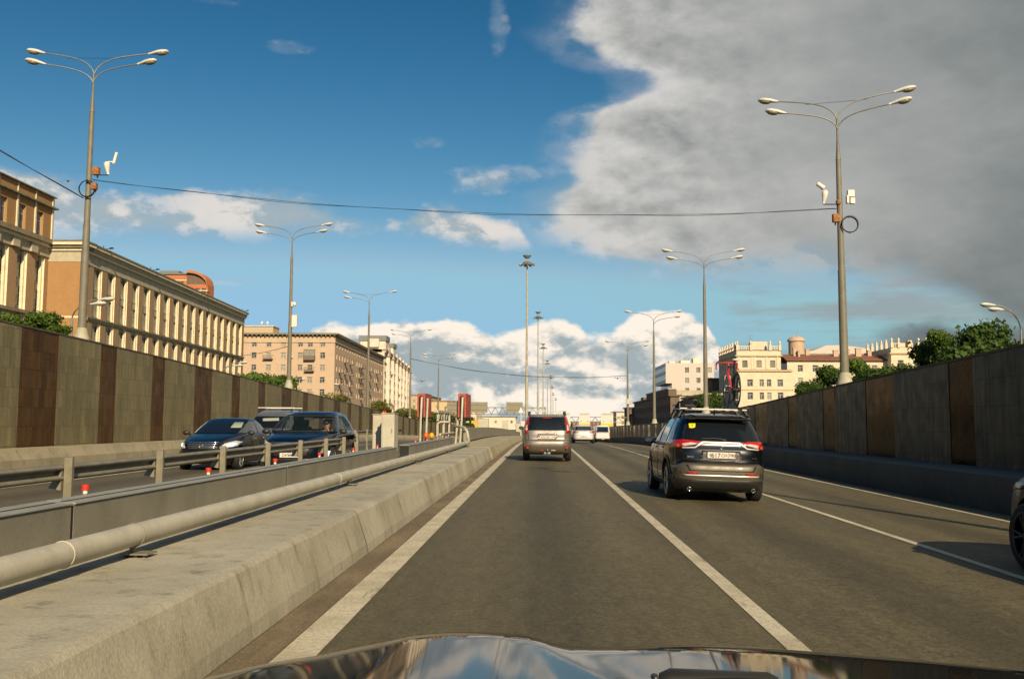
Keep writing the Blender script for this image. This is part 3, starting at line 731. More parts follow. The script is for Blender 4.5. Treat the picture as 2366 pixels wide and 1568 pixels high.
# ------------------------------------------------------------------ street lamps
def lamp_head(mb, gl, base, d, slope):
    """cobra head: base point, horizontal unit direction d, rising slope"""
    ax = Vector((d[0], d[1], slope)).normalized(); side = ax.cross(Vector((0, 0, 1))).normalized(); up = side.cross(ax)
    Mx = Matrix((ax, side, up)).transposed()
    prof = [(-.04, .035, .03, .03), (.05, .05, .05, .04), (.16, .075, .075, .045), (.30, .13, .10, .05), (.48, .155, .105, .05), (.62, .14, .09, .05), (.70, .08, .055, .04), (.715, .02, .02, .02)]
    K = 12; vs = []
    for x, w, h, lo in prof:
        for k in range(K):
            a = 2 * math.pi * k / K; s_ = math.sin(a)
            vs.append(Vector(base) + Mx @ Vector((x, w * math.cos(a), h * s_ if s_ > 0 else lo * s_)))
    mb.add(vs, [(i * K + k, i * K + (k + 1) % K, (i + 1) * K + (k + 1) % K, (i + 1) * K + k) for i in range(len(prof) - 1) for k in range(K)] + [tuple(range(K))], 0, True)
    gl.blob(Vector(base) + Mx @ Vector((.46, 0, -.035)), (.21, .13, .085), 14, 8, M=Mx)

def street_lamp(name, label, loc, h, group='double street lamps along the road', skip=(), stay=True):
    """h = height of the fork above the base"""
    t = thing(name, label, 'street lamp', loc, 0, group)
    s_ = h / 9.4
    mb = MB(); hm = h * .42
    mb.tube([(0, 0, .25), (0, 0, hm)], [.15, .125], 14); mb.tube([(0, 0, hm), (0, 0, hm + .03)], [.128, .128], 14)
    mb.tube([(0, 0, hm + .03), (0, 0, h - 1.5)], [.112, .085], 14); mb.tube([(0, 0, h - 1.5), (0, 0, h - 1.45)], [.092, .088], 14)
    mb.tube([(0, 0, h - 1.45), (0, 0, h - 1.15), (0, 0, h - .75), (0, 0, h)], [.085, .06, .04, .036], 12)
    mb.build('pole', M_pole, t)
    mb = MB(); mb.tube([(0, 0, -.35), (0, 0, .06), (0, 0, .14), (0, 0, .34), (0, 0, .42)], [.30, .28, .24, .19, .155], 14); mb.build('base', M_poleb, t)
    for i, (sx, z0, L, rise) in enumerate(((-1, h, 1.95, .82), (1, h, 1.95, .86), (-1, h - .36, 1.72, .60), (1, h - .36, 1.72, .66))):
        if i in skip: continue
        yy = .03 if i < 2 else -.03; dyy = .18 if i < 2 else -.18
        pts = []
        for k in range(15):
            q = k / 14
            xx = L * (1 - math.cos(q * math.pi / 2)) if False else L * q ** 1.15
            zz = rise * (1 - math.exp(-5.2 * q)) * .62 + rise * .38 * q
            pts.append((sx * xx, yy + dyy * q, z0 + zz))
        mb = MB(); mb.tube([(0, yy, z0 - .06)] + pts, .024, 8); mb.build('arm', M_arm, t)
        mb = MB(); gl = MB(); e = pts[-1]; lamp_head(mb, gl, e, (sx, dyy / L), .17)
        hd = mb.build('lamp_head', M_lamph, t); gl.build('lens', M_lampg, hd)
    if stay:
        mb = MB(); q = [p for p in [(-1.05, .12, h + .6), (-.5, .12, h + .612), (0, .12, h + .615), (.5, .12, h + .62), (1.05, .12, h + .64)]]
        mb.tube(q, .007, 5); mb.build('stay_wire', M_black, t)
    return t
lampL = [(-16.8, 34.2, 4.35, 10.0), (-16.8, 63.0, 3.72, 10.05), (-16.7, 91.5, 1.96, 11.15), (-16.6, 120.5, 1.6, 10.6), (-16.3, 151, 1.0, 10.3)]
lampR = [(10.35, 32.8, 2.72, 9.3), (10.35, 60.3, 2.0, 9.5), (10.35, 87.6, 1.35, 9.4), (10.35, 114.3, 1.15, 9.1)]
wh = ['nearest, with camera and coiled cable', 'second along', 'third along', 'fourth along', 'fifth and farthest']
LL = []; 
for i, (x, y, z, h) in enumerate(lampL): LL.append(street_lamp('street_lamp', 'double-armed street lamp behind the left wall, ' + ('the ' + wh[i] if i else wh[i]), (x, y, z), h, skip=(3,) if i in (2, 3) else (), stay=i != 1))
wr = ['nearest, with white camera and rusty box', 'second along, behind the black car', 'third along', 'farthest, near the crest']
LR = []
for i, (x, y, z, h) in enumerate(lampR):
    o = street_lamp('street_lamp', 'double-armed street lamp behind the right wall, ' + ('the ' + wr[i] if i else wr[i]), (x, y, z), h, skip=(2,) if i in (2, 3) else (), stay=i != 1); LR.append(o)
o = street_lamp('street_lamp', 'double-armed street lamp behind the right wall, beside the camera, its shadow crossing the road', (10.35, 5.0, 3.3), 9.3)
LR[0].rotation_euler = (0, R(-.2), R(-12)); LL[0].rotation_euler = (0, R(.2), R(3))

# things strapped to the two nearest lamps
def coil(loc, r, label, n=5, rr=.011):
    t = thing('cable_coil', label, 'cable coil', loc)
    mb = MB()
    for k in range(n): mb.torus(((random.random() - .5) * .03, (k - n / 2) * .014, (random.random() - .5) * .03), r * (1 + (random.random() - .5) * .06), rr, 'y', 28, 6)
    mb.torus((.03, .02, .03), r * 1.12, .004, 'y', 28, 5)
    mb.build('loops', M_black, t); 
    mb = MB(); mb.box(-.02, .02, -.03, .03, r - .03, r + .04); mb.box(-.02, .02, -.03, .03, -r - .04, -r + .03); mb.build('tie', M_blackp, t)
    return t
M_rust = mat('rusty_sheet', (0.16, 0.07, 0.03), .8, col2=(0.42, 0.17, 0.05), vscale=14)
M_cream = mat('camera_shell', (0.66, 0.62, 0.54), .45, var=.05)
coil((-16.75, 34.02, 9.90), .30, 'coil of black cable hung on the nearest left lamp post', 5)
coil((10.60, 32.65, 8.22), .27, 'coil of black cable hung on the nearest right lamp post', 5)
def rustbox(loc, sc, label):
    t = thing('equipment_box', label, 'equipment box', loc)
    mb = MB(); mb.box(-.11 * sc, .11 * sc, -.09, .09, -.13 * sc, .13 * sc); bevel(mb.build('case', M_rust, t), .01)
    mb = MB(); mb.box(-.09 * sc, .09 * sc, -.10, -.092, -.11 * sc, .11 * sc); mb.build('door', M_rust, t)
    mb = MB(); mb.box(-.02, .02, .09, .14, -.2 * sc, .2 * sc); mb.build('strap', M_galv, t)
    return t
rustbox((-16.42, 34.0, 10.55), 1.1, 'rusty brown box on the nearest left lamp post below the camera')
rustbox((-16.47, 34.0, 9.98), .9, 'rusty brown box behind the cable coil on the left lamp post')
rustbox((10.12, 32.55, 8.42), 1.1, 'rusty orange box left of the nearest right lamp post')
rustbox((10.22, 32.6, 8.98), .55, 'small rusty box beside the white boxes on the right lamp post')
def camera_unit(loc, s_, label, ang):
    t = thing('traffic_camera', label, 'camera', loc)
    mb = MB(); mb.box(min(0, -s_ * .42), max(0, -s_ * .42), -.02, .02, -.03, .0); mb.build('bracket', M_black, t)
    mb = MB(); mb.tube([(0, 0, 0), (0, 0, .05), (-s_ * .02, 0, .1), (-s_ * .05, 0, .3), (-s_ * .06, 0, .42), (-s_ * .06, 0, .48)], [.05, .04, .06, .10, .11, .06], 14); mb.build('dome', M_cream, t)
    return t
t = camera_unit((-15.97, 34.0, 10.42), 1, 'white camera with upright panel antenna on a bracket of the left lamp post', 0)
mb = MB(); 
Mx = Matrix.Rotation(R(14), 3, 'Y'); mb.box(-.05, .05, -.04, .04, -.22, .22, 0, Mx.to_4x4()); o = mb.build('panel_antenna', M_cream, t, (.24, 0, .62)); bevel(o, .02)
mb = MB(); mb.box(-.02, .2, -.02, .02, .46, .50); mb.build('arm', M_cream, t)
t = camera_unit((9.72, 32.6, 8.93), -1, 'white camera tilted down on a bracket left of the right lamp post', 0)
mb = MB(); mb.tube([(-.20, 0, .72), (.02, 0, .55)], [.075, .085], 14); mb.build('barrel', M_cream, t)
t = thing('equipment_box', 'pair of white boxes on the right side of the right lamp post', 'equipment box', (10.63, 32.6, 9.1))
mb = MB(); mb.box(-.10, .13, -.1, .06, .06, .30); bevel(mb.build('case', M_cream, t), .015)
mb = MB(); mb.box(-.14, -.06, -.1, .06, -.16, .12); mb.box(-.02, .14, -.1, .06, -.18, .03); bevel(mb.build('case', M_cream, t), .015)
t = thing('equipment_box', 'white box on the second left lamp post', 'equipment box', (-16.5, 62.8, 8.1))
mb = MB(); mb.box(-.14, .22, -.12, .12, -.45, .35); bevel(mb.build('case', M_cream, t), .02)
mb = MB(); mb.box(-.2, -.1, -.04, .04, .95, 1.25); mb.blob((.0, 0, 1.1), (.13, .13, .16), 12, 8); mb.build('sensor', M_cream, t)
t = thing('equipment_box', 'grey box on the farthest right lamp post', 'equipment box', (10.35, 114.1, 3.9))
mb = MB(); mb.box(-.22, .22, -.16, .16, -.3, .35); bevel(mb.build('case', M_cab, t), .02)
mb = MB(); mb.box(-.18, .18, -.17, -.162, -.25, .3); mb.build('door', M_cab, t)

def cable(a, b, sag, label, r=.012, strands=2, n=40):
    t = thing('overhead_cable', label, 'cable', ((a[0] + b[0]) / 2, (a[1] + b[1]) / 2, min(a[2], b[2]) - sag))
    o0 = Vector(t.location)
    for k in range(strands):
        mb = MB(); pts = []
        for i in range(n + 1):
            q = i / n; p = Vector(a).lerp(Vector(b), q)
            p.z -= 4 * sag * (1 + .04 * k) * q * (1 - q) + .03 * math.sin(q * 23 + k * 1.4) * (1 if k else .3)
            pts.append(p - o0)
        mb.tube(pts, r, 5); mb.build('strand', M_black, t)
cable((-16.65, 34.2, 10.30), (10.25, 32.8, 8.80), .66, 'black cable sagging across the road between the two nearest lamp posts', .0085)
cable((-30, 24.0, 19.0), (-16.9, 34.1, 9.55), .45, 'black cable coming in from the left to the nearest left lamp post', .014)
cable((-16.55, 120.5, 9.4), (10.3, 114.3, 7.0), 1.0, 'thin distant cable strung across the road between far lamp posts', .02)
cable((-61, 150, 15.5), (-16.8, 63.0, 6.4), 2.0, 'thin cable from the second left lamp post toward the buildings', .02, 1)

# tall floodlight masts in the median
def mast():
    t = thing('floodlight_mast', 'tallest-looking floodlight mast, nearest in the median behind the beige car', 'floodlight mast', (-1.95, 130, -1.0), 0, 'tall floodlight masts along the median')
    H_ = 25.0
    mb = MB(); mb.tube([(0, 0, 0), (0, 0, 8.4)], [.24, .20], 16); mb.tube([(0, 0, 8.4), (0, 0, 24.8)], [.165, .10], 16)
    mb.tube([(0, 0, 0), (0, 0, .3)], [.4, .36], 16); mb.build('pole', M_poleb, t)
    mb = MB(); mb.tube([(0, 0, 24.9), (0, 0, 25.25), (0, 0, 25.3)], [.25, .6, .6], 16); mb.torus((0, 0, 24.3), .55, .05, 'z', 20, 6)
    for k in range(6): a = k * math.pi / 3; mb.tube([(0, 0, 24.55), (.55 * math.cos(a), .55 * math.sin(a), 24.3)], .035, 5)
    mb.build('crown', M_pole, t)
    for k in range(8):
        a = k * math.pi / 4 + .3; mb = MB()
        Mx = Matrix.Rotation(a, 4, 'Z') @ Matrix.Rotation(R(18), 4, 'Y')
        mb.box(.62, 1.18, -.17, .17, -.10, .08, 0, Mx); mb.tube([Mx @ Vector((.4, 0, 0)), Mx @ Vector((.64, 0, 0))], .03, 5)
        bevel(mb.build('floodlight', M_arm, t, (0, 0, 24.35)), .03)
    return t
m0 = mast()
nums = ['second', 'third', 'fourth', 'fifth', 'sixth', 'seventh', 'eighth and farthest']
for i, (x, y, zt) in enumerate([(-.64, 200, 24.6), (.6, 270, 23.6), (2.3, 340, 23.4), (4.1, 410, 21.6), (5.5, 480, 19.9), (7.0, 550, 18.4), (9.6, 620, 17.2)]):
    o = dup(m0, (x, y, zt - 25.3), R(13 * i), label='floodlight mast in the median, ' + nums[i] + ' in the row')

# ------------------------------------------------------------------ sign gantries
def gantry(x0, x1, y, z, h, panels, label, back):
    t = thing('sign_gantry', label, 'sign gantry', ((x0 + x1) / 2, y, z), 0)
    xc = (x0 + x1) / 2; mb = MB()
    for yy in (0, 1.2):
        for zz in (0, h): mb.tube([(x0 - xc, yy, zz), (x1 - xc, yy, zz)], .13, 6)
        n_ = int((x1 - x0) / 2.6)
        for i in range(n_):
            a = x0 - xc + (x1 - x0) * i / n_; b = x0 - xc + (x1 - x0) * (i + 1) / n_; md = (a + b) / 2
            mb.tube([(a, yy, 0), (md, yy, h)], .08, 5); mb.tube([(md, yy, h), (b, yy, 0)], .08, 5)
    mb.build('truss', M_pole if back else M_galv, t)
    for x in (x0 - xc - .2, x1 - xc + .2):
        mb = MB(); mb.box(x - .25, x + .25, .3, .9, -9, h + .3); mb.build('leg', M_pole, t)
    for (a, b, c0, c1) in panels:
        a -= xc; b -= xc; c0 -= z; c1 -= z
        if back:
            mb = MB(); mb.box(a, b, -.2, -.1, c0, c1)
            k = a
            while k < b: mb.box(k, k + .12, -.3, -.2, c0, c1 + .05); k += (b - a) / 4
            for q in (.25, .7): mb.box(a, b, -.34, -.3, c0 + (c1 - c0) * q, c0 + (c1 - c0) * q + .12)
            mb.build('sign_back', M_galv, t)
        else:
            cy = c0 + (c1 - c0) * .25
            mb = MB(); mb.box(a, b, -.3, -.2, cy, c1); p = mb.build('sign_panel', M_signw, t)
            mb = MB(); mb.box(a + .15, b - .3, -.31, -.302, c1 - .75, c1 - .6); mb.box(a + .4, b - .15, -.31, -.302, c1 - .45, c1 - .3)
            for xx in (a + (b - a) * .2, a + (b - a) * .82): mb.add([(xx - .25, -.31, cy + .9), (xx + .25, -.31, cy + .9), (xx, -.31, cy + .35)], [(0, 2, 1)])
            mb.build('lettering', M_sgray, p)
            mb = MB(); mb.box(a, b, -.32, -.21, c0, cy - .01); p = mb.build('sign_panel', M_signy, t); p['label'] = 'yellow lower strip'
            mb = MB(); mb.box(a + .3, b - .8, -.33, -.322, c0 + .22, c0 + .42); mb.add([(b - .6, -.33, c0 + .15), (b - .15, -.33, c0 + .6), (b - .55, -.33, c0 + .6)], [(0, 1, 2)]); mb.build('lettering', M_sgray, p)
M_signw = mat('sign_white', (0.56, 0.56, 0.50), .5, var=.05)
M_signy = mat('sign_yellow', (0.72, 0.50, 0.02), .5, var=.05)
M_sgray = mat('sign_ink', (0.22, 0.22, 0.20), .6)
gantry(-33, 1.2, 330, 4.1, 2.35, [(-32.5, -18.6, 4.7, 8.3), (-12.0, -6.3, 4.7, 8.3)], 'gantry over the far carriageway showing the backs of its signs', True)
gantry(4.0, 40, 340, 1.45, 1.9, [(5.0, 10.4, -.1, 4.9), (13.5, 17.3, -.1, 4.9), (21.2, 25.6, -.1, 4.9)], 'gantry with three white and yellow signs over the road ahead', False)
t = thing('road_sign', 'white triangular sign on a pole left of the nearest mast', 'road sign', (-2.52, 120, -.9))
mb = MB(); mb.add([(-.33, 0, 3.5), (.33, 0, 3.5), (0, 0, 4.2), (-.33, .06, 3.5), (.33, .06, 3.5), (0, .06, 4.2)], [(0, 1, 2), (5, 4, 3), (0, 3, 4, 1), (1, 4, 5, 2), (2, 5, 3, 0)]); mb.build('panel', M_white, t)
mb = MB(); mb.cyl((0, .1, 0), .06, 3.7, 10); mb.build('pole', M_white, t)

# ------------------------------------------------------------------ buildings
M_glassP = mat('sunlit_curtain_glass', (0.16, 0.155, 0.13), .18, col2=(0.42, 0.38, 0.28), vscale=.7)  # pale colour holds the sunlight reflected by the curtains
WCACHE = {}
def window_mesh(w, h, style):
    k = (round(w, 2), round(h, 2), style)
    if k in WCACHE: return WCACHE[k]
    mb = MB(); b = .09 if style != 'thin' else .06
    fm = 0
    mb.box(0, w, -.05, .0, 0, b, 0); mb.box(0, w, -.05, .0, h - b, h, 0); mb.box(0, b, -.048, .0, b, h - b, 0); mb.box(w - b, w, -.048, .0, b, h - b, 0)
    if style in ('two', 'dark'):
        mb.box(w / 2 - .04, w / 2 + .04, -.046, .0, b, h * .68, 0); mb.box(b, w - b, -.044, .0, h * .68, h * .68 + .08, 0)
    elif style in ('tall', 'tallp'):
        mb.box(w / 2 - .05, w / 2 + .05, -.046, .0, b, h - b, 0); mb.box(b, w - b, -.044, .0, h * .62, h * .62 + .1, 0)
    elif style == 'three':
        for q in (.33, .66): mb.box(w * q - .04, w * q + .04, -.046, .0, b, h - b, 0)
    mb.box(b, w - b, -.02, -.0, b, h - b, 1)
    mb.box(-.08, w + .08, -.22, .0, -.08, -.005, 2)
    me = mb.mesh('window', [M_frameD if style == 'dark' else M_frame, M_glassP if style == 'tallp' else M_glassW, M_sill]); WCACHE[k] = me
    return me
M_sill = mat('sill', (0.42, 0.39, 0.32), .8)
class Bld:
    def __init__(s, name, label, loc, cat='building'):
        s.t = thing(name, label, cat, loc); s.o = Vector(loc); s.nw = 0; s.rest = []
    def part(s, mb, name, mats):
        return mb.build(name, mats, s.t)
    def face(s, mb, p0, p1, z0, z1, cols=(), rows=(), depth=.25, style='two', skip=(), mi=0, mir=None):
        """wall from p0 to p1 (outside on the right of p0->p1), with recessed window openings; coordinates local to the building"""
        p0 = Vector((*p0, 0)); p1 = Vector((*p1, 0)); L = (p1 - p0).length; u = (p1 - p0) / L; nrm = Vector((u.y, -u.x, 0))
        mir = mi if mir is None else mir
        us = sorted(set([0, L] + [v for c_ in cols for v in c_])); vs_ = sorted(set([z0, z1] + [v for c_ in rows for v in c_]))
        cs = {c_[0]: i for i, c_ in enumerate(cols)}; rs = {c_[0]: i for i, c_ in enumerate(rows)}
        pt = lambda a, b, d=0: p0 + u * a + Vector((0, 0, b)) - nrm * d
        for a, b in zip(us[:-1], us[1:]):
            for c_, d in zip(vs_[:-1], vs_[1:]):
                if a in cs and c_ in rs and (cs[a], rs[c_]) not in skip:
                    mb.quad(pt(a, c_), pt(a, c_, depth), pt(a, d, depth), pt(a, d), mir); mb.quad(pt(b, c_, depth), pt(b, c_), pt(b, d), pt(b, d, depth), mir)
                    mb.quad(pt(a, c_), pt(b, c_), pt(b, c_, depth), pt(a, c_, depth), mir); mb.quad(pt(a, d, depth), pt(b, d, depth), pt(b, d), pt(a, d), mir)
                    s.win(pt(a, c_, depth), u, b - a, d - c_, style)
                else: mb.quad(pt(a, c_), pt(b, c_), pt(b, d), pt(a, d), mi)
    def win(s, p, u, w, h, style):
        me = window_mesh(w, h, style); rz = math.atan2(u.y, u.x)
        s.nw += 1
        if s.nw <= 98: link('window', me, s.t, p, rz)
        else: s.rest.append((me, p, rz))
    def done(s):
        if s.rest:
            mb = MB(); mats = []
            for me, p, rz in s.rest:
                Mx = Matrix.Translation(p) @ Matrix.Rotation(rz, 4, 'Z')
                for m_ in me.materials:
                    if m_ not in mats: mats.append(m_)
                idx = [mats.index(m_) for m_ in me.materials]
                o_ = len(mb.v); mb.v += [tuple(Mx @ v.co) for v in me.vertices]
                for pl in me.polygons: mb.f.append(tuple(i + o_ for i in pl.vertices)); mb.mi.append(idx[pl.material_index]); mb.sm.append(False)
            o = mb.build('window', mats, s.t); tag(o, kind='stuff')
def balcony(b, p, u, w, hh=1.0, d=1.0, glazed=False, m=None):
    u = Vector((*u, 0)); nrm = Vector((u.y, -u.x, 0)); rz = math.atan2(u.y, u.x)
    mb = MB(); mb.box(0, w, -d, 0, -.15, 0)
    if glazed: mb.box(0, w, -d, -d + .06, 0, 1.0); mb.box(0, .06, -d + .062, 0, 0, 1.0); mb.box(w - .06, w, -d + .062, 0, 0, 1.0); mb.box(0, w, -d, 0, 2.5, 2.7); mb.box(.05, w - .05, -d + .03, -.05, 1.0, 2.5, 1)
    if glazed:
        for k in range(5): mb.box(k * (w - .08) / 4, k * (w - .08) / 4 + .08, -d - .012, -d + .02, 1.0, 2.5)
    else:
        mb.box(0, w, -d, -d + .04, hh - .06, hh); mb.box(0, .04, -d + .042, 0, hh - .06, hh); mb.box(w - .04, w, -d + .042, 0, hh - .06, hh)
        k = 0
        while k < w: mb.box(k, k + .05, -d + .002, -d + .036, 0, hh - .061); k += .22
    o = mb.build('balcony', [m or M_balc, M_glassW], b.t, p); o.rotation_euler = (0, 0, rz)
M_balc = mat('balcony_metal', (0.16, 0.125, 0.09), .8, var=.2)
M_brickO = brickmat('brick_orange', (0.35, 0.185, 0.066), (0.39, 0.21, 0.078), (0.32, 0.21, 0.10), .5, .15, .02, axis='A', dirt=.18, grain=.1)
M_brickB = brickmat('brick_brown', (0.36, 0.215, 0.105), (0.41, 0.25, 0.125), (0.36, 0.25, 0.15), .5, .15, .02, axis='A', dirt=.2, grain=.1)
M_stoneC = mat('stone_cream', (0.70, 0.62, 0.44), .8, var=.1, vscale=1.2)
M_stoneG = mat('stone_grey', (0.42, 0.375, 0.27), .85, var=.14, vscale=1.0)
M_cornice = mat('cornice_dark', (0.21, 0.18, 0.12), .85, var=.2, vscale=.8)
M_brickP = brickmat('brick_pink', (0.48, 0.345, 0.235), (0.53, 0.385, 0.265), (0.48, 0.37, 0.27), .6, .2, .02, axis='A', dirt=.12, grain=.08)
M_stonePk = mat('stone_peach', (0.48, 0.36, 0.24), .85, var=.08, vscale=.6)
M_whiteS = mat('stucco_white', (0.62, 0.54, 0.45), .85, var=.1, vscale=.7)
M_yel = mat('stucco_cream', (0.62, 0.53, 0.385), .85, var=.08, vscale=.6)
M_yel2 = mat('stucco_yellow', (0.52, 0.40, 0.24), .85, var=.08)
M_roofR = mat('roof_red', (0.20, 0.085, 0.05), .8, var=.25, vscale=1.2)
M_roofG = mat('roof_grey', (0.16, 0.18, 0.18), .6, var=.15)
M_brown = mat('stucco_brown', (0.15, 0.105, 0.075), .85, var=.15, vscale=.8)
M_pent = mat('stucco_pentpale', (0.52, 0.47, 0.42), .85, var=.05)
M_redbr = brickmat('brick_red', (0.46, 0.14, 0.05), (0.50, 0.17, 0.06), (0.42, 0.19, 0.10), .6, .2, .02, axis='A', dirt=.1)

# --- L1: long institute building, brick piers and pale window strips, the near part one storey taller
def building_L1():
    ox, oy, oz = -59.5, 120, 2.0
    b = Bld('office_building', 'long brick office block with pale window strips, nearest on the left', (ox, oy, oz))
    top = 24.5 - oz; L = 82.0; ang = -.052
    rows = [(18.9 - oz, 21.7 - oz), (15.3 - oz, 17.9 - oz), (11.4 - oz, 14.1 - oz), (7.5 - oz, 10.3 - oz), (3.8 - oz, 6.4 - oz)]
    def wing(x, y0, y1, nb, end0, name):
        pw = 1.8; sp = (y1 - y0) / nb; rec = .36
        mb = MB(); cols = []
        for i in range(nb): a = y0 + i * sp + pw + (0 if not name else 0); cols.append((a - y0 + .05, a - y0 + sp - pw - .05))
        xs = lambda y: x + ang * (y - 0)
        # recessed plane with windows (outside is +X): run along +Y -> outside on right
        b.face(mb, (xs(y0) - rec, y0), (xs(y1) - rec, y1), 0, top - 2.7, cols, rows, .18, 'tallp', mi=1)
        for i in range(nb + 1):
            a = y0 + i * sp; c_ = min(a + pw, y1 + pw)
            # pier: brick front, pale sides
            f0, f1 = xs(a), xs(c_)
            mb.quad((f0, a, 0), (f1, c_, 0), (f1, c_, top - 2.7), (f0, a, top - 2.7), 0)
            mb.quad((f0 - rec, a, 0), (f0, a, 0), (f0, a, top - 2.7), (f0 - rec, a, top - 2.7), 2)
            mb.quad((f1, c_, 0), (f1 - rec, c_, 0), (f1 - rec, c_, top - 2.7), (f1, c_, top - 2.7), 2)
        o = b.part(mb, 'wall', [M_brickB, M_stoneG, M_stoneC])
        y1p = y1 + pw
        # pale frame strips beside the windows
        mb = MB()
        for i in range(nb):
            a = y0 + i * sp + pw; e = a + sp - pw
            for q in (a, e - .34): mb.box(xs(q) - rec, xs(q) - rec + .22, q + .002, q + .338, 0, top - 2.7)
        b.part(mb, 'pilaster', M_stoneC)
        def band(z0, z1, pr, m_, nm, x_in=1.2):
            mb = MB(); mb.add([(xs(y0) + pr, y0 - pr * .0, z0), (xs(y1p) + pr, y1p + pr * .2, z0), (xs(y1p) + pr, y1p + pr * .2, z1), (xs(y0) + pr, y0, z1), (xs(y0) - x_in, y0, z0), (xs(y1p) - x_in, y1p + pr * .2, z0), (xs(y1p) - x_in, y1p + pr * .2, z1), (xs(y0) - x_in, y0, z1)], [(0, 1, 2, 3), (3, 2, 6, 7), (1, 5, 6, 2), (4, 0, 3, 7), (0, 4, 5, 1)])
            return b.part(mb, nm, m_)
        band(top - 2.7, top - 1.3, .06, M_stoneG, 'frieze'); band(top - 1.3, top - .95, .35, M_stoneC, 'cornice'); band(top - .95, top - .55, .55, M_stoneG, 'cornice'); band(top - .55, top - .2, .85, M_stoneC, 'cornice'); band(top - .2, top, .95, M_cornice, 'cornice')
        band(14.55 - oz, 14.8 - oz, .12, M_stoneG, 'string_course'); band(14.8 - oz, 15.0 - oz, .28, M_cornice, 'string_course')
        return xs
    xs = wing(0, 2.4, L - 2.1, 17, True, 'a')
    # lit end wall of the long wing, facing the traffic
    mb = MB(); mb.quad((-4.2, 0, 0), (0.02, 0, 0), (.02, 0, top - 2.7), (-4.2, 0, top - 2.7)); mb.quad((.02, 0, 0), (-.1, 2.4, 0), (-.1, 2.4, top - 2.7), (.02, 0, top - 2.7)); mb.box(-4.2, .06, -.06, 2.4, 14.5 - oz, 14.75 - oz, 1)
    b.part(mb, 'end_wall', [M_brickO, M_stoneC])
    mb = MB()
    for z0, z1, p, mi in ((top - 2.7, top - 1.3, .05, 0), (top - 1.3, top - .95, .3, 1), (top - .95, top - .6, .6, 2), (top - .6, top - .2, .9, 1), (top - .2, top, 1.0, 2)): mb.box(-4.2, .0 + p, -p, 2.39, z0, z1, mi)
    b.part(mb, 'cornice', [M_stoneG, M_stoneC, M_cornice])
    mb = MB(); mb.add([(-22, .5, top - .1), (-1.1, .5, top - .1), (xs(L) - 1.1, L, top - .1), (-22, L, top - .1)], [(0, 1, 2, 3)]); mb.quad((xs(L) - .1, L, 0), (-20, L, 0), (-20, L, top - .1), (xs(L) - .1, L, top - .1)); b.part(mb, 'roof', M_stoneG)
    # taller near part, set back, with an attic storey
    x0 = -4.2; y0 = -30.0; nb = 7; sp = 4.15; pw = 1.9; rec = .6
    mb = MB(); cols = [(i * sp + pw, (i + 1) * sp) for i in range(nb)]
    b.face(mb, (x0 - rec, y0), (x0 - rec, y0 + nb * sp), 0, top - 2.2, cols, rows, .15, 'tallp', mi=1)
    for i in range(nb + 1):
        a = y0 + i * sp; c_ = min(a + pw, 0)
        if c_ <= a: continue
        mb.quad((x0, a, 0), (x0, c_, 0), (x0, c_, top - 2.2), (x0, a, top - 2.2), 0); mb.quad((x0 - rec, a, 0), (x0, a, 0), (x0, a, top - 2.2), (x0 - rec, a, top - 2.2), 2)
        for q in (a - .32, c_): mb.box(x0 - rec, x0 - rec + .35, q + .002, q + .318, 0, top - 2.2, 2)
    b.part(mb, 'wall', [M_brickB, M_stoneG, M_stoneC])
    mb = MB()
    for z0, z1, p, mi in ((top - 2.2, top - 1.0, .15, 0), (top - 1.0, top - .6, .5, 1), (top - .6, top, .9, 2)): mb.box(x0 - 1.2, x0 + p, y0, -.003 if p < .2 else 1.2, z0, z1, mi)
    for i in range(nb): mb.box(x0 + .1, x0 + .45, y0 + i * sp + .2, y0 + i * sp + pw - .2, top - 2.2, top - 1.0, 0)
    mb.box(x0 - .8, x0 + .25, y0, -.003, 14.5 - oz, 14.9 - oz, 2)
    b.part(mb, 'cornice', [M_stoneG, M_stoneC, M_cornice])
    mb = MB(); az0, az1 = top + .003, top + 5.9
    cols = [(i * sp + pw + .25, (i + 1) * sp - .25) for i in range(nb)]
    b.face(mb, (x0 - .3, y0), (x0 - .3, 1.4), az0, az1, cols, [(az0 + .4, az0 + 3.4)], .35, 'tall')
    mb.quad((x0 - .3, 1.4, az0), (x0 - 14, 1.4, az0), (x0 - 14, 1.4, az1), (x0 - .3, 1.4, az1)); mb.quad((x0 - 14, y0, az1), (x0 - .3, y0, az1), (x0 - .3, 1.4, az1), (x0 - 14, 1.4, az1)); mb.quad((x0 - 14, y0, 0), (x0, y0, 0), (x0, y0, az1), (x0 - 14, y0, az1))
    b.part(mb, 'attic', M_brickO)
    mb = MB()
    for i in range(nb + 1): mb.box(x0 - .3, x0 - .16, y0 + i * sp + pw - .2, y0 + i * sp + pw + .12, az0, az1 - 1.5); mb.box(x0 - .3, x0 - .2, y0 + i * sp + pw - .12, y0 + i * sp + pw + .05, az1 - 1.3, az1)
    b.part(mb, 'pilaster', M_stoneC)
    mb = MB(); mb.box(x0 - 1, x0 + .2, y0, 1.7, az1 - 1.5, az1 - 1.3); mb.box(x0 - 1, x0 + .05, y0, 1.5, az1 + .002, az1 + .12); b.part(mb, 'cornice', M_cornice)
    for i, y in enumerate((6.5, 24.5, 51.0, 79.0)):
        mb = MB(); mb.box(-.4, .7, -.04, .04, 0, .06); mb.box(.5, .95, -.16, .16, .04, .22); mb.box(-.4, -.34, -.04, .04, -.1, .5); o = mb.build('floodlight', M_blackp, b.t, (xs(y) + .6, y, top + .12))
    b.done()
building_L1()

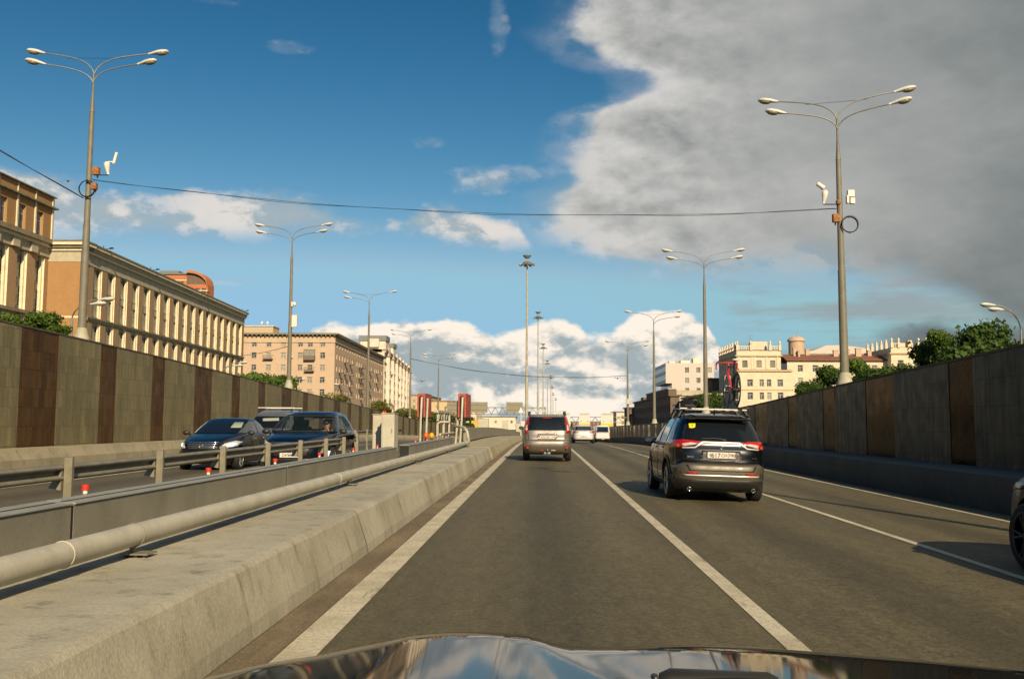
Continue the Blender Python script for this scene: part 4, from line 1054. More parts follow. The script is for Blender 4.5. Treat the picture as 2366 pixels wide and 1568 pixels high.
# --- L2: pinkish apartment block
def building_L2():
    ox, oy, oz = -55.7, 255, 0.5
    b = Bld('apartment_building', 'pinkish brick apartment block with small balconies, second on the left', (ox, oy, oz)); top = 25.0 - oz
    mb = MB(); rows = [(z - oz - .8, z - oz + .8) for z in (22.3, 19.1, 15.8, 12.5, 9.2, 5.9, 2.8)]
    cxs = [-77.7, -73.7, -69.7, -65.1, -62.4, -59.0]
    cols = [(x + 85.7 - .72, x + 85.7 + .72) for x in cxs]
    b.face(mb, (-30, 0), (0, 0), 0, top - 2.4, cols, rows, .22, 'two', skip=[(4, 1)])
    L = 95; cols = [(2.2 + i * 4.15, 3.7 + i * 4.15) for i in range(22)]
    x1 = -2.5
    b.face(mb, (0, 0), (x1, L), 0, top - 2.4, cols, rows, .22, 'two')
    mb.quad((-30, 0, top), (0, 0, top), (x1, L, top), (-30, L, top)); mb.quad((x1, L, 0), (-30, L, 0), (-30, L, top), (x1, L, top))
    b.part(mb, 'wall', M_brickP)
    mb = MB()
    for z0, z1, p in ((top - 2.4, top - 2.15, .22), (top - 2.15, top - .65, .04)):
        mb.add([(-30, -p, z0), (p, -p, z0), (x1 + p, L, z0), (-30, -p, z1), (p, -p, z1), (x1 + p, L, z1)], [(0, 1, 4, 3), (1, 2, 5, 4)]); mb.add([(-30, -p, z1), (p, -p, z1), (x1 + p, L, z1), (-30, 0.1, z1), (-.1, .1, z1), (x1 - .1, L, z1)], [(0, 1, 4, 3), (1, 2, 5, 4)])
    b.part(mb, 'frieze', M_stonePk)
    mb = MB(); p = 1.1; z0, z1 = top - .28, top + .1
    mb.add([(-30, -p, z0), (p, -p, z0), (x1 + p, L, z0), (-30, -p, z1), (p, -p, z1), (x1 + p, L, z1), (-30, 1, z0), (-1, 1, z0), (x1 - 1, L, z0), (-30, 1, z1 + .25), (-1, 1, z1 + .25), (x1 - 1, L, z1 + .25)], [(0, 1, 4, 3), (1, 2, 5, 4), (6, 7, 1, 0), (7, 8, 2, 1), (3, 4, 10, 9), (4, 5, 11, 10)])
    for i in range(26): mb.box(-29.6 + i * 1.18, -29.3 + i * 1.18, -p + .1, 0, top - .64, top - .285)
    for i in range(64):
        y = .6 + i * 1.48; xx = x1 * y / L; mb.box(xx, xx + p - .1, y, y + .3, top - .64, top - .285)
    b.part(mb, 'cornice', M_cornice)
    M_st2 = mat('penthouse', (0.45, 0.36, 0.24), .8)
    mb = MB(); mb.box(-28, -17.5, 2, 8, top + .1, top + 2.2); b.part(mb, 'roof_hut', M_st2)
    mb = MB(); mb.box(-28.3, -17.2, 1.7, 8.3, top + 2.203, top + 2.4)
    for x in (-21, -19.4): mb.cyl((x, 3, top + 2.4), .05, 1.0, 6); mb.blob((x, 3, top + 3.3), (.35, .1, .35), 10, 6)
    b.part(mb, 'aerial', M_white)
    def bal(x, z, w=2.6, gl=False): balcony(b, (x - w / 2, 0, z), (1, 0), w, glazed=gl, d=1.1 if not gl else 1.2)
    X = lambda i: cxs[i] + 55.7
    bal(X(1), 18.2 - oz); bal(X(4), 18.1 - oz - .1, 2.9, True); bal(X(4), 14.9 - oz); bal(X(1), 11.6 - oz); bal(X(4), 8.3 - oz)
    u = Vector((x1, L, 0)).normalized()
    for ci in (1, 3, 5, 9, 10, 14, 18):
        for ri in (1, 2, 3, 4):
            if (ci * 7 + ri * 3) % 5 == 0: continue
            p = u * (cols[ci][0] - .5); z = rows[ri][0] - .15
            balcony(b, (p.x, p.y, z), (u.x, u.y), 2.5, d=1.3)
    for (x, z) in ((-27.2, 12.2 - oz), (-8.6, 8.9 - oz + 3.6), (-12.0, 18.4 - oz)):
        mb = MB(); mb.box(x, x + .8, -.4, -.02, z, z + .6); mb.cyl((x + .4, -.42, z + .3), .22, .02, 12, axis='y'); b.part(mb, 'air_conditioner', M_pent)
    b.done()
building_L2()

# --- L3: tall ornate pale block behind it
def building_L3():
    ox, oy, oz = -58.9, 356, 0
    b = Bld('apartment_building', 'tall ornate cream apartment block with roof turrets behind the pinkish block', (ox, oy, oz)); top = 28.6
    mb = MB(); L = 136; x1 = -9.6
    rows = [(z - 1.0, z + 1.0) for z in (25.2, 21.7, 18.2, 14.7, 11.2, 7.7, 4.2)]
    cols = [(1.6 + i * 4.0, 3.2 + i * 4.0) for i in range(33)]
    b.face(mb, (0, 0), (x1, L), 0, top - 1.2, cols, rows, .3, 'two')
    b.face(mb, (-20, 0), (0, 0), 0, top - 1.2, [(3 + i * 4, 4.6 + i * 4) for i in range(4)], rows[:2], .3, 'two')
    mb.quad((-20, 0, top), (0, 0, top), (x1, L, top), (-20, L, top)); mb.quad((x1, L, 0), (-25, L, 0), (-25, L, top), (x1, L, top))
    b.part(mb, 'wall', M_whiteS)
    u = Vector((x1, L, 0)).normalized(); nn = Vector((u.y, -u.x, 0)); rz = math.atan2(u.y, u.x)
    def along(a0, a1, out, z0, z1, m_, nm, out0=-.05):
        mb = MB(); q0 = u * a0; q1 = u * a1
        vs = [q0 + nn * out0, q1 + nn * out0, q1 + nn * out, q0 + nn * out]
        mb.add([(*v.xy, z0) for v in vs] + [(*v.xy, z1) for v in vs], [(0, 1, 2, 3), (7, 6, 5, 4), (3, 2, 6, 7), (0, 3, 7, 4), (1, 5, 6, 2)]); return b.part(mb, nm, m_)
    along(0, L, .5, top - 1.2, top - .8, M_whiteS, 'cornice', -1); along(0, L, .9, top - .8, top, M_cornice, 'cornice', -1)
    along(0, L, .3, 9.3, 9.7, M_cornice, 'string_course'); along(0, L, .25, 23.3, 23.6, M_cornice, 'string_course')
    for a in range(8, 132, 20): along(a, a + 7, 1.3, 0, top - 2.4, M_whiteS, 'bay'); along(a - .3, a + 7.3, 1.8, top - 2.4, top - 1.9, M_cornice, 'bay'); along(a + .2, a + 6.8, 1.0, top - 1.9, top + 1.4, M_whiteS, 'bay')
    for a in range(8, 132, 20):
        for z in (25.2, 21.7, 18.2, 14.7, 11.2, 7.7):
            for q in (1.0, 4.4):
                if z > 24: continue
                p = u * (a + q) + nn * 1.31; b.win(Vector((p.x, p.y, z - 1)), u, 1.5, 2.0, 'two')
    for a in range(2, 134, 8):
        for z in (20.5, 13.5, 6.5):
            if (a + int(z)) % 3: p = u * (a - .4); balcony(b, (p.x, p.y, z - 0.0), (u.x, u.y), 2.6, d=1.0, m=M_whiteS)
    mb = MB(); mb.box(-9.5, .2, 1, 9, top, top + 3.2); mb.box(-6, -2.2, -.4, 1, top + .8, top + 3.9); b.part(mb, 'turret', M_whiteS)
    mb = MB()
    for x in (-9.3, -6.5, -2, .0): mb.tube([(x, 1.2, top), (x, 1.2, top + 4.2), (x, 1.2, top + 4.4), (x, 1.2, top + 5.4)], [.3, .3, .5, .05], 8); b.part(mb, 'finial', M_whiteS); mb = MB()
    mb.box(-11, -1.5, 30, 38, top, top + 3.0)
    b.part(mb, 'turret', M_whiteS)
    mb = MB(); mb.box(-10, .5, .6, 9.4, top + 3.203, top + 5.2); b.part(mb, 'turret_roof', M_roofG); mb = MB(); mb.box(-11.4, -1.2, 29.5, 38.5, top + 3.003, top + 4.6); b.part(mb, 'turret_roof', M_roofG)
    b.done()
building_L3()

# --- orange tower far left, behind the roof line
b = Bld('tower_block', 'orange brick tower with arched gable rising behind the long office roof', (-126.5, 330, 2))
top = 51.5
mb = MB(); rows = [(top - 5.6, top - 3.2), (top - 9.4, top - 7.0), (top - 13, top - 10.6), (top - 16.8, top - 14.4)]
b.face(mb, (-10, 0), (1.5, 0), 0, top - .6, [(1.6, 3.2), (5.0, 6.6), (8.6, 10.2)], rows, .4, 'dark')
b.face(mb, (1.5, -.6), (9, -.6), 0, top - 4.2, [(.8, 2.2), (3.1, 4.7), (5.3, 6.9)], [(r0 - 2.4, r1 - 2.4) for r0, r1 in rows], .4, 'two')
mb.quad((9, -.6, 0), (9, 6, 0), (9, 6, top - 4.2), (9, -.6, top - 4.2)); mb.quad((1.5, 0, 0), (1.5, -.6, 0), (1.5, -.6, top), (1.5, 0, top)); mb.quad((-10, 0, top - .6), (1.5, 0, top - .6), (1.5, 6, top - .6), (-10, 6, top - .6))
b.part(mb, 'wall', M_redbr)
mb = MB(); n_ = 14
arc = [(1.5 + 7.5 * (k / n_), top - 4.2 + 4.6 * math.sin(math.pi * (.18 + .82 * (1 - (k / n_)) * 1.0) * .62 + .0) ** .9) for k in range(n_ + 1)]
arc = [(1.5 + 7.5 * (k / n_), top - 4.2 + 4.9 * math.sqrt(max(0, 1 - (k / n_) ** 2.2))) for k in range(n_ + 1)]
for (a, c0), (d, c1) in zip(arc[:-1], arc[1:]):
    mb.quad((a, -1.4, c0), (d, -1.4, c1), (d, 6, c1), (a, 6, c0)); mb.quad((a, -1.4, c0 - .9), (d, -1.4, c1 - .9), (d, -1.4, c1), (a, -1.4, c0))
b.part(mb, 'roof', M_redbr)
mb = MB(); mb.add([(a, -.2, max(top - 4.19, c0 - .5)) for a, c0 in arc] + [(9, -.2, top - 4.2), (1.5, -.2, top - 4.2)], [tuple(range(len(arc) + 2))]); b.part(mb, 'arch', M_brown)
mb = MB(); mb.box(-10.3, 1.8, -.5, 6, top - .597, top - .2); mb.box(-9, -2, 1, 5, top - .2, top + .9); b.part(mb, 'coping', M_roofG)
mb = MB(); mb.box(-10.02, 9.1, -.75, -.4, top - 6.6, top - 6.3); mb.box(-10, 1.5, -.14, -.0, top - 2.8, top - 2.5); b.part(mb, 'string_course', M_stoneC)
b.done()

# --- far low buildings on the left
def simple(name, label, x0, x1, y0, y1, z1, m_, rowsn, cw=4.0, ww=1.5, z0=-2, side='R', roofm=None, hip=0, style='two', trim=None, crows=3.3, wh_=1.7, first=2.2):
    b = Bld(name, label, ((x0 + x1) / 2, y0, z0)); xa = (x0 - x1) / 2; xb = -xa; D = y1 - y0; top = z1 - z0
    rows = [(top - first - wh_ - i * crows, top - first - i * crows) for i in range(rowsn)]
    rows = [r for r in rows if r[0] > .3]
    mb = MB(); nf = max(1, int((xb - xa - 1) / cw)); cf = [((xb - xa) / nf * (i + .5) - ww / 2, (xb - xa) / nf * (i + .5) + ww / 2) for i in range(nf)]
    b.face(mb, (xa, 0), (xb, 0), 0, top, cf, rows, .25, style)
    ns = max(1, int(D / cw)); cs_ = [(D / ns * (i + .5) - ww / 2, D / ns * (i + .5) + ww / 2) for i in range(ns)]
    if side == 'R': b.face(mb, (xb, 0), (xb, D), 0, top, cs_, rows, .25, style); mb.quad((xa, D, 0), (xa, 0, 0), (xa, 0, top), (xa, D, top))
    else: b.face(mb, (xa, D), (xa, 0), 0, top, cs_, rows, .25, style); mb.quad((xb, 0, 0), (xb, D, 0), (xb, D, top), (xb, 0, top))
    mb.quad((xa, 0, top), (xb, 0, top), (xb, D, top), (xa, D, top)); mb.quad((xb, D, 0), (xa, D, 0), (xa, D, top), (xb, D, top))
    b.part(mb, 'wall', m_)
    mb = MB(); mb.box(xa - .5, xb + .5, -.5, D + .5, top + .003, top + .45); b.part(mb, 'cornice', trim or M_cornice)
    if hip:
        mb = MB(); zt = top + .453; i_ = min((xb - xa), D) * .35
        mb.add([(xa - .4, -.4, zt), (xb + .4, -.4, zt), (xb + .4, D + .4, zt), (xa - .4, D + .4, zt), (xa + i_, i_, zt + hip), (xb - i_, i_, zt + hip), (xb - i_, D - i_, zt + hip), (xa + i_, D - i_, zt + hip)], [(0, 1, 5, 4), (1, 2, 6, 5), (2, 3, 7, 6), (3, 0, 4, 7), (4, 5, 6, 7)])
        b.part(mb, 'roof', roofm or M_roofR)
    return b, xa, xb, D, top
b, *_ = simple('apartment_building', 'peach building with dark eaves just right of the ornate cream block', -80, -62, 515, 590, 15.6, M_stonePk, 4); b.done()
b, *_ = simple('apartment_building', 'ochre stepped block behind the left red box', -61, -49, 530, 600, 12.8, M_yel2, 3); b.done()
b, *_ = simple('apartment_building', 'low cream block behind the gantry on the left', -50, -38, 560, 620, 9.5, M_whiteS, 3); b.done()
b, *_ = simple('apartment_building', 'long low white building behind the sign backs of the left gantry', -36, -16, 600, 640, 4.6, M_whiteS, 1, z0=-4); b.done()
b, *_ = simple('apartment_building', 'small white building left of the masts at the crest', -13, -3, 640, 660, 2.6, M_whiteS, 1, z0=-5); b.done()
b, *_ = simple('office_building', 'far dark red gridded office block behind the white signs', 21, 42, 640, 670, 1.8, mat('maroon_wall', (0.17, 0.075, 0.06), .8, var=.1), 3, z0=-8, cw=2.4, ww=1.2, crows=2.2, wh_=1.3, first=.4); b.done()
b, *_ = simple('apartment_building', 'cream building with a curved cornice behind the farthest right lamp post', 44, 66, 560, 600, 7.5, M_whiteS, 2, z0=-4, side='L', cw=6, ww=1.4); b.done()

# --- right side
def building_R5():
    ox, oy, oz = 49, 240, 0.3
    b = Bld('apartment_building', 'large cream apartment house with balustraded towers and red roof behind the right wall', (ox, oy, oz))
    T1 = 19.6 - oz; TL = 14.4 - oz
    mb = MB(); rowsT = [(T1 - 4.3, T1 - 2.5)]
    b.face(mb, (0, 0), (11, 0), TL, T1, [(1.4, 2.7), (4.9, 6.2), (8.3, 9.6)], rowsT, .25, 'dark')
    rowsL = [(TL - 4.0 - i * 3.2, TL - 2.2 - i * 3.2) for i in range(4)]
    b.face(mb, (-.3, -3), (12.8, -3), 0, TL, [(2.2, 3.6), (5.2, 6.3), (7.0, 8.1), (9.6, 11.0)], rowsL, .25, 'two')
    b.face(mb, (0, 24), (0, 0), 0, T1, [(2 + i * 3.4, 3.3 + i * 3.4) for i in range(6)], [(T1 - 4.3 - i * 3.2, T1 - 2.5 - i * 3.2) for i in range(5)], .25, 'two')
    mb.quad((-.3, 0, 0), (-.3, -3, 0), (-.3, -3, TL), (-.3, 0, TL)); mb.quad((12.8, -3, 0), (12.8, 1, 0), (12.8, 1, TL), (12.8, -3, TL)); mb.quad((11, 0, TL), (11, 20, TL), (11, 20, T1), (11, 0, T1)); mb.quad((0, 0, T1), (11, 0, T1), (11, 24, T1), (0, 24, T1)); mb.quad((-.3, -3, TL), (12.8, -3, TL), (12.8, 0, TL), (-.3, 0, TL))
    # long wing
    TW = 17.2 - oz
    b.face(mb, (12.8, 1), (37.6, 1), 0, TW, [(2.6 + i * 3.7, 3.9 + i * 3.7) for i in range(6)], [(TW - 2.9 - i * 3.2, TW - 1.2 - i * 3.2) for i in range(5)], .25, 'two')
    # second tower
    b.face(mb, (37.6, -2), (46.5, -2), 0, T1 + .6, [(1.6, 3.0), (5.6, 7.0)], [(T1 - 4.3 - i * 3.2, T1 - 2.5 - i * 3.2) for i in range(4)], .25, 'two')
    b.face(mb, (37.6, 18), (37.6, -2), 0, T1 + .6, [(2 + i * 4, 3.4 + i * 4) for i in range(4)], [(T1 - 4.3, T1 - 2.5)], .25, 'two')
    mb.quad((37.6, -2, T1 + .6), (46.5, -2, T1 + .6), (46.5, 18, T1 + .6), (37.6, 18, T1 + .6))
    b.face(mb, (46.5, 0), (62, 0), 0, T1 - 3, [(1.6 + i * 3.7, 3.0 + i * 3.7) for i in range(4)], [(T1 - 6.3, T1 - 4.5), (T1 - 9.5, T1 - 7.7)], .25, 'two')
    b.part(mb, 'wall', M_yel)
    # bands, pilasters, balustrades
    mb = MB()
    mb.box(-.4, 11.4, -.4, 24.2, T1 - 1.5, T1 - 1.2); mb.box(-.6, 13.2, -3.4, .0, TL - .25, TL + .1); mb.box(-.45, 12.95, -3.15, -3.002, TL - 4.9, TL - 4.6); mb.box(37.2, 46.9, -2.4, 18.2, T1 - 1.0, T1 - .6)
    b.part(mb, 'string_course', M_yel2)
    mb = MB()
    for x in (.3, 3.6, 4.3, 7.2, 9.9): mb.box(x, x + .5, -.14, -.003, TL + .6, T1 - 1.6)
    b.part(mb, 'pilaster', M_yel)
    def balus(x0, x1, y, z, n_, m_=M_yel, yend=None):
        mb = MB()
        mb.box(x0, x1, y - .15, y + .15, z + .9, z + 1.1); k = x0
        while k < x1 - .2: mb.box(k, k + .18, y - .08, y + .08, z, z + .9); k += .45
        for i in range(n_):
            xx = x0 + (x1 - x0) * i / (n_ - 1); mb.box(xx - .3, xx + .3, y - .3, y + .3, z, z + 1.4); mb.tube([(xx, y, z + 1.4), (xx, y, z + 1.7), (xx, y, z + 2.1), (xx, y, z + 2.5)], [.18, .32, .28, .04], 8)
        b.part(mb, 'balustrade', m_)
    balus(.2, 3.6, 0, T1, 2); balus(8.4, 10.8, 0, T1, 2)
    balus(37.8, 39.5, -2, T1 + .6, 2); balus(44.4, 46.3, -2, T1 + .6, 2); balus(48, 58, 0, T1 - 3, 4)
    for i in range(7):
        mb = MB(); y = 1.5 + i * 3.4; mb.box(-.3, .3, y - .3, y + .3, T1, T1 + 1.4); mb.tube([(0, y, T1 + 1.4), (0, y, T1 + 1.9), (0, y, T1 + 2.4)], [.2, .3, .04], 6)
        b.part(mb, 'finial', M_yel); mb = MB()
        if i < 5: mb.box(37.4, 38.0, y - .3, y + .3, T1 + .6, T1 + 2.0); mb.tube([(37.7, y, T1 + 2), (37.7, y, T1 + 2.4), (37.7, y, T1 + 3)], [.2, .3, .04], 6); b.part(mb, 'finial', M_yel)
    mb = MB(); mb.box(-.1, .1, 1, 24, T1 + .9, T1 + 1.1); b.part(mb, 'balustrade', M_yel)
    mb = MB(); mb.box(4.4, 8.2, 2, 6, T1, T1 + 2.4); mb.box(3.9, 4.395, 2.4, 5, T1, T1 + 1.5); b.part(mb, 'roof_hut', M_yel); mb = MB(); mb.box(40.6, 44.2, 1, 6, T1 + .6, T1 + 2.0); mb.box(42.6, 43.6, 0, 1.6, T1 + .6, T1 + 2.6); b.part(mb, 'roof_hut', M_yel)
    mb = MB(); mb.box(-.2, 11.2, -.2, 24, T1 + .003, T1 + .12); mb.box(-.3, 12.9, -3.05, -.1, TL + .103, TL + .2)
    mb.add([(12.4, .4, TW + .1), (38, .4, TW + .1), (38, 7, TW + 1.9), (12.4, 7, TW + 1.9), (12.4, 14, TW), (38, 14, TW)], [(0, 1, 2, 3), (3, 2, 5, 4)]); mb.box(12.4, 37.5, .3, .7, TW - .1, TW + .1)
    mb.box(38, 46.3, -1.6, 17, T1 + .603, T1 + .75)
    b.part(mb, 'roof', M_roofR)
    for x, y, w, h in ((15.5, 5, 1.0, 2.2), (18.9, 6, .9, 2.0), (16.4, 4, .5, 1.4), (25.5, 4.4, 1.2, 1.6), (31.2, 4.6, 1.4, 2.1), (34.4, 5.2, .9, 1.6), (29.6, 6.5, .7, 2)):
        mb = MB(); mb.box(x, x + w, y, y + .9, TW + .6, TW + 1.1 + h); mb.box(x - .1, x + w + .1, y - .1, y + 1, TW + 1.1 + h + .003, TW + 1.25 + h); b.part(mb, 'chimney', M_brickP)
    for (x, z, w) in ((5.0, TL - 8.9, 4.2), (5.0, TL - 12.1, 4.2), (5.9, TL - 5.6, .01), (21.5, TW - 6.3, 2.4)):
        if w > 1: balcony(b, (x, -3 if x < 12 else 1, z), (1, 0), w, d=1.0, m=M_yel2)
    mb = MB()
    for x, y, z in ((5.2, 8, T1), (41.5, 6, T1 + .6), (47.5, 6, T1 - 3 + .6), (44.8, 8, T1 + .6)):
        mb.tube([(x, y, z), (x, y, z + 4.6)], .05, 5)
        for k in (3.4, 3.9, 4.4): mb.tube([(x - .8, y, z + k), (x + .8, y, z + k)], .03, 4)
    b.part(mb, 'aerial', M_galv)
    b.done()
building_R5()
# round tower and pale long roof behind it
b = Bld('tower', 'round brick turret with conical cap behind the cream apartment house', (69.8, 262, .3), 'tower')
mb = MB(); mb.cyl((0, 0, 0), 2.1, 23.4, 24); o = b.part(mb, 'wall', M_brickP)
mb = MB(); mb.tube([(0, 0, 23.4), (0, 0, 23.9), (0, 0, 24.5)], [2.4, 2.4, 1.7], 24); mb.tube([(.6, 0, 24.5), (.6, 0, 26)], .08, 5); mb.tube([(-.9, 0, 24.5), (-.9, 0, 25.2)], .2, 6); b.part(mb, 'cap', M_brickP)
mb = MB(); mb.tube([(0, 0, 19.8), (0, 0, 20.1)], [2.2, 2.2], 24, caps=False); b.part(mb, 'string_course', M_stonePk)
b = Bld('hall', 'long pale curved roof of a hall behind the red roof of the cream house', (88, 330, .3))
mb = MB(); L = 62
pr_h = [(-2, 20), (-1, 24.6), (6, 26.2), (10, 27.9), (15, 28.0), (22, 27.2), (27, 26.0), (34, 25.6), (46, 25.6), (46, 20)]
for (a, c0), (d, c1) in zip(pr_h[:-1], pr_h[1:]): mb.quad((a, 0, c0), (d, 0, c1), (d, 30, c1), (a, 30, c0))
mb.add([(a, 0, c_) for a, c_ in pr_h], [tuple(range(len(pr_h)))]); mb.box(-2, 46, .01, 30, 0, 20); b.part(mb, 'roof', M_pent)
mb = MB(); mb.box(-2.3, 46.3, -.2, -.01, 23.0, 23.3); mb.box(0, 30, -.2, -.01, 25.0, 25.2); b.part(mb, 'gutter', M_stoneG)

# white modern block
b = Bld('office_building', 'white modern block with a notched glass corner, right of the crest', (43, 330, 0)); top = 22.0
mb = MB(); rows = [(top - 3.4 - i * 3.55, top - 1.5 - i * 3.55) for i in range(4)]
cols = [(6.6, 8.0), (10.5, 11.9), (14.4, 15.8)]
b.face(mb, (0, 0), (16.6, 0), top - 7.0, top, cols, [r for r in rows if r[0] > top - 7.0], .25, 'three')
b.face(mb, (2.1, 0), (16.6, 0), 0, top - 7.0, [(a - 2.1, c_ - 2.1) for a, c_ in cols], [r for r in rows if r[1] < top - 7.0], .25, 'three')
mb.quad((0, 0, top), (16.6, 0, top), (16.6, 36, top), (0, 36, top)); mb.quad((2.1, 0, top - 7.0), (0, 0, top - 7.0), (0, 30, top - 7.0), (2.1, 30, top - 7.0)); mb.box(-2.0, 2.09, -1, 34, 0, 8.6); mb.quad((16.6, 0, 0), (16.6, 36, 0), (16.6, 36, top), (16.6, 0, top))
b.part(mb, 'wall', M_pent)
mb = MB(); mb.quad((2.09, 30, 8.6), (2.09, 0.01, 8.6), (2.09, .01, top - 7.0), (2.09, 30, top - 7)); b.part(mb, 'glass_wall', M_glassW)
M_strip = mat('metal_strip', (0.33, 0.35, 0.34), .45, var=.06)
M_ribbon = mat('ribbon_glass', (0.22, 0.28, 0.30), .15)
for z0, z1, m_, nm in ((top - 1.2, top - .0, M_strip, 'spandrel'), (top - 2.8, top - 1.2, M_ribbon, 'ribbon_window'), (top - 4.0, top - 2.8, M_strip, 'spandrel'), (top - 5.8, top - 4.0, M_ribbon, 'ribbon_window'), (top - 7, top - 5.8, M_strip, 'spandrel')):
    mb = MB(); mb.quad((0, 36, z0), (0, 0, z0), (0, 0, z1), (0, 36, z1)); b.part(mb, nm, m_)
mb = MB(); mb.box(9.8, 12.2, 2, 6, top, top + 1.8); mb.box(5.5, 8.6, 2, 6, top, top + 1.0); mb.box(1.5, 3.5, 2, 6, top, top + .7); b.part(mb, 'roof_hut', M_stoneC)
b.done()
b, xa, xb, D, top = simple('apartment_building', 'white house with a plain grey frieze below the modern white block', 42.7, 55.5, 300, 322, 9.9, M_pent, 2, z0=0, side='L', first=.7, wh_=1.6, cw=2.6, ww=.9, trim=M_stoneG)
mb = MB(); mb.box(xa - .35, xb + .35, -.35, D, top + .453, top + 1.7); b.part(mb, 'frieze', M_stoneG); b.done()
b, xa, xb, D, top = simple('apartment_building', 'long brown shaded building facing the road below the modern block', 34, 36.4, 252, 350, 8.4, M_brown, 3, z0=-2, side='L', style='dark', trim=M_brown); 
mb = MB(); mb.box(xa + .3, xb, 6, 60, top + .453, top + 2.0); mb.box(xa + .6, xb - .4, 72, 80, top + .453, top + 1.6); b.part(mb, 'roof_storey', M_brown); mb = MB(); mb.box(xa + .1, xb, 5.8, 60, top + 2.003, top + 2.35); b.part(mb, 'coping', M_stoneG); b.done()
b, *_ = simple('apartment_building', 'low brown block in front of the long shaded building, white house above it', 36.5, 42.3, 242, 252, 6.6, M_brown, 2, z0=-2, side='L', style='dark', trim=M_brown); b.done()
b, xa, xb, D, top = simple('apartment_building', 'brown building with a lit end wall behind the roof bars of the black car', 35.6, 38.2, 205, 241, 7.3, M_brown, 2, z0=-2, side='L', style='dark', trim=M_yel2); b.done()
b, *_ = simple('apartment_building', 'narrow dark brown building beside the cream house tower', 47.6, 52, 268, 278, 13.5, M_brown, 4, z0=0, side='L', style='dark', trim=M_brown); b.done()
b, *_ = simple('apartment_building', 'small far brown house left of the long shaded building', 33, 38, 358, 380, 6.8, M_brown, 2, z0=-3, side='L', style='dark', trim=M_brown); b.done()

# ------------------------------------------------------------------ trees
def tree_meshes(seed, rx, rz_, n, leaf, mat_, lobes=9):
    rg = np.random.default_rng(seed)
    L = []
    for k in range(lobes):
        a = rg.uniform(0, 2 * math.pi); rr = rg.uniform(.15, .62) * rx; zz = rg.uniform(-.55, .62) * rz_
        L.append((rr * math.cos(a), rr * math.sin(a), zz, rg.uniform(.36, .56) * rx, rg.uniform(.30, .45) * rz_, rg.uniform(0, 1)))
    vs = []; fs = []; tone = []
    for i in range(n):
        lx, ly, lz, lr, lh, tn = L[rg.integers(len(L))]
        d = rg.normal(size=3); d /= np.linalg.norm(d); q = rg.uniform(.55, 1.08) ** .6
        # clumps: pull points toward a few directions
        c_ = np.array([lx, ly, lz]) + d * np.array([lr, lr, lh]) * q
        c_ += rg.normal(size=3) * leaf * .5
        s_ = leaf * rg.uniform(.5, 1.25)
        nr = d + rg.normal(size=3) * .7; nr /= np.linalg.norm(nr)
        a = np.cross(nr, rg.normal(size=3)); a /= np.linalg.norm(a); b_ = np.cross(nr, a)
        o_ = len(vs)
        for (p, q2) in ((-1, -.25), (-.2, -.8), (1, -.1), (.15, .75)): vs.append(tuple(c_ + a * p * s_ * .6 + b_ * q2 * s_ * .6))
        fs.append((o_, o_ + 1, o_ + 2, o_ + 3)); tt = np.clip(.5 * tn + rg.uniform(0, .55), 0, 1); tone += [tt] * 4
    me = bpy.data.meshes.new('crown'); me.from_pydata(vs, [], fs); me.materials.append(mat_)
    at = me.attributes.new('tone', 'FLOAT', 'POINT'); at.data.foreach_set('value', tone)
    mb = MB()
    mb.tube([(0, 0, -rz_ - 5), (.1, .05, -rz_ * .9), (.05, .1, -.2 * rz_), (.1, 0, .3 * rz_)], [.3 * rx * .22 + .06, .2 * rx * .2 + .05, .1, .03], 8)
    for k in range(7):
        l = L[k % len(L)]; mb.tube([(.05, .05, -rz_ * .75 + k * .12 * rz_), (l[0] * .55, l[1] * .55, l[2] - .25 * rz_), (l[0], l[1], l[2] + .1 * rz_)], [.07, .045, .02], 5)
    return me, mb.mesh('trunk', M_trunk)
TV = {'A': [tree_meshes(s, 3, 3, 3800, .42, M_leafA) for s in (1, 2)], 'C': [tree_meshes(s, 3, 3, 3400, .40, M_leafC) for s in (3,)], 'B': [tree_meshes(s, 3, 3, 2600, .36, M_leafB) for s in (5, 6)]}
def tree(x, y, zc, rx, rz_, kind, label, var=0, group='trees and bushes behind the walls'):
    me, tr = TV[kind][var % len(TV[kind])]
    t = thing('tree' if rz_ > 1.6 else 'bush', label, 'tree' if rz_ > 1.6 else 'bush', (x, y, zc - rz_), R((x * 37) % 360), group)
    for nm, m_ in (('crown', me), ('trunk', tr)):
        o = link(nm, m_, t, (0, 0, rz_)); o.scale = (rx / 3, rx / 3, rz_ / 3)
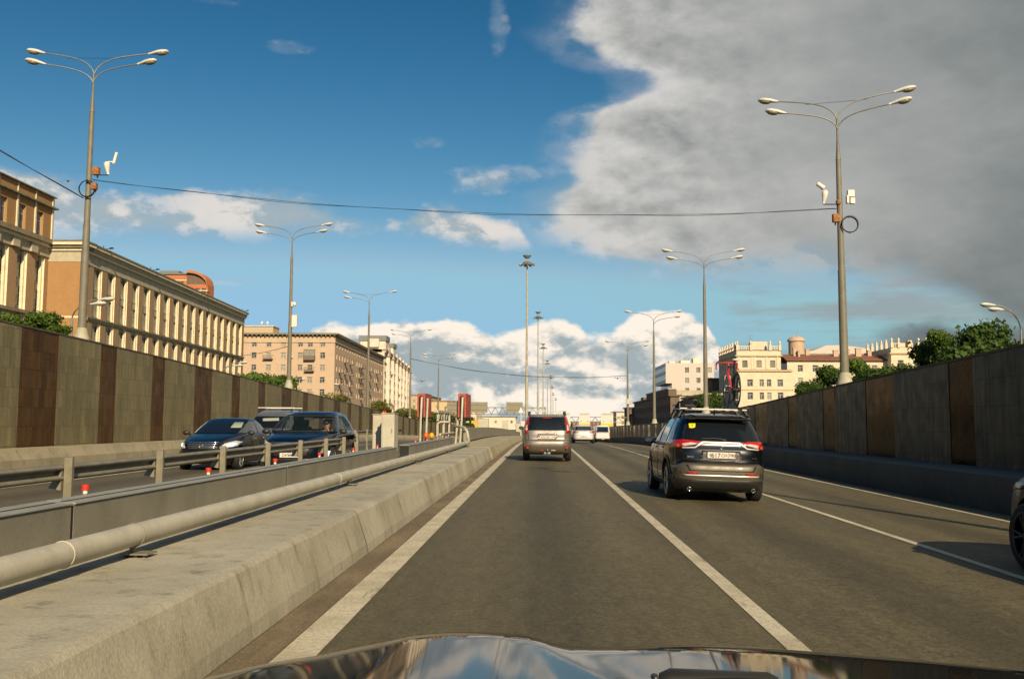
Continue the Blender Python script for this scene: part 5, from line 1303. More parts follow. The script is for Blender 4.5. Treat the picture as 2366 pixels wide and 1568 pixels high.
# right-hand trees (behind the wall)
for (xd, yd, Y, r0, rz0, k, lab) in (
    (16.6, 3.3, 60, 1.1, .85, 'A', 'dark bush left of the nearest right lamp post base'),
    (15.6, 2.6, 60, .8, .6, 'A', 'low bush against the cream house just above the right wall'),
    (18.6, 4.3, 62, 1.1, 1.0, 'A', 'bushy tree directly behind the nearest right lamp post'),
    (20.4, 4.8, 62, 1.0, 1.05, 'C', 'lighter tree top just right of the nearest right lamp post'),
    (20.9, 3.9, 60, 1.6, .9, 'A', 'wide low bush along the wall right of the lamp post'),
    (22.2, 4.2, 60, 1.4, 1.1, 'A', 'rounded tree between the right lamp post and the taller trees'),
    (22.9, 5.1, 56, 1.5, 1.5, 'A', 'dark tree left of the tallest tree on the right'),
    (23.7, 5.45, 52, 1.7, 1.65, 'A', 'tallest dark tree on the right beside the small lamp'),
    (22.3, 6.0, 54, .8, .9, 'C', 'feathery tree top left of the tallest right tree'),
    (22.4, 4.3, 50, 1.8, 1.6, 'A', 'dark tree low in front of the tallest right tree'),
    (25.4, 4.8, 51, 1.0, 1.3, 'A', 'dark tree at the far right under the small lamp'),
    (29.6, 2.6, 100, 1.6, 1.3, 'A', 'tree in front of the red-roofed wing of the cream house')):
    tree(xd, Y, yd, r0, rz0, k, lab, int(xd * 10) % 2)
tree(33.2, 190, 4.6, 3.2, 3.2, 'A', 'green tree beside the second right lamp post behind the black car', 1)
# left-hand
tree(-22.8, 42.5, 5.75, .95, .75, 'C', 'leafy tree top peeping over the left wall at the picture edge', 0)
tree(-21.8, 42.0, 5.3, .7, .5, 'C', 'small tree top over the left wall next to the orange brick corner', 0)
tree(-24.3, 42.5, 5.6, .8, .8, 'C', 'leafy bush at the very left edge above the wall', 0)
tree(-24.6, 70, 3.9, 1.3, 1.2, 'C', 'small bush above the left wall in front of the long office block', 0)
for i, (x, y, zc, rx) in enumerate([(-25.3, 85, 4.3, 1.7), (-23.4, 83, 4.2, 1.7), (-21.9, 80, 4.0, 1.4), (-27.0, 88, 4.6, 1.4)]):
    tree(x, y, zc, rx, 1.6 if i else 1.9, 'C', ['bright green tree left of the second left lamp post, its tallest crown', 'bright green bush touching the second left lamp post on its left', 'bright green bush right at the base of the second left lamp post', 'bright green bush at the corner of the pinkish block'][i], i)
for i, (x, y, zc, rx, rz_) in enumerate([(-23.6, 103, 3.4, 1.3, 1.2), (-21.2, 100, 3.3, 1.1, 1.1), (-25.0, 150, 2.8, 2.2, 1.9), (-28.0, 160, 3.2, 2.4, 2.0), (-22.6, 150, 2.2, 1.9, 1.6), (-23, 175, 2.2, 2.2, 1.8), (-20.6, 160, 1.8, 1.6, 1.4)]):
    tree(x, y, zc, rx, rz_, 'B', ['thin yellow-green sapling before the pinkish block, left one', 'thin yellow-green sapling before the pinkish block, right one', 'yellow-green bush below the ornate cream block, its middle', 'yellow-green bush below the ornate cream block, its left end', 'yellow-green bush near the fourth left lamp post', 'yellow-green tree behind the fourth left lamp post', 'low yellow-green bush right of the fourth left lamp post'][i], i)
tree(-24.0, 200, 1.9, 2.6, 2.2, 'A', 'dark green tree behind the left red box', 0)
tree(-21.0, 205, 1.6, 2.4, 2.2, 'A', 'dark green tree between the two red boxes', 1)
tree(-28.0, 210, 2.2, 2.6, 2.2, 'A', 'dark green tree left of the left red box', 1)
tree(-16.5, 215, 1.0, 2.2, 2.0, 'A', 'dark green tree just left of the right red box', 0)

# small side-street lamps behind the walls
def small_lamp(x, y, z0, h, sx, label, L=1.6, two=True):
    t = thing('side_street_lamp', label, 'street lamp', (x, y, z0), 0, 'small curved street lamps behind the walls')
    mb = MB(); mb.tube([(0, 0, -2), (0, 0, h * .7)], [.07, .05], 10); mb.build('pole', M_arm, t)
    for i in range(2 if two else 1):
        pts = [(sx * L * (1 - i * .12) * q ** 1.6, -i * .5 * q, h * .7 + (h * .3 - i * .28) * math.sin(q * math.pi / 2)) for q in np.linspace(0, 1, 10)]
        mb = MB(); mb.tube(pts, .028, 7); mb.build('arm', M_arm, t)
        mb = MB(); gl = MB(); lamp_head(mb, gl, pts[-1], (sx, 0), .05); hd = mb.build('lamp_head', M_lamph, t); gl.build('lens', M_lampg, hd)
small_lamp(23.4, 47.0, 3.2, 4.0, -1, 'small twin-headed lamp at the right edge behind the tallest tree', 1.2)
small_lamp(-22.6, 45.0, 4.2, 3.0, 1, 'small twin-headed lamp over the left wall before the brick office block', 1.3)
small_lamp(-26.6, 78, 2.0, 4.2, 1, 'small faint lamp in front of the long office block', 1.6)
small_lamp(-22.0, 108, 1.2, 4.4, -1, 'small curved lamp in front of the side of the pinkish block', 1.0, False)
small_lamp(28.0, 90, 1.0, 4.4, -1, 'small curved lamp in front of the cream apartment house', 1.2, False)

# ------------------------------------------------------------------ cars
def slice_pts(w, yr, yf, nr, nf, N=120):
    yc = (yr + yf) / 2; L = (yf - yr) / 2; out = []
    for k in range(N):
        ph = 2 * math.pi * (k + .5) / N; c_, s_ = math.cos(ph), math.sin(ph)
        n_ = nf if s_ > 0 else nr
        r0 = (abs(c_) ** n_ + abs(s_) ** n_) ** (-1 / n_)
        out.append((w * c_ * r0, yc + L * s_ * r0))
    return out
def catmull(T, sub=4):
    T = np.array(T, float); out = []
    for i in range(len(T) - 1):
        p0, p1, p2, p3 = T[max(i - 1, 0)], T[i], T[i + 1], T[min(i + 2, len(T) - 1)]
        for k in range(sub):
            t = k / sub; m1 = (p2 - p0) / 2; m2 = (p3 - p1) / 2
            # limit overshoot
            d = p2 - p1; m1 = np.where(m1 * d < 0, 0, np.where(abs(m1) > 3 * abs(d), 3 * d, m1)); m2 = np.where(m2 * d < 0, 0, np.where(abs(m2) > 3 * abs(d), 3 * d, m2))
            h = ((2 * t ** 3 - 3 * t ** 2 + 1) * p1 + (t ** 3 - 2 * t ** 2 + t) * m1 + (-2 * t ** 3 + 3 * t ** 2) * p2 + (t ** 3 - t ** 2) * m2)
            out.append(h)
    out.append(T[-1]); return out
class Car:
    def __init__(s, name, label, levels, wheels, pnt, r_wheel=.34, group=None, width=1.8, cat='car'):
        s.t = thing(name, label, cat, (0, 0, 0), 0, group)
        lv = catmull(levels); N = 120; vs = []; fs = []
        for z, w, yr, yf, nr, nf in lv: vs += [(x, y, z) for x, y in slice_pts(w, yr, yf, nr, nf, N)]
        K = len(lv)
        for i in range(K - 1):
            for k in range(N): fs.append((i * N + k, i * N + (k + 1) % N, (i + 1) * N + (k + 1) % N, (i + 1) * N + k))
        fs.append(tuple(range(N - 1, -1, -1))); fs.append(tuple((K - 1) * N + k for k in range(N)))
        me = bpy.data.meshes.new('body'); me.from_pydata(vs, [], fs); me.materials.append(pnt); me.materials.append(M_under)
        s.bvh = BVHTree.FromPolygons([Vector(v) for v in vs], fs)
        s.wheels = wheels; s.width = width
        # wheel arches
        tmp = bpy.data.objects.new('tmp', me); COL.objects.link(tmp)
        mb = MB()
        for y in wheels:
            for sx in (-1, 1): mb.tube([(sx * (width / 2 - .27), y, r_wheel + .01), (sx * (width / 2 + .2), y, r_wheel + .01)], r_wheel + .055, 28)
        cme = mb.mesh('cut', M_under); cut = bpy.data.objects.new('cut', cme); COL.objects.link(cut)
        bm_ = tmp.modifiers.new('b', 'BOOLEAN'); bm_.object = cut; bm_.operation = 'DIFFERENCE'; bm_.solver = 'EXACT'; bm_.material_mode = 'TRANSFER'
        dg = bpy.context.evaluated_depsgraph_get(); me2 = bpy.data.meshes.new_from_object(tmp.evaluated_get(dg)); 
        bpy.data.objects.remove(tmp); bpy.data.objects.remove(cut)
        if len(me2.polygons) < 500: me2 = me
        me2.name = 'body'
        for p in me2.polygons: p.use_smooth = True
        me2.set_sharp_from_angle(angle=R(38))
        s.body = link('body', me2, s.t)
        for y in wheels:
            for sx in (-1, 1): s.wheel(sx, y, r_wheel)
    def wheel(s, sx, y, r):
        w = thing_part('wheel', s.t, (sx * (s.width / 2 - .12), y, r))
        mb = MB(); K = 32; prof = [(-.10, r - .10), (-.11, r - .03), (-.085, r), (.085, r), (.11, r - .03), (.10, r - .10)]
        vs = []
        for k in range(K):
            a = 2 * math.pi * k / K
            for x, q in prof: vs.append((x, q * math.cos(a), q * math.sin(a)))
        mb.add(vs, [(k * 6 + j, k * 6 + j + 1, ((k + 1) % K) * 6 + j + 1, ((k + 1) % K) * 6 + j) for k in range(K) for j in range(5)], 0, True)
        mb.build('tyre', M_black, w)
        mb = MB(); rr = r - .095; xo = sx * .085
        mb.torus((sx * .09, 0, 0), rr, .014, 'x', 28, 6); mb.cyl((sx * .02, 0, 0), rr, sx * .01, 24, 1, axis='x')
        mb.cyl((sx * .05, 0, 0), .055, sx * .04, 12, axis='x')
        for k in range(5):
            a = 2 * math.pi * k / 5
            for da in (-.16, .16):
                mb.tube([(sx * .075, .04 * math.cos(a), .04 * math.sin(a)), (sx * .085, rr * math.cos(a + da), rr * math.sin(a + da))], .018, 6)
        mb.build('rim', [M_alu, M_under], w)
    def patch(s, name, poly, side, mats, off=.006, parent=None, step=.06, mi=0, sym=False):
        o = None
        for sg in ((1, -1) if sym else (1,)):
            pl = [(p[0] * sg, p[1]) for p in poly]
            if side == 'LR': sd = 'left' if sg > 0 else 'right'; pl = poly
            else: sd = side
            area = sum(pl[i][0] * pl[(i + 1) % len(pl)][1] - pl[(i + 1) % len(pl)][0] * pl[i][1] for i in range(len(pl)))
            if area < 0: pl = pl[::-1]
            pts = []; edges = []
            for i, a in enumerate(pl):
                b = pl[(i + 1) % len(pl)]; n_ = max(1, int(math.dist(a, b) / step))
                for k in range(n_): pts.append((a[0] + (b[0] - a[0]) * k / n_, a[1] + (b[1] - a[1]) * k / n_))
            nb_ = len(pts); edges = [(i, (i + 1) % nb_) for i in range(nb_)]
            xs_ = [p[0] for p in pts]; ys_ = [p[1] for p in pts]
            for x in np.arange(min(xs_) + step / 2, max(xs_), step):
                for y in np.arange(min(ys_) + step / 2, max(ys_), step):
                    ins = False; j = len(pl) - 1
                    for i in range(len(pl)):
                        if (pl[i][1] > y) != (pl[j][1] > y) and x < (pl[j][0] - pl[i][0]) * (y - pl[i][1]) / (pl[j][1] - pl[i][1]) + pl[i][0]: ins = not ins
                        j = i
                    if ins: pts.append((float(x), float(y)))
            res = delaunay_2d_cdt([Vector(p) for p in pts], edges, [], 1, 1e-5)
            V, _, F = res[0], res[1], res[2]
            vs = []; miss = []
            for p in V:
                if sd == 'rear': o_, d = Vector((p[0], -3, p[1])), Vector((0, 1, 0))
                elif sd == 'front': o_, d = Vector((p[0], 9, p[1])), Vector((0, -1, 0))
                elif sd == 'left': o_, d = Vector((-3, p[0], p[1])), Vector((1, 0, 0))
                elif sd == 'right': o_, d = Vector((3, p[0], p[1])), Vector((-1, 0, 0))
                else: o_, d = Vector((p[0], p[1], 5)), Vector((0, 0, -1))
                h, nrm, _, _ = s.bvh.ray_cast(o_, d)
                if h is None: miss.append((len(vs), o_, d)); vs.append(None); continue
                if nrm.dot(d) > 0: nrm = -nrm
                vs.append(h + nrm * off)
            for k_, o_, d in miss:
                # a ray that passes the body: take the surface point nearest to the closest hit of this patch
                hs = [v for v in vs if isinstance(v, Vector)]
                if not hs: hs = [o_ + d * 3]
                b_ = min(hs, key=lambda v: ((v - o_) - d * (v - o_).dot(d)).length)
                q_ = o_ + d * (b_ - o_).dot(d); h, nrm, _, _ = s.bvh.find_nearest(q_); vs[k_] = [h + nrm * off]
            vs = [v[0] if isinstance(v, list) else v for v in vs]
            mb = MB(); F = [tuple(f) for f in F]
            mb.add(vs, F, 0, True)
            # thin rim so that the patch has real thickness
            rim_v = vs[:nb_] + [v - (vs[i] - v) * 0 - Vector((0, 0, 0)) for i, v in enumerate(vs[:nb_])]
            o = mb.build(name, mats, parent or s.t)
            me = o.data; bmx = bmesh.new(); bmx.from_mesh(me); bmesh.ops.recalc_face_normals(bmx, faces=bmx.faces)
            dref = {'rear': Vector((0, -1, 0)), 'front': Vector((0, 1, 0)), 'left': Vector((-1, 0, 0)), 'right': Vector((1, 0, 0)), 'top': Vector((0, 0, 1))}[sd]
            if sum((f.normal.dot(dref) * f.calc_area() for f in bmx.faces)) < 0: bmesh.ops.reverse_faces(bmx, faces=bmx.faces)
            bmx.to_mesh(me); bmx.free()
            if off > .002 and name not in ('rear_window', 'side_window', 'windscreen'):
                sl = o.modifiers.new('solid', 'SOLIDIFY'); sl.thickness = off * .9; sl.offset = -1
        return o
    def mirror(s, y, z, x, m_=None, front=False):
        for sx in (-1, 1):
            mb = MB(); Mx = Matrix.Identity(3)
            mb.blob((sx * (x + .09), y, z + .03), (.105, .06, .07), 14, 9); mb.tube([(sx * (x - .05), y + .03, z - .02), (sx * (x + .05), y, z + .01)], .03, 8)
            o = mb.build('mirror', m_ or M_blackp, s.t)
            mb = MB(); vs = [(sx * (x + .09) + .08 * math.cos(a), y - .057, z + .03 + .052 * math.sin(a)) for a in np.linspace(0, 2 * math.pi, 15)[:-1]]
            mb.add(vs, [tuple(range(14))]); mb.build('mirror_glass', mat('mirror_glass', (.15, .16, .16), .05, metal=.9), o)
    def plate(s, x, y, z, txt, side, w=.52, h=.112):
        sg = -1 if side == 'rear' else 1
        mb = MB(); mb.box(x - w / 2, x + w / 2, y - .006, y + .006, z - h / 2, z + h / 2); p = mb.build('number_plate', M_plate, s.t)
        mb = MB(); mb.box(x - w / 2 - .008, x + w / 2 + .008, y - .003 - sg * .004, y + .003 - sg * .004, z - h / 2 - .008, z + h / 2 + .008); mb.build('plate_frame', M_blackp, p)
        for body, sz, dx_ in txt:
            text(body, sz, (x + dx_ * (1 if side == 'rear' else -1), y + sg * .008, z - sz * .36), R(90), 0 if side == 'rear' else R(180), M_ink, p, 'lettering')
        mb = MB(); xd = x + (.132 if side == 'rear' else -.132); mb.box(xd - .002, xd + .002, y + sg * .0065, y + sg * .0085, z - h / 2, z + h / 2); mb.build('divider', M_ink, p)
        return p
def thing_part(name, parent, loc):
    o = bpy.data.objects.new(name, None); COL.objects.link(o); o.parent = parent; o.location = loc; o.empty_display_size = .1; return o
def text(body, size, loc, rx, rz, m_, parent, name):
    c_ = bpy.data.curves.new('t', 'FONT'); c_.body = body; c_.size = size; c_.align_x = 'CENTER'; c_.extrude = .0008; c_.offset = size * .014
    tmp = bpy.data.objects.new('t', c_); COL.objects.link(tmp)
    dg = bpy.context.evaluated_depsgraph_get(); me = bpy.data.meshes.new_from_object(tmp.evaluated_get(dg)); bpy.data.objects.remove(tmp)
    me.materials.clear(); me.materials.append(m_)
    o = link(name, me, parent, loc); o.rotation_euler = (rx, 0, rz); return o

# levels: z, half width, y rear, y front, corner exponent rear, front
# --- black crossover, two lanes to the right
SUV = [(.20, .78, .28, 4.30, 7, 5), (.27, .86, .12, 4.48, 7, 5), (.40, .905, .03, 4.57, 6, 4.5), (.55, .925, .0, 4.60, 6, 4.2), (.68, .93, .01, 4.59, 6, 4.2), (.74, .93, .05, 4.57, 6, 4.2), (.80, .928, .075, 4.54, 6, 4.2), (.92, .925, .085, 4.46, 6, 4.2), (1.00, .92, .10, 4.30, 6, 4), (1.05, .915, .105, 3.95, 6, 4), (1.10, .905, .115, 3.55, 6, 4), (1.15, .885, .14, 3.38, 6, 4.5), (1.30, .83, .25, 3.02, 5.5, 5), (1.45, .765, .36, 2.68, 5, 5), (1.56, .70, .45, 2.40, 5, 4.5), (1.62, .645, .40, 2.22, 5, 4), (1.66, .56, .50, 1.98, 4, 4), (1.685, .42, .75, 1.75, 3, 3), (1.69, .2, 1.0, 1.5, 2, 2)]
c = Car('parked_car'.replace('parked_', ''), 'black crossover with roof bars carrying a red bicycle, two lanes over', SUV, (.95, 3.64), P_black, .36, width=1.855)
c.patch('lower_cladding', [(-.80, .24), (.80, .24), (.86, .40), (.62, .44), (-.62, .44), (-.86, .40)], 'rear', M_blackp, .012)
c.patch('bumper', [(-.80, .42), (.80, .42), (.88, .66), (.70, .74), (-.70, .74), (-.88, .66)], 'rear', P_lower, .012)
c.patch('bumper_seam', [(-.66, .70), (-.60, .60), (.60, .60), (.66, .70), (.62, .70), (.575, .615), (-.575, .615), (-.62, .70)], 'rear', M_under, .016)
c.patch('bumper_trim', [(-.70, .505), (.70, .505), (.70, .53), (-.70, .53)], 'rear', M_silver, .018)
c.patch('reflector', [(.44, .545), (.66, .545), (.66, .575), (.44, .575)], 'rear', M_tail, .020, sym=True)
w = c.patch('rear_window', [(-.70, 1.15), (.70, 1.15), (.585, 1.50), (-.585, 1.50)], 'rear', M_glassD, .008, step=.04)
c.patch('window_seal', [(-.74, 1.135), (.74, 1.135), (.62, 1.53), (-.62, 1.53)], 'rear', M_blackp, .003, step=.04)
c.patch('tail_light', [(.38, 1.125), (.44, 1.10), (.70, 1.03), (.885, 1.01), (.90, 1.15), (.72, 1.165), (.50, 1.16)], 'rear', M_tail, .014, sym=True, step=.03)
c.patch('reversing_light', [(.44, 1.105), (.50, 1.085), (.70, 1.045), (.72, 1.095), (.56, 1.12)], 'rear', M_tailw, .020, sym=True, step=.03)
c.patch('turn_signal', [(.76, 1.03), (.86, 1.025), (.86, 1.075), (.77, 1.08)], 'rear', M_amber, .020, sym=True, step=.03)
c.patch('chrome_trim', [(-.34, 1.115), (.34, 1.115), (.48, 1.02), (.72, 1.005), (.72, 1.03), (.49, 1.045), (.36, 1.145), (-.36, 1.145), (-.49, 1.045), (-.72, 1.03), (-.72, 1.005), (-.48, 1.02)], 'rear', M_silver, .018, step=.03)
c.patch('tailgate_recess', [(-.42, .78), (.42, .78), (.36, .98), (-.36, .98)], 'rear', M_blackp, .006)
c.patch('tailgate_lip', [(-.72, .775), (.72, .775), (.72, .80), (-.72, .80)], 'rear', P_black, .022)
c.patch('side_window', [(.55, 1.13), (.62, 1.40), (.75, 1.50), (1.15, 1.545), (2.1, 1.555), (2.45, 1.50), (3.22, 1.155), (3.2, 1.12)], 'LR', M_glassD, .006, sym=True, step=.05)
c.patch('window_pillar', [(1.05, 1.12), (1.10, 1.12), (1.16, 1.55), (1.11, 1.55)], 'LR', M_blackp, .012, sym=True, step=.04)
c.patch('window_pillar', [(2.00, 1.12), (2.10, 1.12), (2.06, 1.56), (1.98, 1.56)], 'LR', M_blackp, .012, sym=True, step=.04)
c.patch('side_cladding', [(.0, .22), (4.5, .22), (4.5, .40), (3.95, .42), (3.2, .36), (1.42, .36), (.5, .48), (.05, .60)], 'LR', M_blackp, .010, sym=True, step=.08)
for q in (.95, 3.64):
    a = np.linspace(R(-8), R(188), 16)
    c.patch('arch_trim', [(q + .43 * math.cos(t_), .37 + .43 * math.sin(t_)) for t_ in a] + [(q + .50 * math.cos(t_), .37 + .50 * math.sin(t_)) for t_ in a[::-1]], 'LR', M_blackp, .014, sym=True, step=.06)
c.patch('door_handle', [(1.45, .98), (1.66, .98), (1.66, 1.01), (1.45, 1.01)], 'LR', M_chrome, .02, sym=True, step=.03)
c.patch('door_handle', [(2.45, .97), (2.66, .97), (2.66, 1.0), (2.45, 1.0)], 'LR', M_chrome, .02, sym=True, step=.03)
c.patch('door_seam', [(1.35, .35), (1.362, .35), (1.30, 1.1), (1.288, 1.1)], 'LR', M_under, .004, sym=True)
c.patch('door_seam', [(2.18, .35), (2.192, .35), (2.14, 1.1), (2.128, 1.1)], 'LR', M_under, .004, sym=True)
c.mirror(3.05, 1.08, .93)
c.plate(0, .055, .90, [('E', .085, -.205), ('617', .118, -.105), ('CH', .082, .052), ('790', .086, .197)], 'rear')
# badge: ellipses ring
mb = MB(); mb.torus((0, 0, 0), .05, .0055, 'y', 24, 6, sy=.66); mb.torus((0, 0, .008), .03, .005, 'y', 20, 6, sy=.5); mb.torus((0, 0, 0), .022, .005, 'y', 18, 6, sx=.7, sy=1.35); mb.build('badge', M_chrome, c.t, (0, .078, 1.045))
text('RAV4', .05, (-.58, .07, .84), R(90), 0, M_chrome, c.t, 'lettering'); text('AWD', .035, (.62, .07, .845), R(90), 0, M_chrome, c.t, 'lettering')
for sx in (-1, 1):
    mb = MB(); mb.torus((sx * .60, .03, .26), .036, .006, 'y', 20, 6); mb.cyl((sx * .60, .028, .26), .033, .12, 16, 1, axis='y'); mb.build('exhaust', [M_chrome, M_under], c.t)
mb = MB(); mb.tube([(-.36, .155, 1.20), (-.1, .15, 1.215), (.06, .15, 1.20)], .008, 6); mb.box(.03, .10, .10, .16, 1.165, 1.20); mb.build('wiper', M_blackp, c.t)
mb = MB(); mb.box(-.62, .62, .26, .46, 1.575, 1.60); bevel(mb.build('spoiler', P_black, c.t), .01)
mb = MB(); mb.tube([(0, .9, 1.66), (0, .82, 1.75), (0, .80, 1.77)], [.03, .015, .005], 8); mb.build('antenna', M_blackp, c.t)
for yb in (.95, 1.75):
    mb = MB(); mb.box(-.66, .66, yb - .03, yb + .03, 1.765, 1.79); bevel(mb.build('roof_bar', M_silver, c.t), .008)
    for sx in (-1, 1):
        mb = MB(); mb.tube([(sx * .70, yb, 1.60), (sx * .66, yb, 1.68), (sx * .60, yb, 1.765)], [.05, .04, .035], 8); mb.build('rack_foot', M_blackp, c.t)
for sx in (-1, 1):
    mb = MB(); mb.tube([(sx * .63, .6, 1.635), (sx * .62, .7, 1.665), (sx * .61, 2.1, 1.66), (sx * .63, 2.25, 1.60)], .018, 8); mb.build('roof_rail', M_blackp, c.t)
# empty bicycle tray on the left, holder on the right
mb = MB(); mb.box(-.50, -.42, .55, 2.0, 1.80, 1.825); mb.tube([(-.46, .62, 1.83), (-.52, .60, 1.92), (-.40, .60, 1.95), (-.36, .64, 1.86)], .02, 8); mb.tube([(-.46, 1.5, 1.83), (-.56, 1.45, 1.93), (-.44, 1.4, 1.98)], .02, 8); mb.blob((-.46, .9, 1.86), (.06, .08, .04), 10, 6); mb.tube([(-.62, .5, 1.83), (-.46, .5, 1.83)], .015, 6); mb.build('bike_tray', M_blackp, c.t)
mb = MB(); mb.box(.50, .58, .30, 2.35, 1.80, 1.825); mb.tube([(.30, 1.4, 1.80), (.36, 1.42, 1.86), (.48, 1.35, 2.0), (.535, 1.25, 2.35), (.54, 1.2, 2.44)], .02, 8); mb.build('bike_tray', M_blackp, c.t)
mb = MB(); mb.box(-.15 / 2 - .51, .15 / 2 - .51, .2265, .2295, 1.39, 1.49); 
stk = thing_part('sticker', c.t, (0, 0, 0))
bpy.data.objects.remove(stk)
pt = c.patch('sticker', [(-.565, 1.47), (-.565, 1.39), (-.50, 1.39), (-.455, 1.41), (-.44, 1.48), (-.565, 1.48)], 'rear', mat('sticker_yellow', (.70, .66, .02), .5), .012, step=.03)
t_ = text('!', .095, (-.503, .335, 1.392), R(90) , 0, M_ink, pt, 'exclamation_mark')
h_, n_, _, _ = c.bvh.ray_cast(Vector((-.50, -3, 1.43)), Vector((0, 1, 0))); t_.location = (-.503, h_.y - .055, 1.395); t_.rotation_euler = (R(90 - 33), 0, 0)
t_.location = Vector((-.503, h_.y, 1.43)) + n_ * (.016 if n_.y < 0 else -.016) - Vector((0, math.sin(R(33)) * .034, math.cos(R(33)) * .034)) * 1.0
CAR_RAV = c
c.t.location = (3.38, 18.15, zs(3.38) - .01); c.t.rotation_euler = (0, R(1.6), R(.4))

# --- bicycle on its roof
bk = thing('bicycle', 'red road bicycle standing upright on the roof of the black crossover', 'bicycle', (3.92, 19.25, 1.725), R(.4)); bk.rotation_euler = (0, R(1.2), R(.4))
M_redb = paint('bike_red', (0.55, 0.02, 0.012), .0, .3); M_bkw = paint('bike_white', (0.6, .55, .52), 0, .3)
for y, nm in ((0, 'wheel'), (1.0, 'wheel')):
    w = thing_part('wheel', bk, (0, y, .345))
    mb = MB(); mb.torus((0, 0, 0), .33, .014, 'x', 32, 6); mb.build('tyre', M_black, w)
    mb = MB(); mb.torus((0, 0, 0), .305, .012, 'x', 32, 6); mb.cyl((-.04, 0, 0), .022, .08, 10, axis='x')
    for k in range(16):
        a = 2 * math.pi * k / 16; mb.tube([(.02 * (-1) ** k, 0, 0), (0, .30 * math.cos(a), .30 * math.sin(a))], .0025, 4)
    mb.build('rim', M_blackp, w)
mb = MB(); BB = (0, .42, .29); ST = (0, .27, .80); HT = (0, .86, .86); HB = (0, .90, .70)
mb.tube([HT, HB], .022, 10); mb.tube([BB, HB], [.024, .026], 10, 0); mb.build('down_tube', M_redb, bk); mb = MB(); mb.tube([BB, ST], .018, 10); mb.tube([ST, HT], .018, 10)
for sx in (-1, 1): mb.tube([BB, (sx * .06, .2, .31), (sx * .065, 0, .345)], .010, 6); mb.tube([(0, .28, .76), (sx * .06, .1, .5), (sx * .065, 0, .345)], .008, 6)
mb.build('frame', M_blackp, bk)
mb = MB()
for sx in (-1, 1): mb.tube([(0, .90, .69), (sx * .05, .93, .66), (sx * .055, .98, .42), (sx * .05, 1.0, .345)], .014, 8)
mb.build('fork', M_bkw, bk)
mb = MB(); mb.tube([HT, (0, .85, .90), (0, .93, .94)], .016, 8)
for sx in (-1, 1): mb.tube([(0, .93, .94), (sx * .19, .95, .94), (sx * .215, 1.0, .94), (sx * .22, 1.04, .90), (sx * .225, 1.02, .83), (sx * .23, .95, .80)], .016, 8); mb.tube([(sx * .217, 1.03, .95), (sx * .22, 1.08, .88), (sx * .222, 1.07, .82)], .010, 6)
mb.build('handlebar', M_redb, bk)
mb = MB(); mb.tube([ST, (0, .24, .93)], .013, 8); mb.build('seat_post', M_blackp, bk)
mb = MB(); mb.blob((0, .12, .95), (.075, .06, .025), 12, 7); mb.blob((0, .22, .95), (.03, .15, .022), 12, 7); mb.build('saddle', M_white, bk)
mb = MB(); mb.torus((.05, .42, .29), .08, .012, 'x', 20, 6); mb.tube([(.06, .42, .29), (.09, .50, .15)], .012, 6); mb.tube([(-.06, .42, .29), (-.09, .34, .43)], .012, 6); mb.box(.07, .16, .46, .54, .14, .16); mb.box(-.16, -.07, .30, .38, .42, .44); mb.build('crank', M_alu, bk)
mb = MB(); mb.tube([(.045, .4, .37), (.045, .02, .375)], .006, 5); mb.tube([(.045, .4, .21), (.045, .02, .30)], .006, 5); mb.cyl((.03, 0, .345), .05, .03, 14, axis='x'); mb.build('chain', M_blackp, bk)
mb = MB(); mb.cyl((0, .36, .42), .035, .18, 12); mb.build('bottle', M_blackp, bk)
CARROLL = 0

# --- beige crossover straight ahead
XT = [(.24, .74, .32, 4.35, 7, 5), (.32, .82, .10, 4.50, 7, 5), (.45, .87, .02, 4.60, 6, 4.5), (.62, .89, .0, 4.63, 6, 4.5), (.72, .893, .02, 4.62, 6, 4.5), (.80, .893, .09, 4.60, 7, 4.5), (.95, .89, .10, 4.52, 7, 4.5), (1.02, .885, .11, 4.35, 7, 4.5), (1.08, .88, .12, 3.9, 7, 4.5), (1.14, .865, .13, 3.55, 7, 4.5), (1.30, .82, .18, 3.25, 6.5, 5), (1.48, .765, .25, 2.92, 6, 5), (1.60, .72, .32, 2.68, 6, 5), (1.66, .67, .38, 2.5, 5, 5), (1.69, .58, .50, 2.3, 4, 4), (1.705, .35, .8, 2.0, 3, 3)]
c = Car('car', 'beige-silver boxy crossover with tall red tail lights straight ahead', XT, (.98, 3.61), P_beige, .35, width=1.785)
c.patch('rear_window', [(-.66, 1.13), (.66, 1.13), (.60, 1.575), (-.60, 1.575)], 'rear', M_glassD, .008, step=.05)
c.patch('window_seal', [(-.70, 1.11), (.70, 1.11), (.64, 1.60), (-.64, 1.60)], 'rear', M_blackp, .003, step=.05)
c.patch('tail_light', [(.69, .99), (.80, 1.02), (.82, 1.16), (.735, 1.45), (.665, 1.60), (.635, 1.60), (.68, 1.30), (.70, 1.12)], 'rear', M_tail, .016, sym=True, step=.03)
c.patch('reversing_light', [(.72, 1.10), (.79, 1.12), (.745, 1.30), (.705, 1.30)], 'rear', M_tailw, .024, sym=True, step=.03)
c.patch('plate_recess', [(-.34, .86), (-.30, .79), (.32, .79), (.36, .86), (.34, .99), (-.32, .99)], 'rear', M_blackp, .006, step=.05)
c.patch('plate_surround', [(-.33, .865), (-.29, .80), (.31, .80), (.35, .865), (.33, .95), (-.31, .95)], 'rear', P_beige, .010, step=.05)
c.patch('chrome_trim', [(-.31, .955), (.33, .955), (.33, .985), (-.31, .985)], 'rear', M_chrome, .016, step=.05)
c.patch('bumper_seam', [(-.86, .765), (.86, .765), (.86, .78), (-.86, .78)], 'rear', M_under, .004)
c.patch('tailgate_seam', [(-.66, .77), (-.70, 1.1), (-.685, 1.1), (-.645, .77)], 'rear', M_under, .004, sym=True)
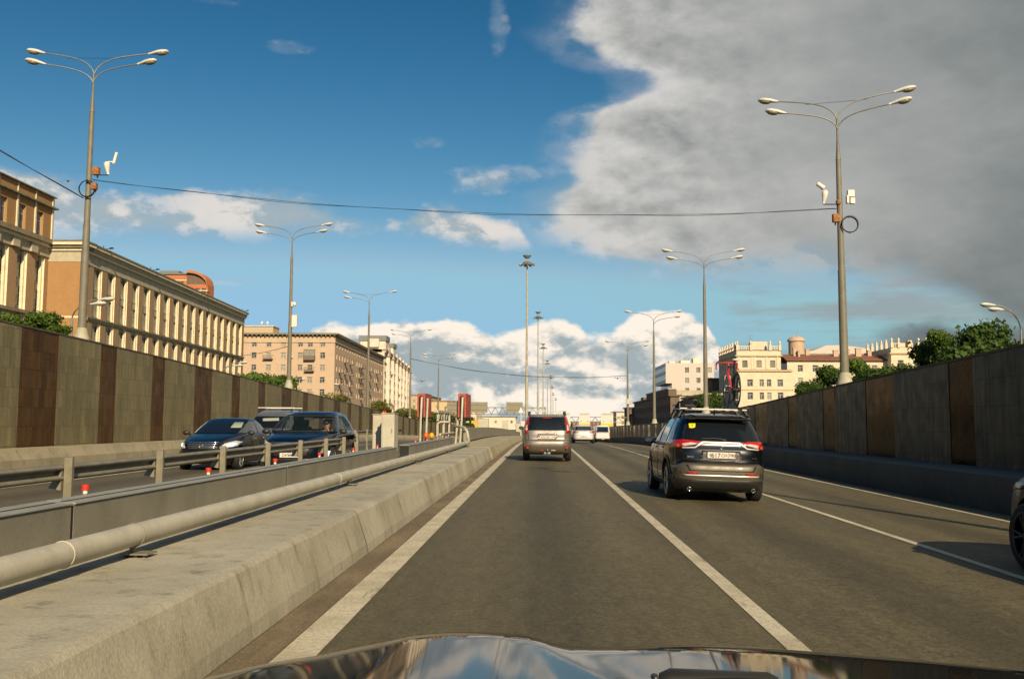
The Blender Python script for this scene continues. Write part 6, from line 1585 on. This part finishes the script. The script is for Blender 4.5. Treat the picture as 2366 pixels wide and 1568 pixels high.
c.patch('lower_bumper', [(-.84, .28), (.84, .28), (.86, .50), (.62, .60), (-.62, .60), (-.86, .50)], 'rear', mat('beige_dark_plastic', (.075, .062, .045), .55), .012)
mb = MB()
for sx in (-1, 1): mb.cyl((sx * .70, .035, .50), .045, -.03, 16, axis='y')
mb.build('reflector', M_tail, c.t)
c.patch('bumper_light', [(-.26, .385), (-.12, .385), (-.12, .41), (-.26, .41)], 'rear', M_amber, .018, step=.04); c.patch('bumper_light', [(.14, .385), (.30, .385), (.30, .42), (.14, .42)], 'rear', M_tailw, .018, step=.04)
mb = MB(); mb.tube([(.02, .1, .33), (.02, -.06, .33), (.02, -.09, .40)], .02, 8); mb.blob((.02, -.09, .42), (.03, .03, .03), 10, 6); mb.box(-.1, .12, .05, .12, .27, .34); mb.build('tow_bar', M_alu, c.t)
mb = MB(); mb.cyl((-.12, .10, .27), .035, .2, 10, axis='y'); mb.build('exhaust', M_blackp, c.t)
c.patch('side_window', [(.42, 1.13), (.50, 1.52), (.8, 1.60), (2.5, 1.61), (2.9, 1.45), (3.4, 1.16), (3.38, 1.13)], 'LR', M_glassD, .006, sym=True, step=.06)
for a in (1.15, 2.15): c.patch('window_pillar', [(a, 1.13), (a + .08, 1.13), (a + .06, 1.61), (a, 1.61)], 'LR', M_blackp, .012, sym=True)
c.patch('side_cladding', [(.0, .24), (4.6, .24), (4.6, .38), (3.2, .34), (1.4, .34), (.05, .55)], 'LR', MATS['beige_dark_plastic'], .010, sym=True, step=.1)
for q in (.98, 3.61):
    a = np.linspace(R(-8), R(188), 14); c.patch('arch_trim', [(q + .42 * math.cos(t_), .36 + .42 * math.sin(t_)) for t_ in a] + [(q + .48 * math.cos(t_), .36 + .48 * math.sin(t_)) for t_ in a[::-1]], 'LR', MATS['beige_dark_plastic'], .014, sym=True, step=.08)
c.mirror(3.25, 1.15, .90)
c.plate(.01, .075, .865, [('A521XC', .09, -.07), ('197', .07, .197)], 'rear')
mb = MB(); mb.tube([(-.06, .1, 1.04), (0, .1, 1.01), (.06, .1, 1.04)], .007, 6); mb.build('badge', M_chrome, c.t)
mb = MB(); mb.box(-.72, .72, .42, .48, 1.80, 1.83); bevel(mb.build('roof_bar', M_silver, c.t), .008)
mb = MB(); mb.box(-.72, .72, 1.6, 1.66, 1.80, 1.83); bevel(mb.build('roof_bar', M_silver, c.t), .008)
for sx in (-1, 1):
    for yb in (.45, 1.63): mb = MB(); mb.tube([(sx * .66, yb, 1.64), (sx * .64, yb, 1.80)], [.05, .035], 8); mb.build('rack_foot', M_blackp, c.t)
mb = MB(); mb.box(-.22, .12, .2, .215, 1.18, 1.19); mb.build('wiper', M_blackp, c.t)
mb = MB(); mb.box(-.16, .16, .22, .235, 1.545, 1.565); mb.build('brake_light', M_tail, c.t)
c.t.location = (.22, 34.4, 0)

# --- white sedan ahead
SD = [(.20, .72, .35, 4.35, 6, 5), (.28, .80, .12, 4.52, 6, 4.5), (.42, .87, .02, 4.62, 5, 4), (.58, .895, .0, 4.65, 4.5, 4), (.72, .90, .03, 4.62, 4.5, 4), (.82, .895, .06, 4.52, 4.5, 4), (.90, .885, .08, 4.25, 4.5, 4), (.97, .87, .10, 3.85, 4.5, 4), (1.00, .86, .22, 3.55, 4.5, 4), (1.03, .845, .52, 3.40, 4.5, 4.5), (1.15, .79, .80, 3.08, 5, 5), (1.30, .715, 1.10, 2.68, 5, 5), (1.40, .65, 1.40, 2.42, 5, 4.5), (1.44, .58, 1.55, 2.28, 4, 4), (1.465, .45, 1.7, 2.1, 3, 3), (1.47, .2, 1.8, 2.0, 2, 2)]
c = Car('car', 'white sedan between the beige crossover and the white van', SD, (.95, 3.6), P_white, .33, width=1.80)
c.patch('rear_window', [(-.70, 1.045), (.70, 1.045), (.60, 1.36), (-.60, 1.36)], 'rear', M_glassD, .008)
c.patch('tail_light', [(.42, .84), (.83, .83), (.84, .93), (.78, 1.0), (.44, .93)], 'rear', M_tail, .014, sym=True, step=.04)
c.patch('reversing_light', [(.48, .86), (.66, .86), (.66, .91), (.50, .91)], 'rear', M_tailw, .02, sym=True, step=.04)
c.patch('lower_bumper', [(-.75, .22), (.75, .22), (.80, .34), (-.80, .34)], 'rear', M_blackp, .012)
c.patch('bumper_seam', [(-.86, .66), (.86, .66), (.86, .675), (-.86, .675)], 'rear', M_under, .004)
c.patch('side_window', [(.75, 1.04), (1.35, 1.35), (1.7, 1.40), (2.4, 1.38), (3.2, 1.07), (3.2, 1.04)], 'LR', M_glassD, .006, sym=True)
c.plate(0, -.015, .56, [('M352PE', .08, -.06), ('77', .07, .197)], 'rear', .5, .11)
mb = MB(); mb.torus((0, .04, .88), .035, .006, 'y', 16, 5); mb.build('badge', M_chrome, c.t)
c.mirror(3.15, .98, .86, P_white)
c.t.location = (3.42, 76.5, zr(77) + zs(3.4)); 

# --- white van ahead
VN = [(.28, .74, .15, 4.6, 10, 6), (.38, .82, .04, 4.75, 10, 5), (.55, .85, .0, 4.80, 12, 5), (.95, .86, .02, 4.75, 12, 5), (1.05, .855, .03, 4.5, 12, 5), (1.12, .85, .035, 4.2, 12, 5), (1.3, .83, .05, 3.95, 12, 6), (1.6, .78, .08, 3.5, 10, 6), (1.85, .73, .12, 3.1, 9, 6), (1.93, .66, .2, 2.9, 6, 5), (1.95, .4, .5, 2.5, 4, 4)]
c = Car('van', 'white van in the rightmost lane beyond the sedan, dark rear window', VN, (.8, 3.7), P_white, .33, width=1.72, cat='van')
c.patch('rear_window', [(-.66, 1.18), (.66, 1.18), (.60, 1.80), (-.60, 1.80)], 'rear', M_glassD, .010)
c.patch('lower_bumper', [(-.78, .30), (.78, .30), (.80, .46), (-.80, .46)], 'rear', M_blackp, .014)
c.patch('tail_light', [(.74, .75), (.82, .75), (.80, 1.12), (.74, 1.12)], 'rear', M_tail, .014, sym=True)
c.patch('tailgate_seam', [(-.72, .50), (.72, .50), (.72, .515), (-.72, .515)], 'rear', M_under, .004)
c.patch('chrome_trim', [(-.68, 1.10), (.68, 1.10), (.68, 1.13), (-.68, 1.13)], 'rear', M_chrome, .014)
c.patch('bumper_light', [(-.14, .36), (.2, .36), (.2, .42), (-.14, .42)], 'rear', mat('lit_plate', (.75, .6, .3), .5), .02)
c.patch('side_window', [(.3, 1.2), (.35, 1.78), (3.0, 1.80), (3.7, 1.3), (3.7, 1.2)], 'LR', M_glassD, .008, sym=True, step=.1)
text('VAN', .0001, (0, 0, 0), 0, 0, M_ink, c.t, 'lettering') if False else None
c.mirror(3.75, 1.2, .86, P_white)
c.t.location = (6.95, 108, zr(108) + zs(6.9))

# --- oncoming dark blue sedan
SE = [(.18, .70, .35, 4.30, 6, 5), (.24, .80, .12, 4.45, 6, 5), (.36, .86, .02, 4.56, 5, 4.2), (.52, .878, .0, 4.60, 4.5, 3.6), (.64, .88, .02, 4.61, 4.5, 3.4), (.74, .88, .04, 4.56, 4.5, 3.3), (.82, .878, .06, 4.40, 4.5, 3.2), (.90, .87, .08, 4.12, 4.5, 3.4), (.97, .86, .10, 3.78, 4.5, 3.8), (1.01, .85, .20, 3.52, 4.5, 4), (1.04, .84, .45, 3.40, 4.5, 4.5), (1.15, .79, .75, 3.12, 5, 5), (1.30, .72, 1.05, 2.72, 5, 5), (1.41, .655, 1.35, 2.40, 5, 4.5), (1.46, .58, 1.55, 2.22, 4, 4), (1.485, .42, 1.7, 2.1, 3, 3), (1.495, .2, 1.8, 2.0, 2, 2)]
c = Car('car', 'dark blue oncoming sedan with horizontal chrome grille and lit headlights', SE, (.98, 3.68), P_navy, .32, width=1.76)
c.patch('windscreen', [(-.73, 1.045), (.73, 1.045), (.62, 1.40), (-.62, 1.40)], 'front', M_glassD, .006)
c.patch('sun_shade', [(-.60, 1.20), (-.30, 1.20), (-.28, 1.36), (-.55, 1.36)], 'front', mat('shade_grey', (.30, .33, .27), .6), .010)
c.patch('windscreen_edge', [(.66, 1.05), (.735, 1.05), (.625, 1.38), (.585, 1.38)], 'front', MATS['shade_grey'], .010)
c.patch('grille', [(-.38, .60), (.38, .60), (.44, .80), (-.44, .80)], 'front', M_blackp, .010, step=.04)
for z in (.64, .69, .74, .79): c.patch('grille_bar', [(-.38 - (z - .6) * .3, z - .008), (.38 + (z - .6) * .3, z - .008), (.38 + (z - .6) * .3, z + .008), (-.38 - (z - .6) * .3, z + .008)], 'front', M_chrome, .020, step=.04)
mb = MB(); mb.torus((0, 4.63, .70), .055, .010, 'y', 20, 6); mb.box(-.07, .07, 4.625, 4.645, .685, .715); mb.build('badge', M_chrome, c.t)
for sg in (1, -1):
    hl = c.patch('headlight', [(sg * p, q) for p, q in [(.48, .64), (.60, .62), (.80, .68), (.84, .80), (.74, .83), (.58, .76)]], 'front', M_glassH, .012, step=.03)
    c.patch('headlamp_bulb', [(sg * p, q) for p, q in [(.62, .68), (.74, .69), (.78, .75), (.68, .76)]], 'front', mat('headlamp_lit', (.7, .8, .8), .3, emit=((.75, .95, 1.0), 1.6)), .020, parent=hl, step=.03)
c.patch('lower_grille', [(-.55, .26), (.55, .26), (.50, .42), (-.50, .42)], 'front', M_blackp, .010)
c.patch('fog_light', [(.62, .33), (.76, .34), (.76, .42), (.62, .42)], 'front', M_blackp, .014, sym=True, step=.04)
c.patch('side_window', [(.95, 1.05), (1.30, 1.32), (1.65, 1.40), (2.35, 1.38), (3.22, 1.07), (3.2, 1.05)], 'LR', mat('side_glass_lit', (.07, .085, .085), .08), .006, sym=True)
for a in (1.95,): c.patch('window_pillar', [(a, 1.05), (a + .08, 1.05), (a + .04, 1.42), (a - .02, 1.42)], 'LR', M_blackp, .012, sym=True)
c.patch('chrome_trim', [(1.4, .66), (3.2, .60), (3.2, .615), (1.4, .675)], 'LR', M_chrome, .008, sym=True)
for a in (1.35, 2.35): c.patch('door_handle', [(a, .86), (a + .18, .86), (a + .18, .885), (a, .885)], 'LR', M_chrome, .02, sym=True, step=.04)
c.mirror(3.15, 1.02, .88)
c.t.location = (-9.6, 26.7 + 4.61, 0.0); c.t.rotation_euler = (0, 0, R(180 + .5))

# --- oncoming dark blue crossover with a driver
IN = [(.22, .74, .30, 4.50, 6, 5), (.30, .84, .10, 4.64, 6, 5), (.45, .91, .02, 4.74, 5, 4.2), (.62, .935, .0, 4.78, 5, 3.8), (.78, .94, .02, 4.76, 5, 3.6), (.90, .938, .05, 4.68, 5, 3.5), (.98, .935, .06, 4.50, 5, 3.4), (1.04, .93, .07, 4.20, 5, 3.6), (1.10, .92, .09, 3.80, 5, 4), (1.13, .90, .11, 3.62, 5, 7), (1.25, .855, .22, 3.38, 5, 10), (1.42, .785, .45, 2.98, 5, 10), (1.55, .72, .70, 2.66, 5, 9), (1.62, .65, .90, 2.45, 4.5, 4), (1.66, .55, 1.1, 2.25, 4, 4), (1.68, .3, 1.4, 2.0, 3, 3)]
c = Car('car', 'dark blue oncoming crossover, its driver in a black cap visible through the windscreen', IN, (1.0, 3.80), P_navy, .37, width=1.90)
WSP = [(-.80, 1.14), (.80, 1.14), (.665, 1.555), (-.665, 1.555)]
SWP = [(.95, 1.15), (1.15, 1.40), (1.5, 1.545), (2.25, 1.56), (2.50, 1.44), (2.92, 1.19), (2.90, 1.15)]
def inside(pl, x, y):
    r0 = False; j = len(pl) - 1
    for i in range(len(pl)):
        if (pl[i][1] > y) != (pl[j][1] > y) and x < (pl[j][0] - pl[i][0]) * (y - pl[i][1]) / (pl[j][1] - pl[i][1]) + pl[i][0]: r0 = not r0
        j = i
    return r0
RWP = [(-.62, 1.16), (.62, 1.16), (.50, 1.5), (-.50, 1.5)]
bm = bmesh.new(); bm.from_mesh(c.body.data)
dl = []
for f in bm.faces:
    q = f.calc_center_median()
    if (inside(WSP, q.x, q.z) and q.y > 2.4 and f.normal.y > .2) or (inside(SWP, q.y, q.z) and abs(f.normal.x) > .5) or (inside(RWP, q.x, q.z) and q.y < 1.0 and f.normal.y < -.2): dl.append(f)
bmesh.ops.delete(bm, geom=dl, context='FACES'); bm.to_mesh(c.body.data); bm.free()
c.patch('windscreen', WSP, 'front', M_glassT, .006); c.patch('side_window', SWP, 'LR', M_glassT, .006, sym=True); c.patch('rear_window', RWP, 'rear', M_glassT, .006)
def ring(pl, t, side, sym=False):
    cx_ = sum(p[0] for p in pl) / len(pl); cy_ = sum(p[1] for p in pl) / len(pl)
    n_ = len(pl)
    for i in range(n_):
        a = pl[i]; b = pl[(i + 1) % n_]
        f = lambda p, k: (p[0] + (cx_ - p[0]) * k / max(.2, math.hypot(cx_ - p[0], cy_ - p[1])) * 1, p[1] + (cy_ - p[1]) * k / max(.2, math.hypot(cx_ - p[0], cy_ - p[1])))
        c.patch('window_seal', [f(a, -t), f(b, -t), f(b, t * .8), f(a, t * .8)], side, M_blackp, .010, sym=sym, step=.08)
ring(WSP, .045, 'front'); ring(RWP, .05, 'rear')
c.patch('window_pillar', [(2.05, 1.15), (2.15, 1.15), (2.1, 1.57), (2.02, 1.57)], 'LR', M_blackp, .012, sym=True)
# interior: dashboard, seats, steering wheel
M_int = mat('interior_dark', (.02, .022, .024), .8, var=.2)
mb = MB(); mb.box(-.78, .78, 2.95, 3.5, .75, 1.12); mb.box(-.85, .85, .6, 3.5, .35, .40); bevel(mb.build('dashboard', M_int, c.t), .03)
for sx in (-1, 1):
    mb = MB(); mb.box(sx * .38 - .24, sx * .38 + .24, 1.75, 2.30, .55, .72); mb.box(sx * .38 - .23, sx * .38 + .23, 1.62, 1.78, .70, 1.25); mb.box(sx * .38 - .12, sx * .38 + .12, 1.60, 1.72, 1.28, 1.47); bevel(mb.build('seat', M_int, c.t), .04)
mb = MB(); mb.torus((0, 0, 0), .18, .016, 'y', 24, 7); mb.cyl((0, 0, 0), .05, .12, 12, axis='y'); mb.box(-.17, .17, -.01, .01, -.02, .02); sw = mb.build('steering_wheel', M_int, c.t, (-.38, 2.78, 1.06)); sw.rotation_euler = (R(-22), 0, 0)
mb = MB(); mb.box(-.13, .13, 2.72, 2.76, 1.44, 1.51); mb.build('rear_view_mirror', M_blackp, c.t)
c.patch('grille', [(-.42, .52), (.42, .52), (.52, .84), (-.52, .84)], 'front', M_blackp, .012, step=.05)
c.patch('grille_frame', [(-.52, .84), (-.50, .88), (.50, .88), (.52, .84)], 'front', M_chrome, .02, step=.05)
for k in range(6):
    for j in range(3): x = -.3 + k * .12; z = .60 + j * .09; c.patch('grille_mesh', [(x, z), (x + .06, z + .012), (x + .07, z + .024), (x, z + .014)], 'front', M_chrome, .022, step=.05)
for sg in (1, -1):
    hl = c.patch('headlight', [(sg * p, q) for p, q in [(.50, .82), (.62, .78), (.86, .84), (.90, .92), (.72, .90)]], 'front', M_glassH, .012, step=.03)
    c.patch('running_light', [(sg * p, q) for p, q in [(.80, .50), (.83, .50), (.86, .64), (.83, .64)]], 'front', MATS['headlamp_lit'], .02, step=.03)
c.patch('lower_grille', [(-.70, .27), (.70, .27), (.66, .46), (-.66, .46)], 'front', M_blackp, .010)
c.patch('bumper_trim', [(-.62, .24), (.62, .24), (.62, .27), (-.62, .27)], 'front', M_silver, .02)
c.plate(0, 4.80, .55, [('O478KE', .085, -.06), ('77', .07, .197)], 'front')
c.mirror(3.25, 1.10, .95)
c.t.location = (-6.42, 24.0 + 4.78, 0); c.t.rotation_euler = (0, 0, R(180 + 1.2))

# --- the driver: one skinned body, cap and jacket
def person(parent_loc, rz):
    t = thing('person', 'driver in a black cap and dark jacket at the wheel of the oncoming crossover', 'person', parent_loc, rz)
    V_ = [(0, .0, .72), (0, -.05, .92), (0, -.06, 1.10), (0, -.05, 1.20), (0, -.03, 1.28), (0, -.01, 1.36), (0, .0, 1.44), (.19, -.06, 1.14), (.24, .12, .96), (.16, .40, 1.02), (.13, .47, 1.05), (-.19, -.06, 1.14), (-.24, .12, .96), (-.16, .40, 1.02), (-.13, .47, 1.05), (.10, .35, .68), (-.10, .35, .68), (.11, .62, .50), (-.11, .62, .50)]
    E_ = [(0, 1), (1, 2), (2, 3), (3, 4), (4, 5), (5, 6), (2, 7), (7, 8), (8, 9), (9, 10), (2, 11), (11, 12), (12, 13), (13, 14), (0, 15), (0, 16), (15, 17), (16, 18)]
    rad = [.16, .15, .16, .06, .075, .088, .075, .065, .05, .036, .035, .065, .05, .036, .035, .09, .09, .06, .06]
    me = bpy.data.meshes.new('body'); me.from_pydata(V_, E_, [])
    tmp = bpy.data.objects.new('tmp', me); COL.objects.link(tmp); tmp.modifiers.new('s', 'SKIN')
    if not me.skin_vertices: 
        bmq = bmesh.new(); bmq.from_mesh(me); bmq.verts.layers.skin.verify(); bmq.to_mesh(me); bmq.free()
    for i, r0 in enumerate(rad): me.skin_vertices[0].data[i].radius = (r0, r0 * (.8 if i < 4 else 1))
    me.skin_vertices[0].data[0].use_root = True
    su = tmp.modifiers.new('u', 'SUBSURF'); su.levels = 2; su.render_levels = 2
    dg = bpy.context.evaluated_depsgraph_get(); m2 = bpy.data.meshes.new_from_object(tmp.evaluated_get(dg)); bpy.data.objects.remove(tmp)
    sk = mat('skin', (.52, .27, .17), .6, var=.08); jk = mat('dark_jacket', (.02, .022, .028), .8, var=.15)
    m2.materials.clear(); m2.materials.append(sk); m2.materials.append(jk)
    for p in m2.polygons:
        p.use_smooth = True
        p.material_index = 0 if (p.center.z > 1.19 or (p.center.y > .38 and abs(p.center.x) < .2 and p.center.z > .95)) else 1
    b_ = link('body', m2, t)
    for sx in (-1, 1):
        for k in range(4):
            mb = MB(); y0_ = .475; z0_ = 1.03 + k * .02
            mb.tube([(sx * .135, .46, z0_), (sx * .14, .50, z0_), (sx * .12, .52, z0_), (sx * .105, .505, z0_)], [.010, .009, .008, .006], 6); mb.build('finger', sk, b_)
        mb = MB(); mb.tube([(sx * .12, .45, 1.06), (sx * .10, .47, 1.085), (sx * .105, .495, 1.10)], [.012, .010, .008], 6); mb.build('thumb', sk, b_)
    mb = MB(); mb.tube([(0, .075, 1.375), (0, .10, 1.345), (0, .085, 1.335)], [.010, .014, .008], 8); mb.build('nose', sk, b_)
    mb = MB()
    for sx in (-1, 1): mb.blob((sx * .032, .078, 1.378), (.012, .006, .007), 8, 6)
    mb.box(-.022, .022, .078, .084, 1.305, 1.311); mb.build('face_features', M_ink, b_)
    for sx in (-1, 1): mb = MB(); mb.blob((sx * .088, -.01, 1.365), (.010, .018, .028), 8, 6); mb.build('ear', sk, b_)
    mb = MB()
    for k, (r0, z) in enumerate([(.100, 1.40), (.104, 1.43), (.098, 1.47), (.075, 1.505), (.03, 1.52)]): pass
    mb.tube([(0, 0, 1.395), (0, 0, 1.43), (0, -.003, 1.47), (0, -.005, 1.50), (0, -.005, 1.52)], [.102, .105, .097, .07, .02], 18)
    mb.add([(-.08, .06, 1.40), (-.06, .12, 1.395), (-.03, .155, 1.39), (.03, .155, 1.39), (.06, .12, 1.395), (.08, .06, 1.40)], [(0, 1, 2, 3, 4, 5)]); mb.build('cap', M_blackp, t)
    return t
# in the car frame the driver sits at x=-.38 (car's left), y=1.95; car is turned round
a = R(181.2); cx0, cy0 = -6.42, 28.78
lx, ly = -.40, 2.30
person((cx0 + lx * math.cos(a) - ly * math.sin(a), cy0 + lx * math.sin(a) + ly * math.cos(a), -.05), a)

# --- grey van with a roof ladder rack behind them
BL = [(.26, .72, .15, 4.1, 10, 5), (.36, .82, .04, 4.25, 10, 5), (.55, .86, .0, 4.35, 10, 4.5), (.80, .87, .02, 4.32, 10, 4), (.92, .865, .03, 4.15, 10, 4), (1.05, .86, .035, 3.75, 10, 4), (1.12, .85, .04, 3.5, 10, 4.5), (1.35, .80, .07, 3.15, 9, 5), (1.58, .745, .12, 2.8, 8, 5), (1.72, .69, .2, 2.5, 7, 5), (1.79, .60, .35, 2.2, 5, 4), (1.81, .4, .7, 1.9, 4, 4)]
c = Car('van', 'grey oncoming van with a white roof rack, partly hidden behind the two dark cars', BL, (.85, 3.45), P_gun, .33, width=1.74, cat='van')
c.patch('windscreen', [(-.74, 1.14), (.74, 1.14), (.66, 1.58), (-.66, 1.58)], 'front', M_glassD, .006)
c.patch('sun_shade', [(-.35, 1.42), (.25, 1.40), (.30, 1.50), (-.30, 1.53)], 'front', MATS['shade_grey'], .010)
c.patch('side_window', [(2.1, 1.14), (2.1, 1.58), (2.6, 1.58), (3.1, 1.35), (3.3, 1.14)], 'LR', MATS['side_glass_lit'], .006, sym=True)
c.patch('headlight', [(.50, .72), (.80, .78), (.80, .94), (.60, .92)], 'front', M_glassH, .012, sym=True)
c.patch('grille', [(-.42, .60), (.42, .60), (.42, .74), (-.42, .74)], 'front', M_blackp, .012)
c.patch('lower_bumper', [(-.8, .28), (.8, .28), (.8, .50), (-.8, .50)], 'front', M_blackp, .012)
c.mirror(3.1, 1.12, .86)
for yb in (1.0, 2.2):
    mb = MB(); mb.box(-.70, .70, yb - .025, yb + .025, 1.90, 1.93); mb.build('roof_bar', M_white, c.t)
    for sx in (-1, 1): mb = MB(); mb.tube([(sx * .60, yb, 1.75), (sx * .60, yb, 1.90)], .025, 6); mb.build('rack_foot', M_blackp, c.t)
c.t.location = (-10.15, 34.2 + 4.35, 0); c.t.rotation_euler = (0, 0, R(180))

# --- dark car entering at the right edge
c = Car('car', 'very dark car entering at the right edge of the road, only its front corner showing', IN, (1.0, 3.80), P_maroon, .35, width=1.90)
c.patch('windscreen', WSP, 'front', M_glassD, .006)
c.patch('headlight', [(.50, .82), (.62, .78), (.86, .84), (.90, .92), (.72, .90)], 'front', mat('headlight_off', (.015, .015, .017), .25), .012, sym=True, step=.03)
c.patch('grille', [(-.42, .52), (.42, .52), (.52, .84), (-.52, .84)], 'front', M_blackp, .01, step=.06)
c.patch('side_window', SWP, 'LR', M_glassD, .006, sym=True)
c.mirror(3.15, 1.02, .88)
c.t.location = (6.12, 6.75, zs(6.1))
for o_ in bpy.data.objects:
    if o_.parent and o_.parent.parent == c.t and o_.name.startswith('rim'): o_.data.materials[0] = M_blackp; c.t.rotation_euler = (0, R(1.26), 0)  # black rims put the wheels' shadow into their colour

# --- crane truck far in the opposite lanes
t = thing('crane_truck', 'small dark truck with a yellow crane boom beyond the red boxes', 'truck', (-14.6, 200, zr(200)))
mb = MB(); mb.box(-1.1, 1.1, 0, 2.0, .9, 2.3); mb.box(-1.0, 1.0, 2.05, 7, .9, 1.2); bevel(mb.build('cab', mat('truck_dark', (.02, .035, .04), .4), t), .12)
mb = MB(); mb.box(-.95, .95, -.02, -.005, 1.45, 2.15); mb.build('windscreen', M_glassH, t)
M_craney = mat('crane_yellow', (.66, .36, .03), .5)
mb = MB(); mb.box(.6, 1.2, 3, 3.6, 1.2, 3.9); mb.tube([(.9, 3.3, 3.9), (1.1, 5.0, 4.3), (1.3, 6.8, 3.2)], .2, 8); mb.box(-.2, .9, 3.2, 3.5, 3.3, 3.9); mb.box(1.4, 1.6, 3.0, 3.3, 1.2, 3.9); mb.build('crane_boom', M_craney, t)
for sx in (-1, 1):
    for y in (1.0, 5.5): mb = MB(); mb.cyl((sx * .85, y, .45), .45, sx * .25, 18, axis='x'); mb.build('wheel', M_black, t)

# birds
for (x, y, z, lab) in ((9.2, 115, 6.7, 'dark bird in flight near the farthest right lamp post'), (-15.0, 120, 6.5, 'dark bird in flight near the fourth left lamp post'), (-56.5, 110, 29.8, 'dark bird above the roof at the left edge'),):
    t = thing('bird', lab, 'bird', (x, y, z)); mb = MB(); mb.blob((0, 0, 0), (.09, .22, .09), 10, 7); mb.blob((0, .2, .05), (.05, .08, .05), 8, 6)
    mb.add([(0, -.2, 0), (-.07, -.42, .0), (.07, -.42, .0)], [(0, 1, 2)]); mb.build('body', M_black, t)
    for sx in (-1, 1): mb = MB(); mb.add([(0, .1, .04), (sx * .25, .14, .14), (sx * .5, -.05, .02), (sx * .2, -.12, .06), (0, -.1, .03)], [(0, 1, 2, 3, 4)]); mb.build('wing', M_black, t)

# ------------------------------------------------------------------ our own car: bonnet, scuttle
own = thing('car', 'glossy black bonnet of the car the picture is taken from, along the bottom edge', 'car', (0, 1.5, .5))
ED = [(-.95, .80), (-.80, .865), (-.72, .895), (-0.645, 0.919), (-0.504, 0.9541), (-0.404, 0.969), (-0.346, 0.9818), (-0.285, 0.9945), (-0.236, 1.007), (-0.162, 1.0142), (-0.097, 1.0141), (-0.056, 1.0113), (-0.027, 1.0069), (0.001, 0.9992), (0.042, 0.9902), (0.123, 0.9887), (0.204, 0.992), (0.284, 0.9945), (0.428, 0.9898), (0.531, 0.983), (0.692, 0.9721), (0.903, 0.9541), (1.15, .915), (1.35, .84)]
mb = MB(); nx, ny = 150, 36; vs = []
for j in range(ny):
    for i in range(nx):
        x = -.95 + 2.3 * i / (nx - 1); q = j / (ny - 1); y = .95 + 1.02 * q
        ze = float(np.interp(x, [a for a, b in ED], [b for a, b in ED]))
        z = ze + (1.9 - y) * .075 if y < 1.9 else ze - (y - 1.9) * .9
        d = max(0, 1 - (1.97 - y) / .30); z -= .040 * d ** 2
        # ridge running back from the front edge
        xr = -.045 + (1.9 - y) * .28; z += .004 * math.exp(-((x - xr) / .022) ** 2) * (1 if y < 1.9 else .6)
        vs.append((x, y - 1.5, z - .5))
# soften along x
A = np.array(vs).reshape(ny, nx, 3)
for _ in range(3): A[:, 1:-1, 2] = (A[:, :-2, 2] + 2 * A[:, 1:-1, 2] + A[:, 2:, 2]) / 4
vs = [tuple(p) for p in A.reshape(-1, 3)]
mb.add(vs, [(j * nx + i, j * nx + i + 1, (j + 1) * nx + i + 1, (j + 1) * nx + i) for j in range(ny - 1) for i in range(nx - 1)], 0, True)
P_hood = paint('paint_bonnet', (0.012, 0.012, 0.010), .0, .05)
P_hood.node_tree.nodes['Principled BSDF'].inputs['Coat Weight'].default_value = .0; P_hood.node_tree.nodes['Principled BSDF'].inputs['Specular IOR Level'].default_value = .12
o = mb.build('bonnet', P_hood, own); sl = o.modifiers.new('s', 'SOLIDIFY'); sl.thickness = .01; sl.offset = -1
mb = MB(); mb.box(-.9, 1.3, -.6, .42, .0, .25); mb.build('engine_bay', M_under, own)
for sx in (-1, 1): mb = MB(); mb.cyl((.2 + sx * .95, .0, -.17), .33, -sx * .2, 24, axis='x'); mb.build('wheel', M_black, own)
dv = thing('device_reflection', 'windscreen reflection of a dash device at the bottom edge, shaped as a labelled black cylinder', 'device', (.262, 1.46, 1.016))  # windscreen reflection built as a solid object lying on the bonnet
mb = MB(); mb.tube([(-.085, 0, 0), (-.07, 0, 0), (.075, .0, -.004), (.09, 0, -.004)], [.014, .021, .021, .014], 20); mb.build('barrel', M_blackp, dv)
mb = MB(); mb.box(-.025, .025, -.026, -.0235, -.004, .006); mb.build('label_strip', mat('label_grey', (.35, .35, .32), .5), dv)
mb = MB(); mb.box(-.098, -.086, -.012, .012, -.03, .012); bevel(mb.build('clamp', M_blackp, dv), .005)
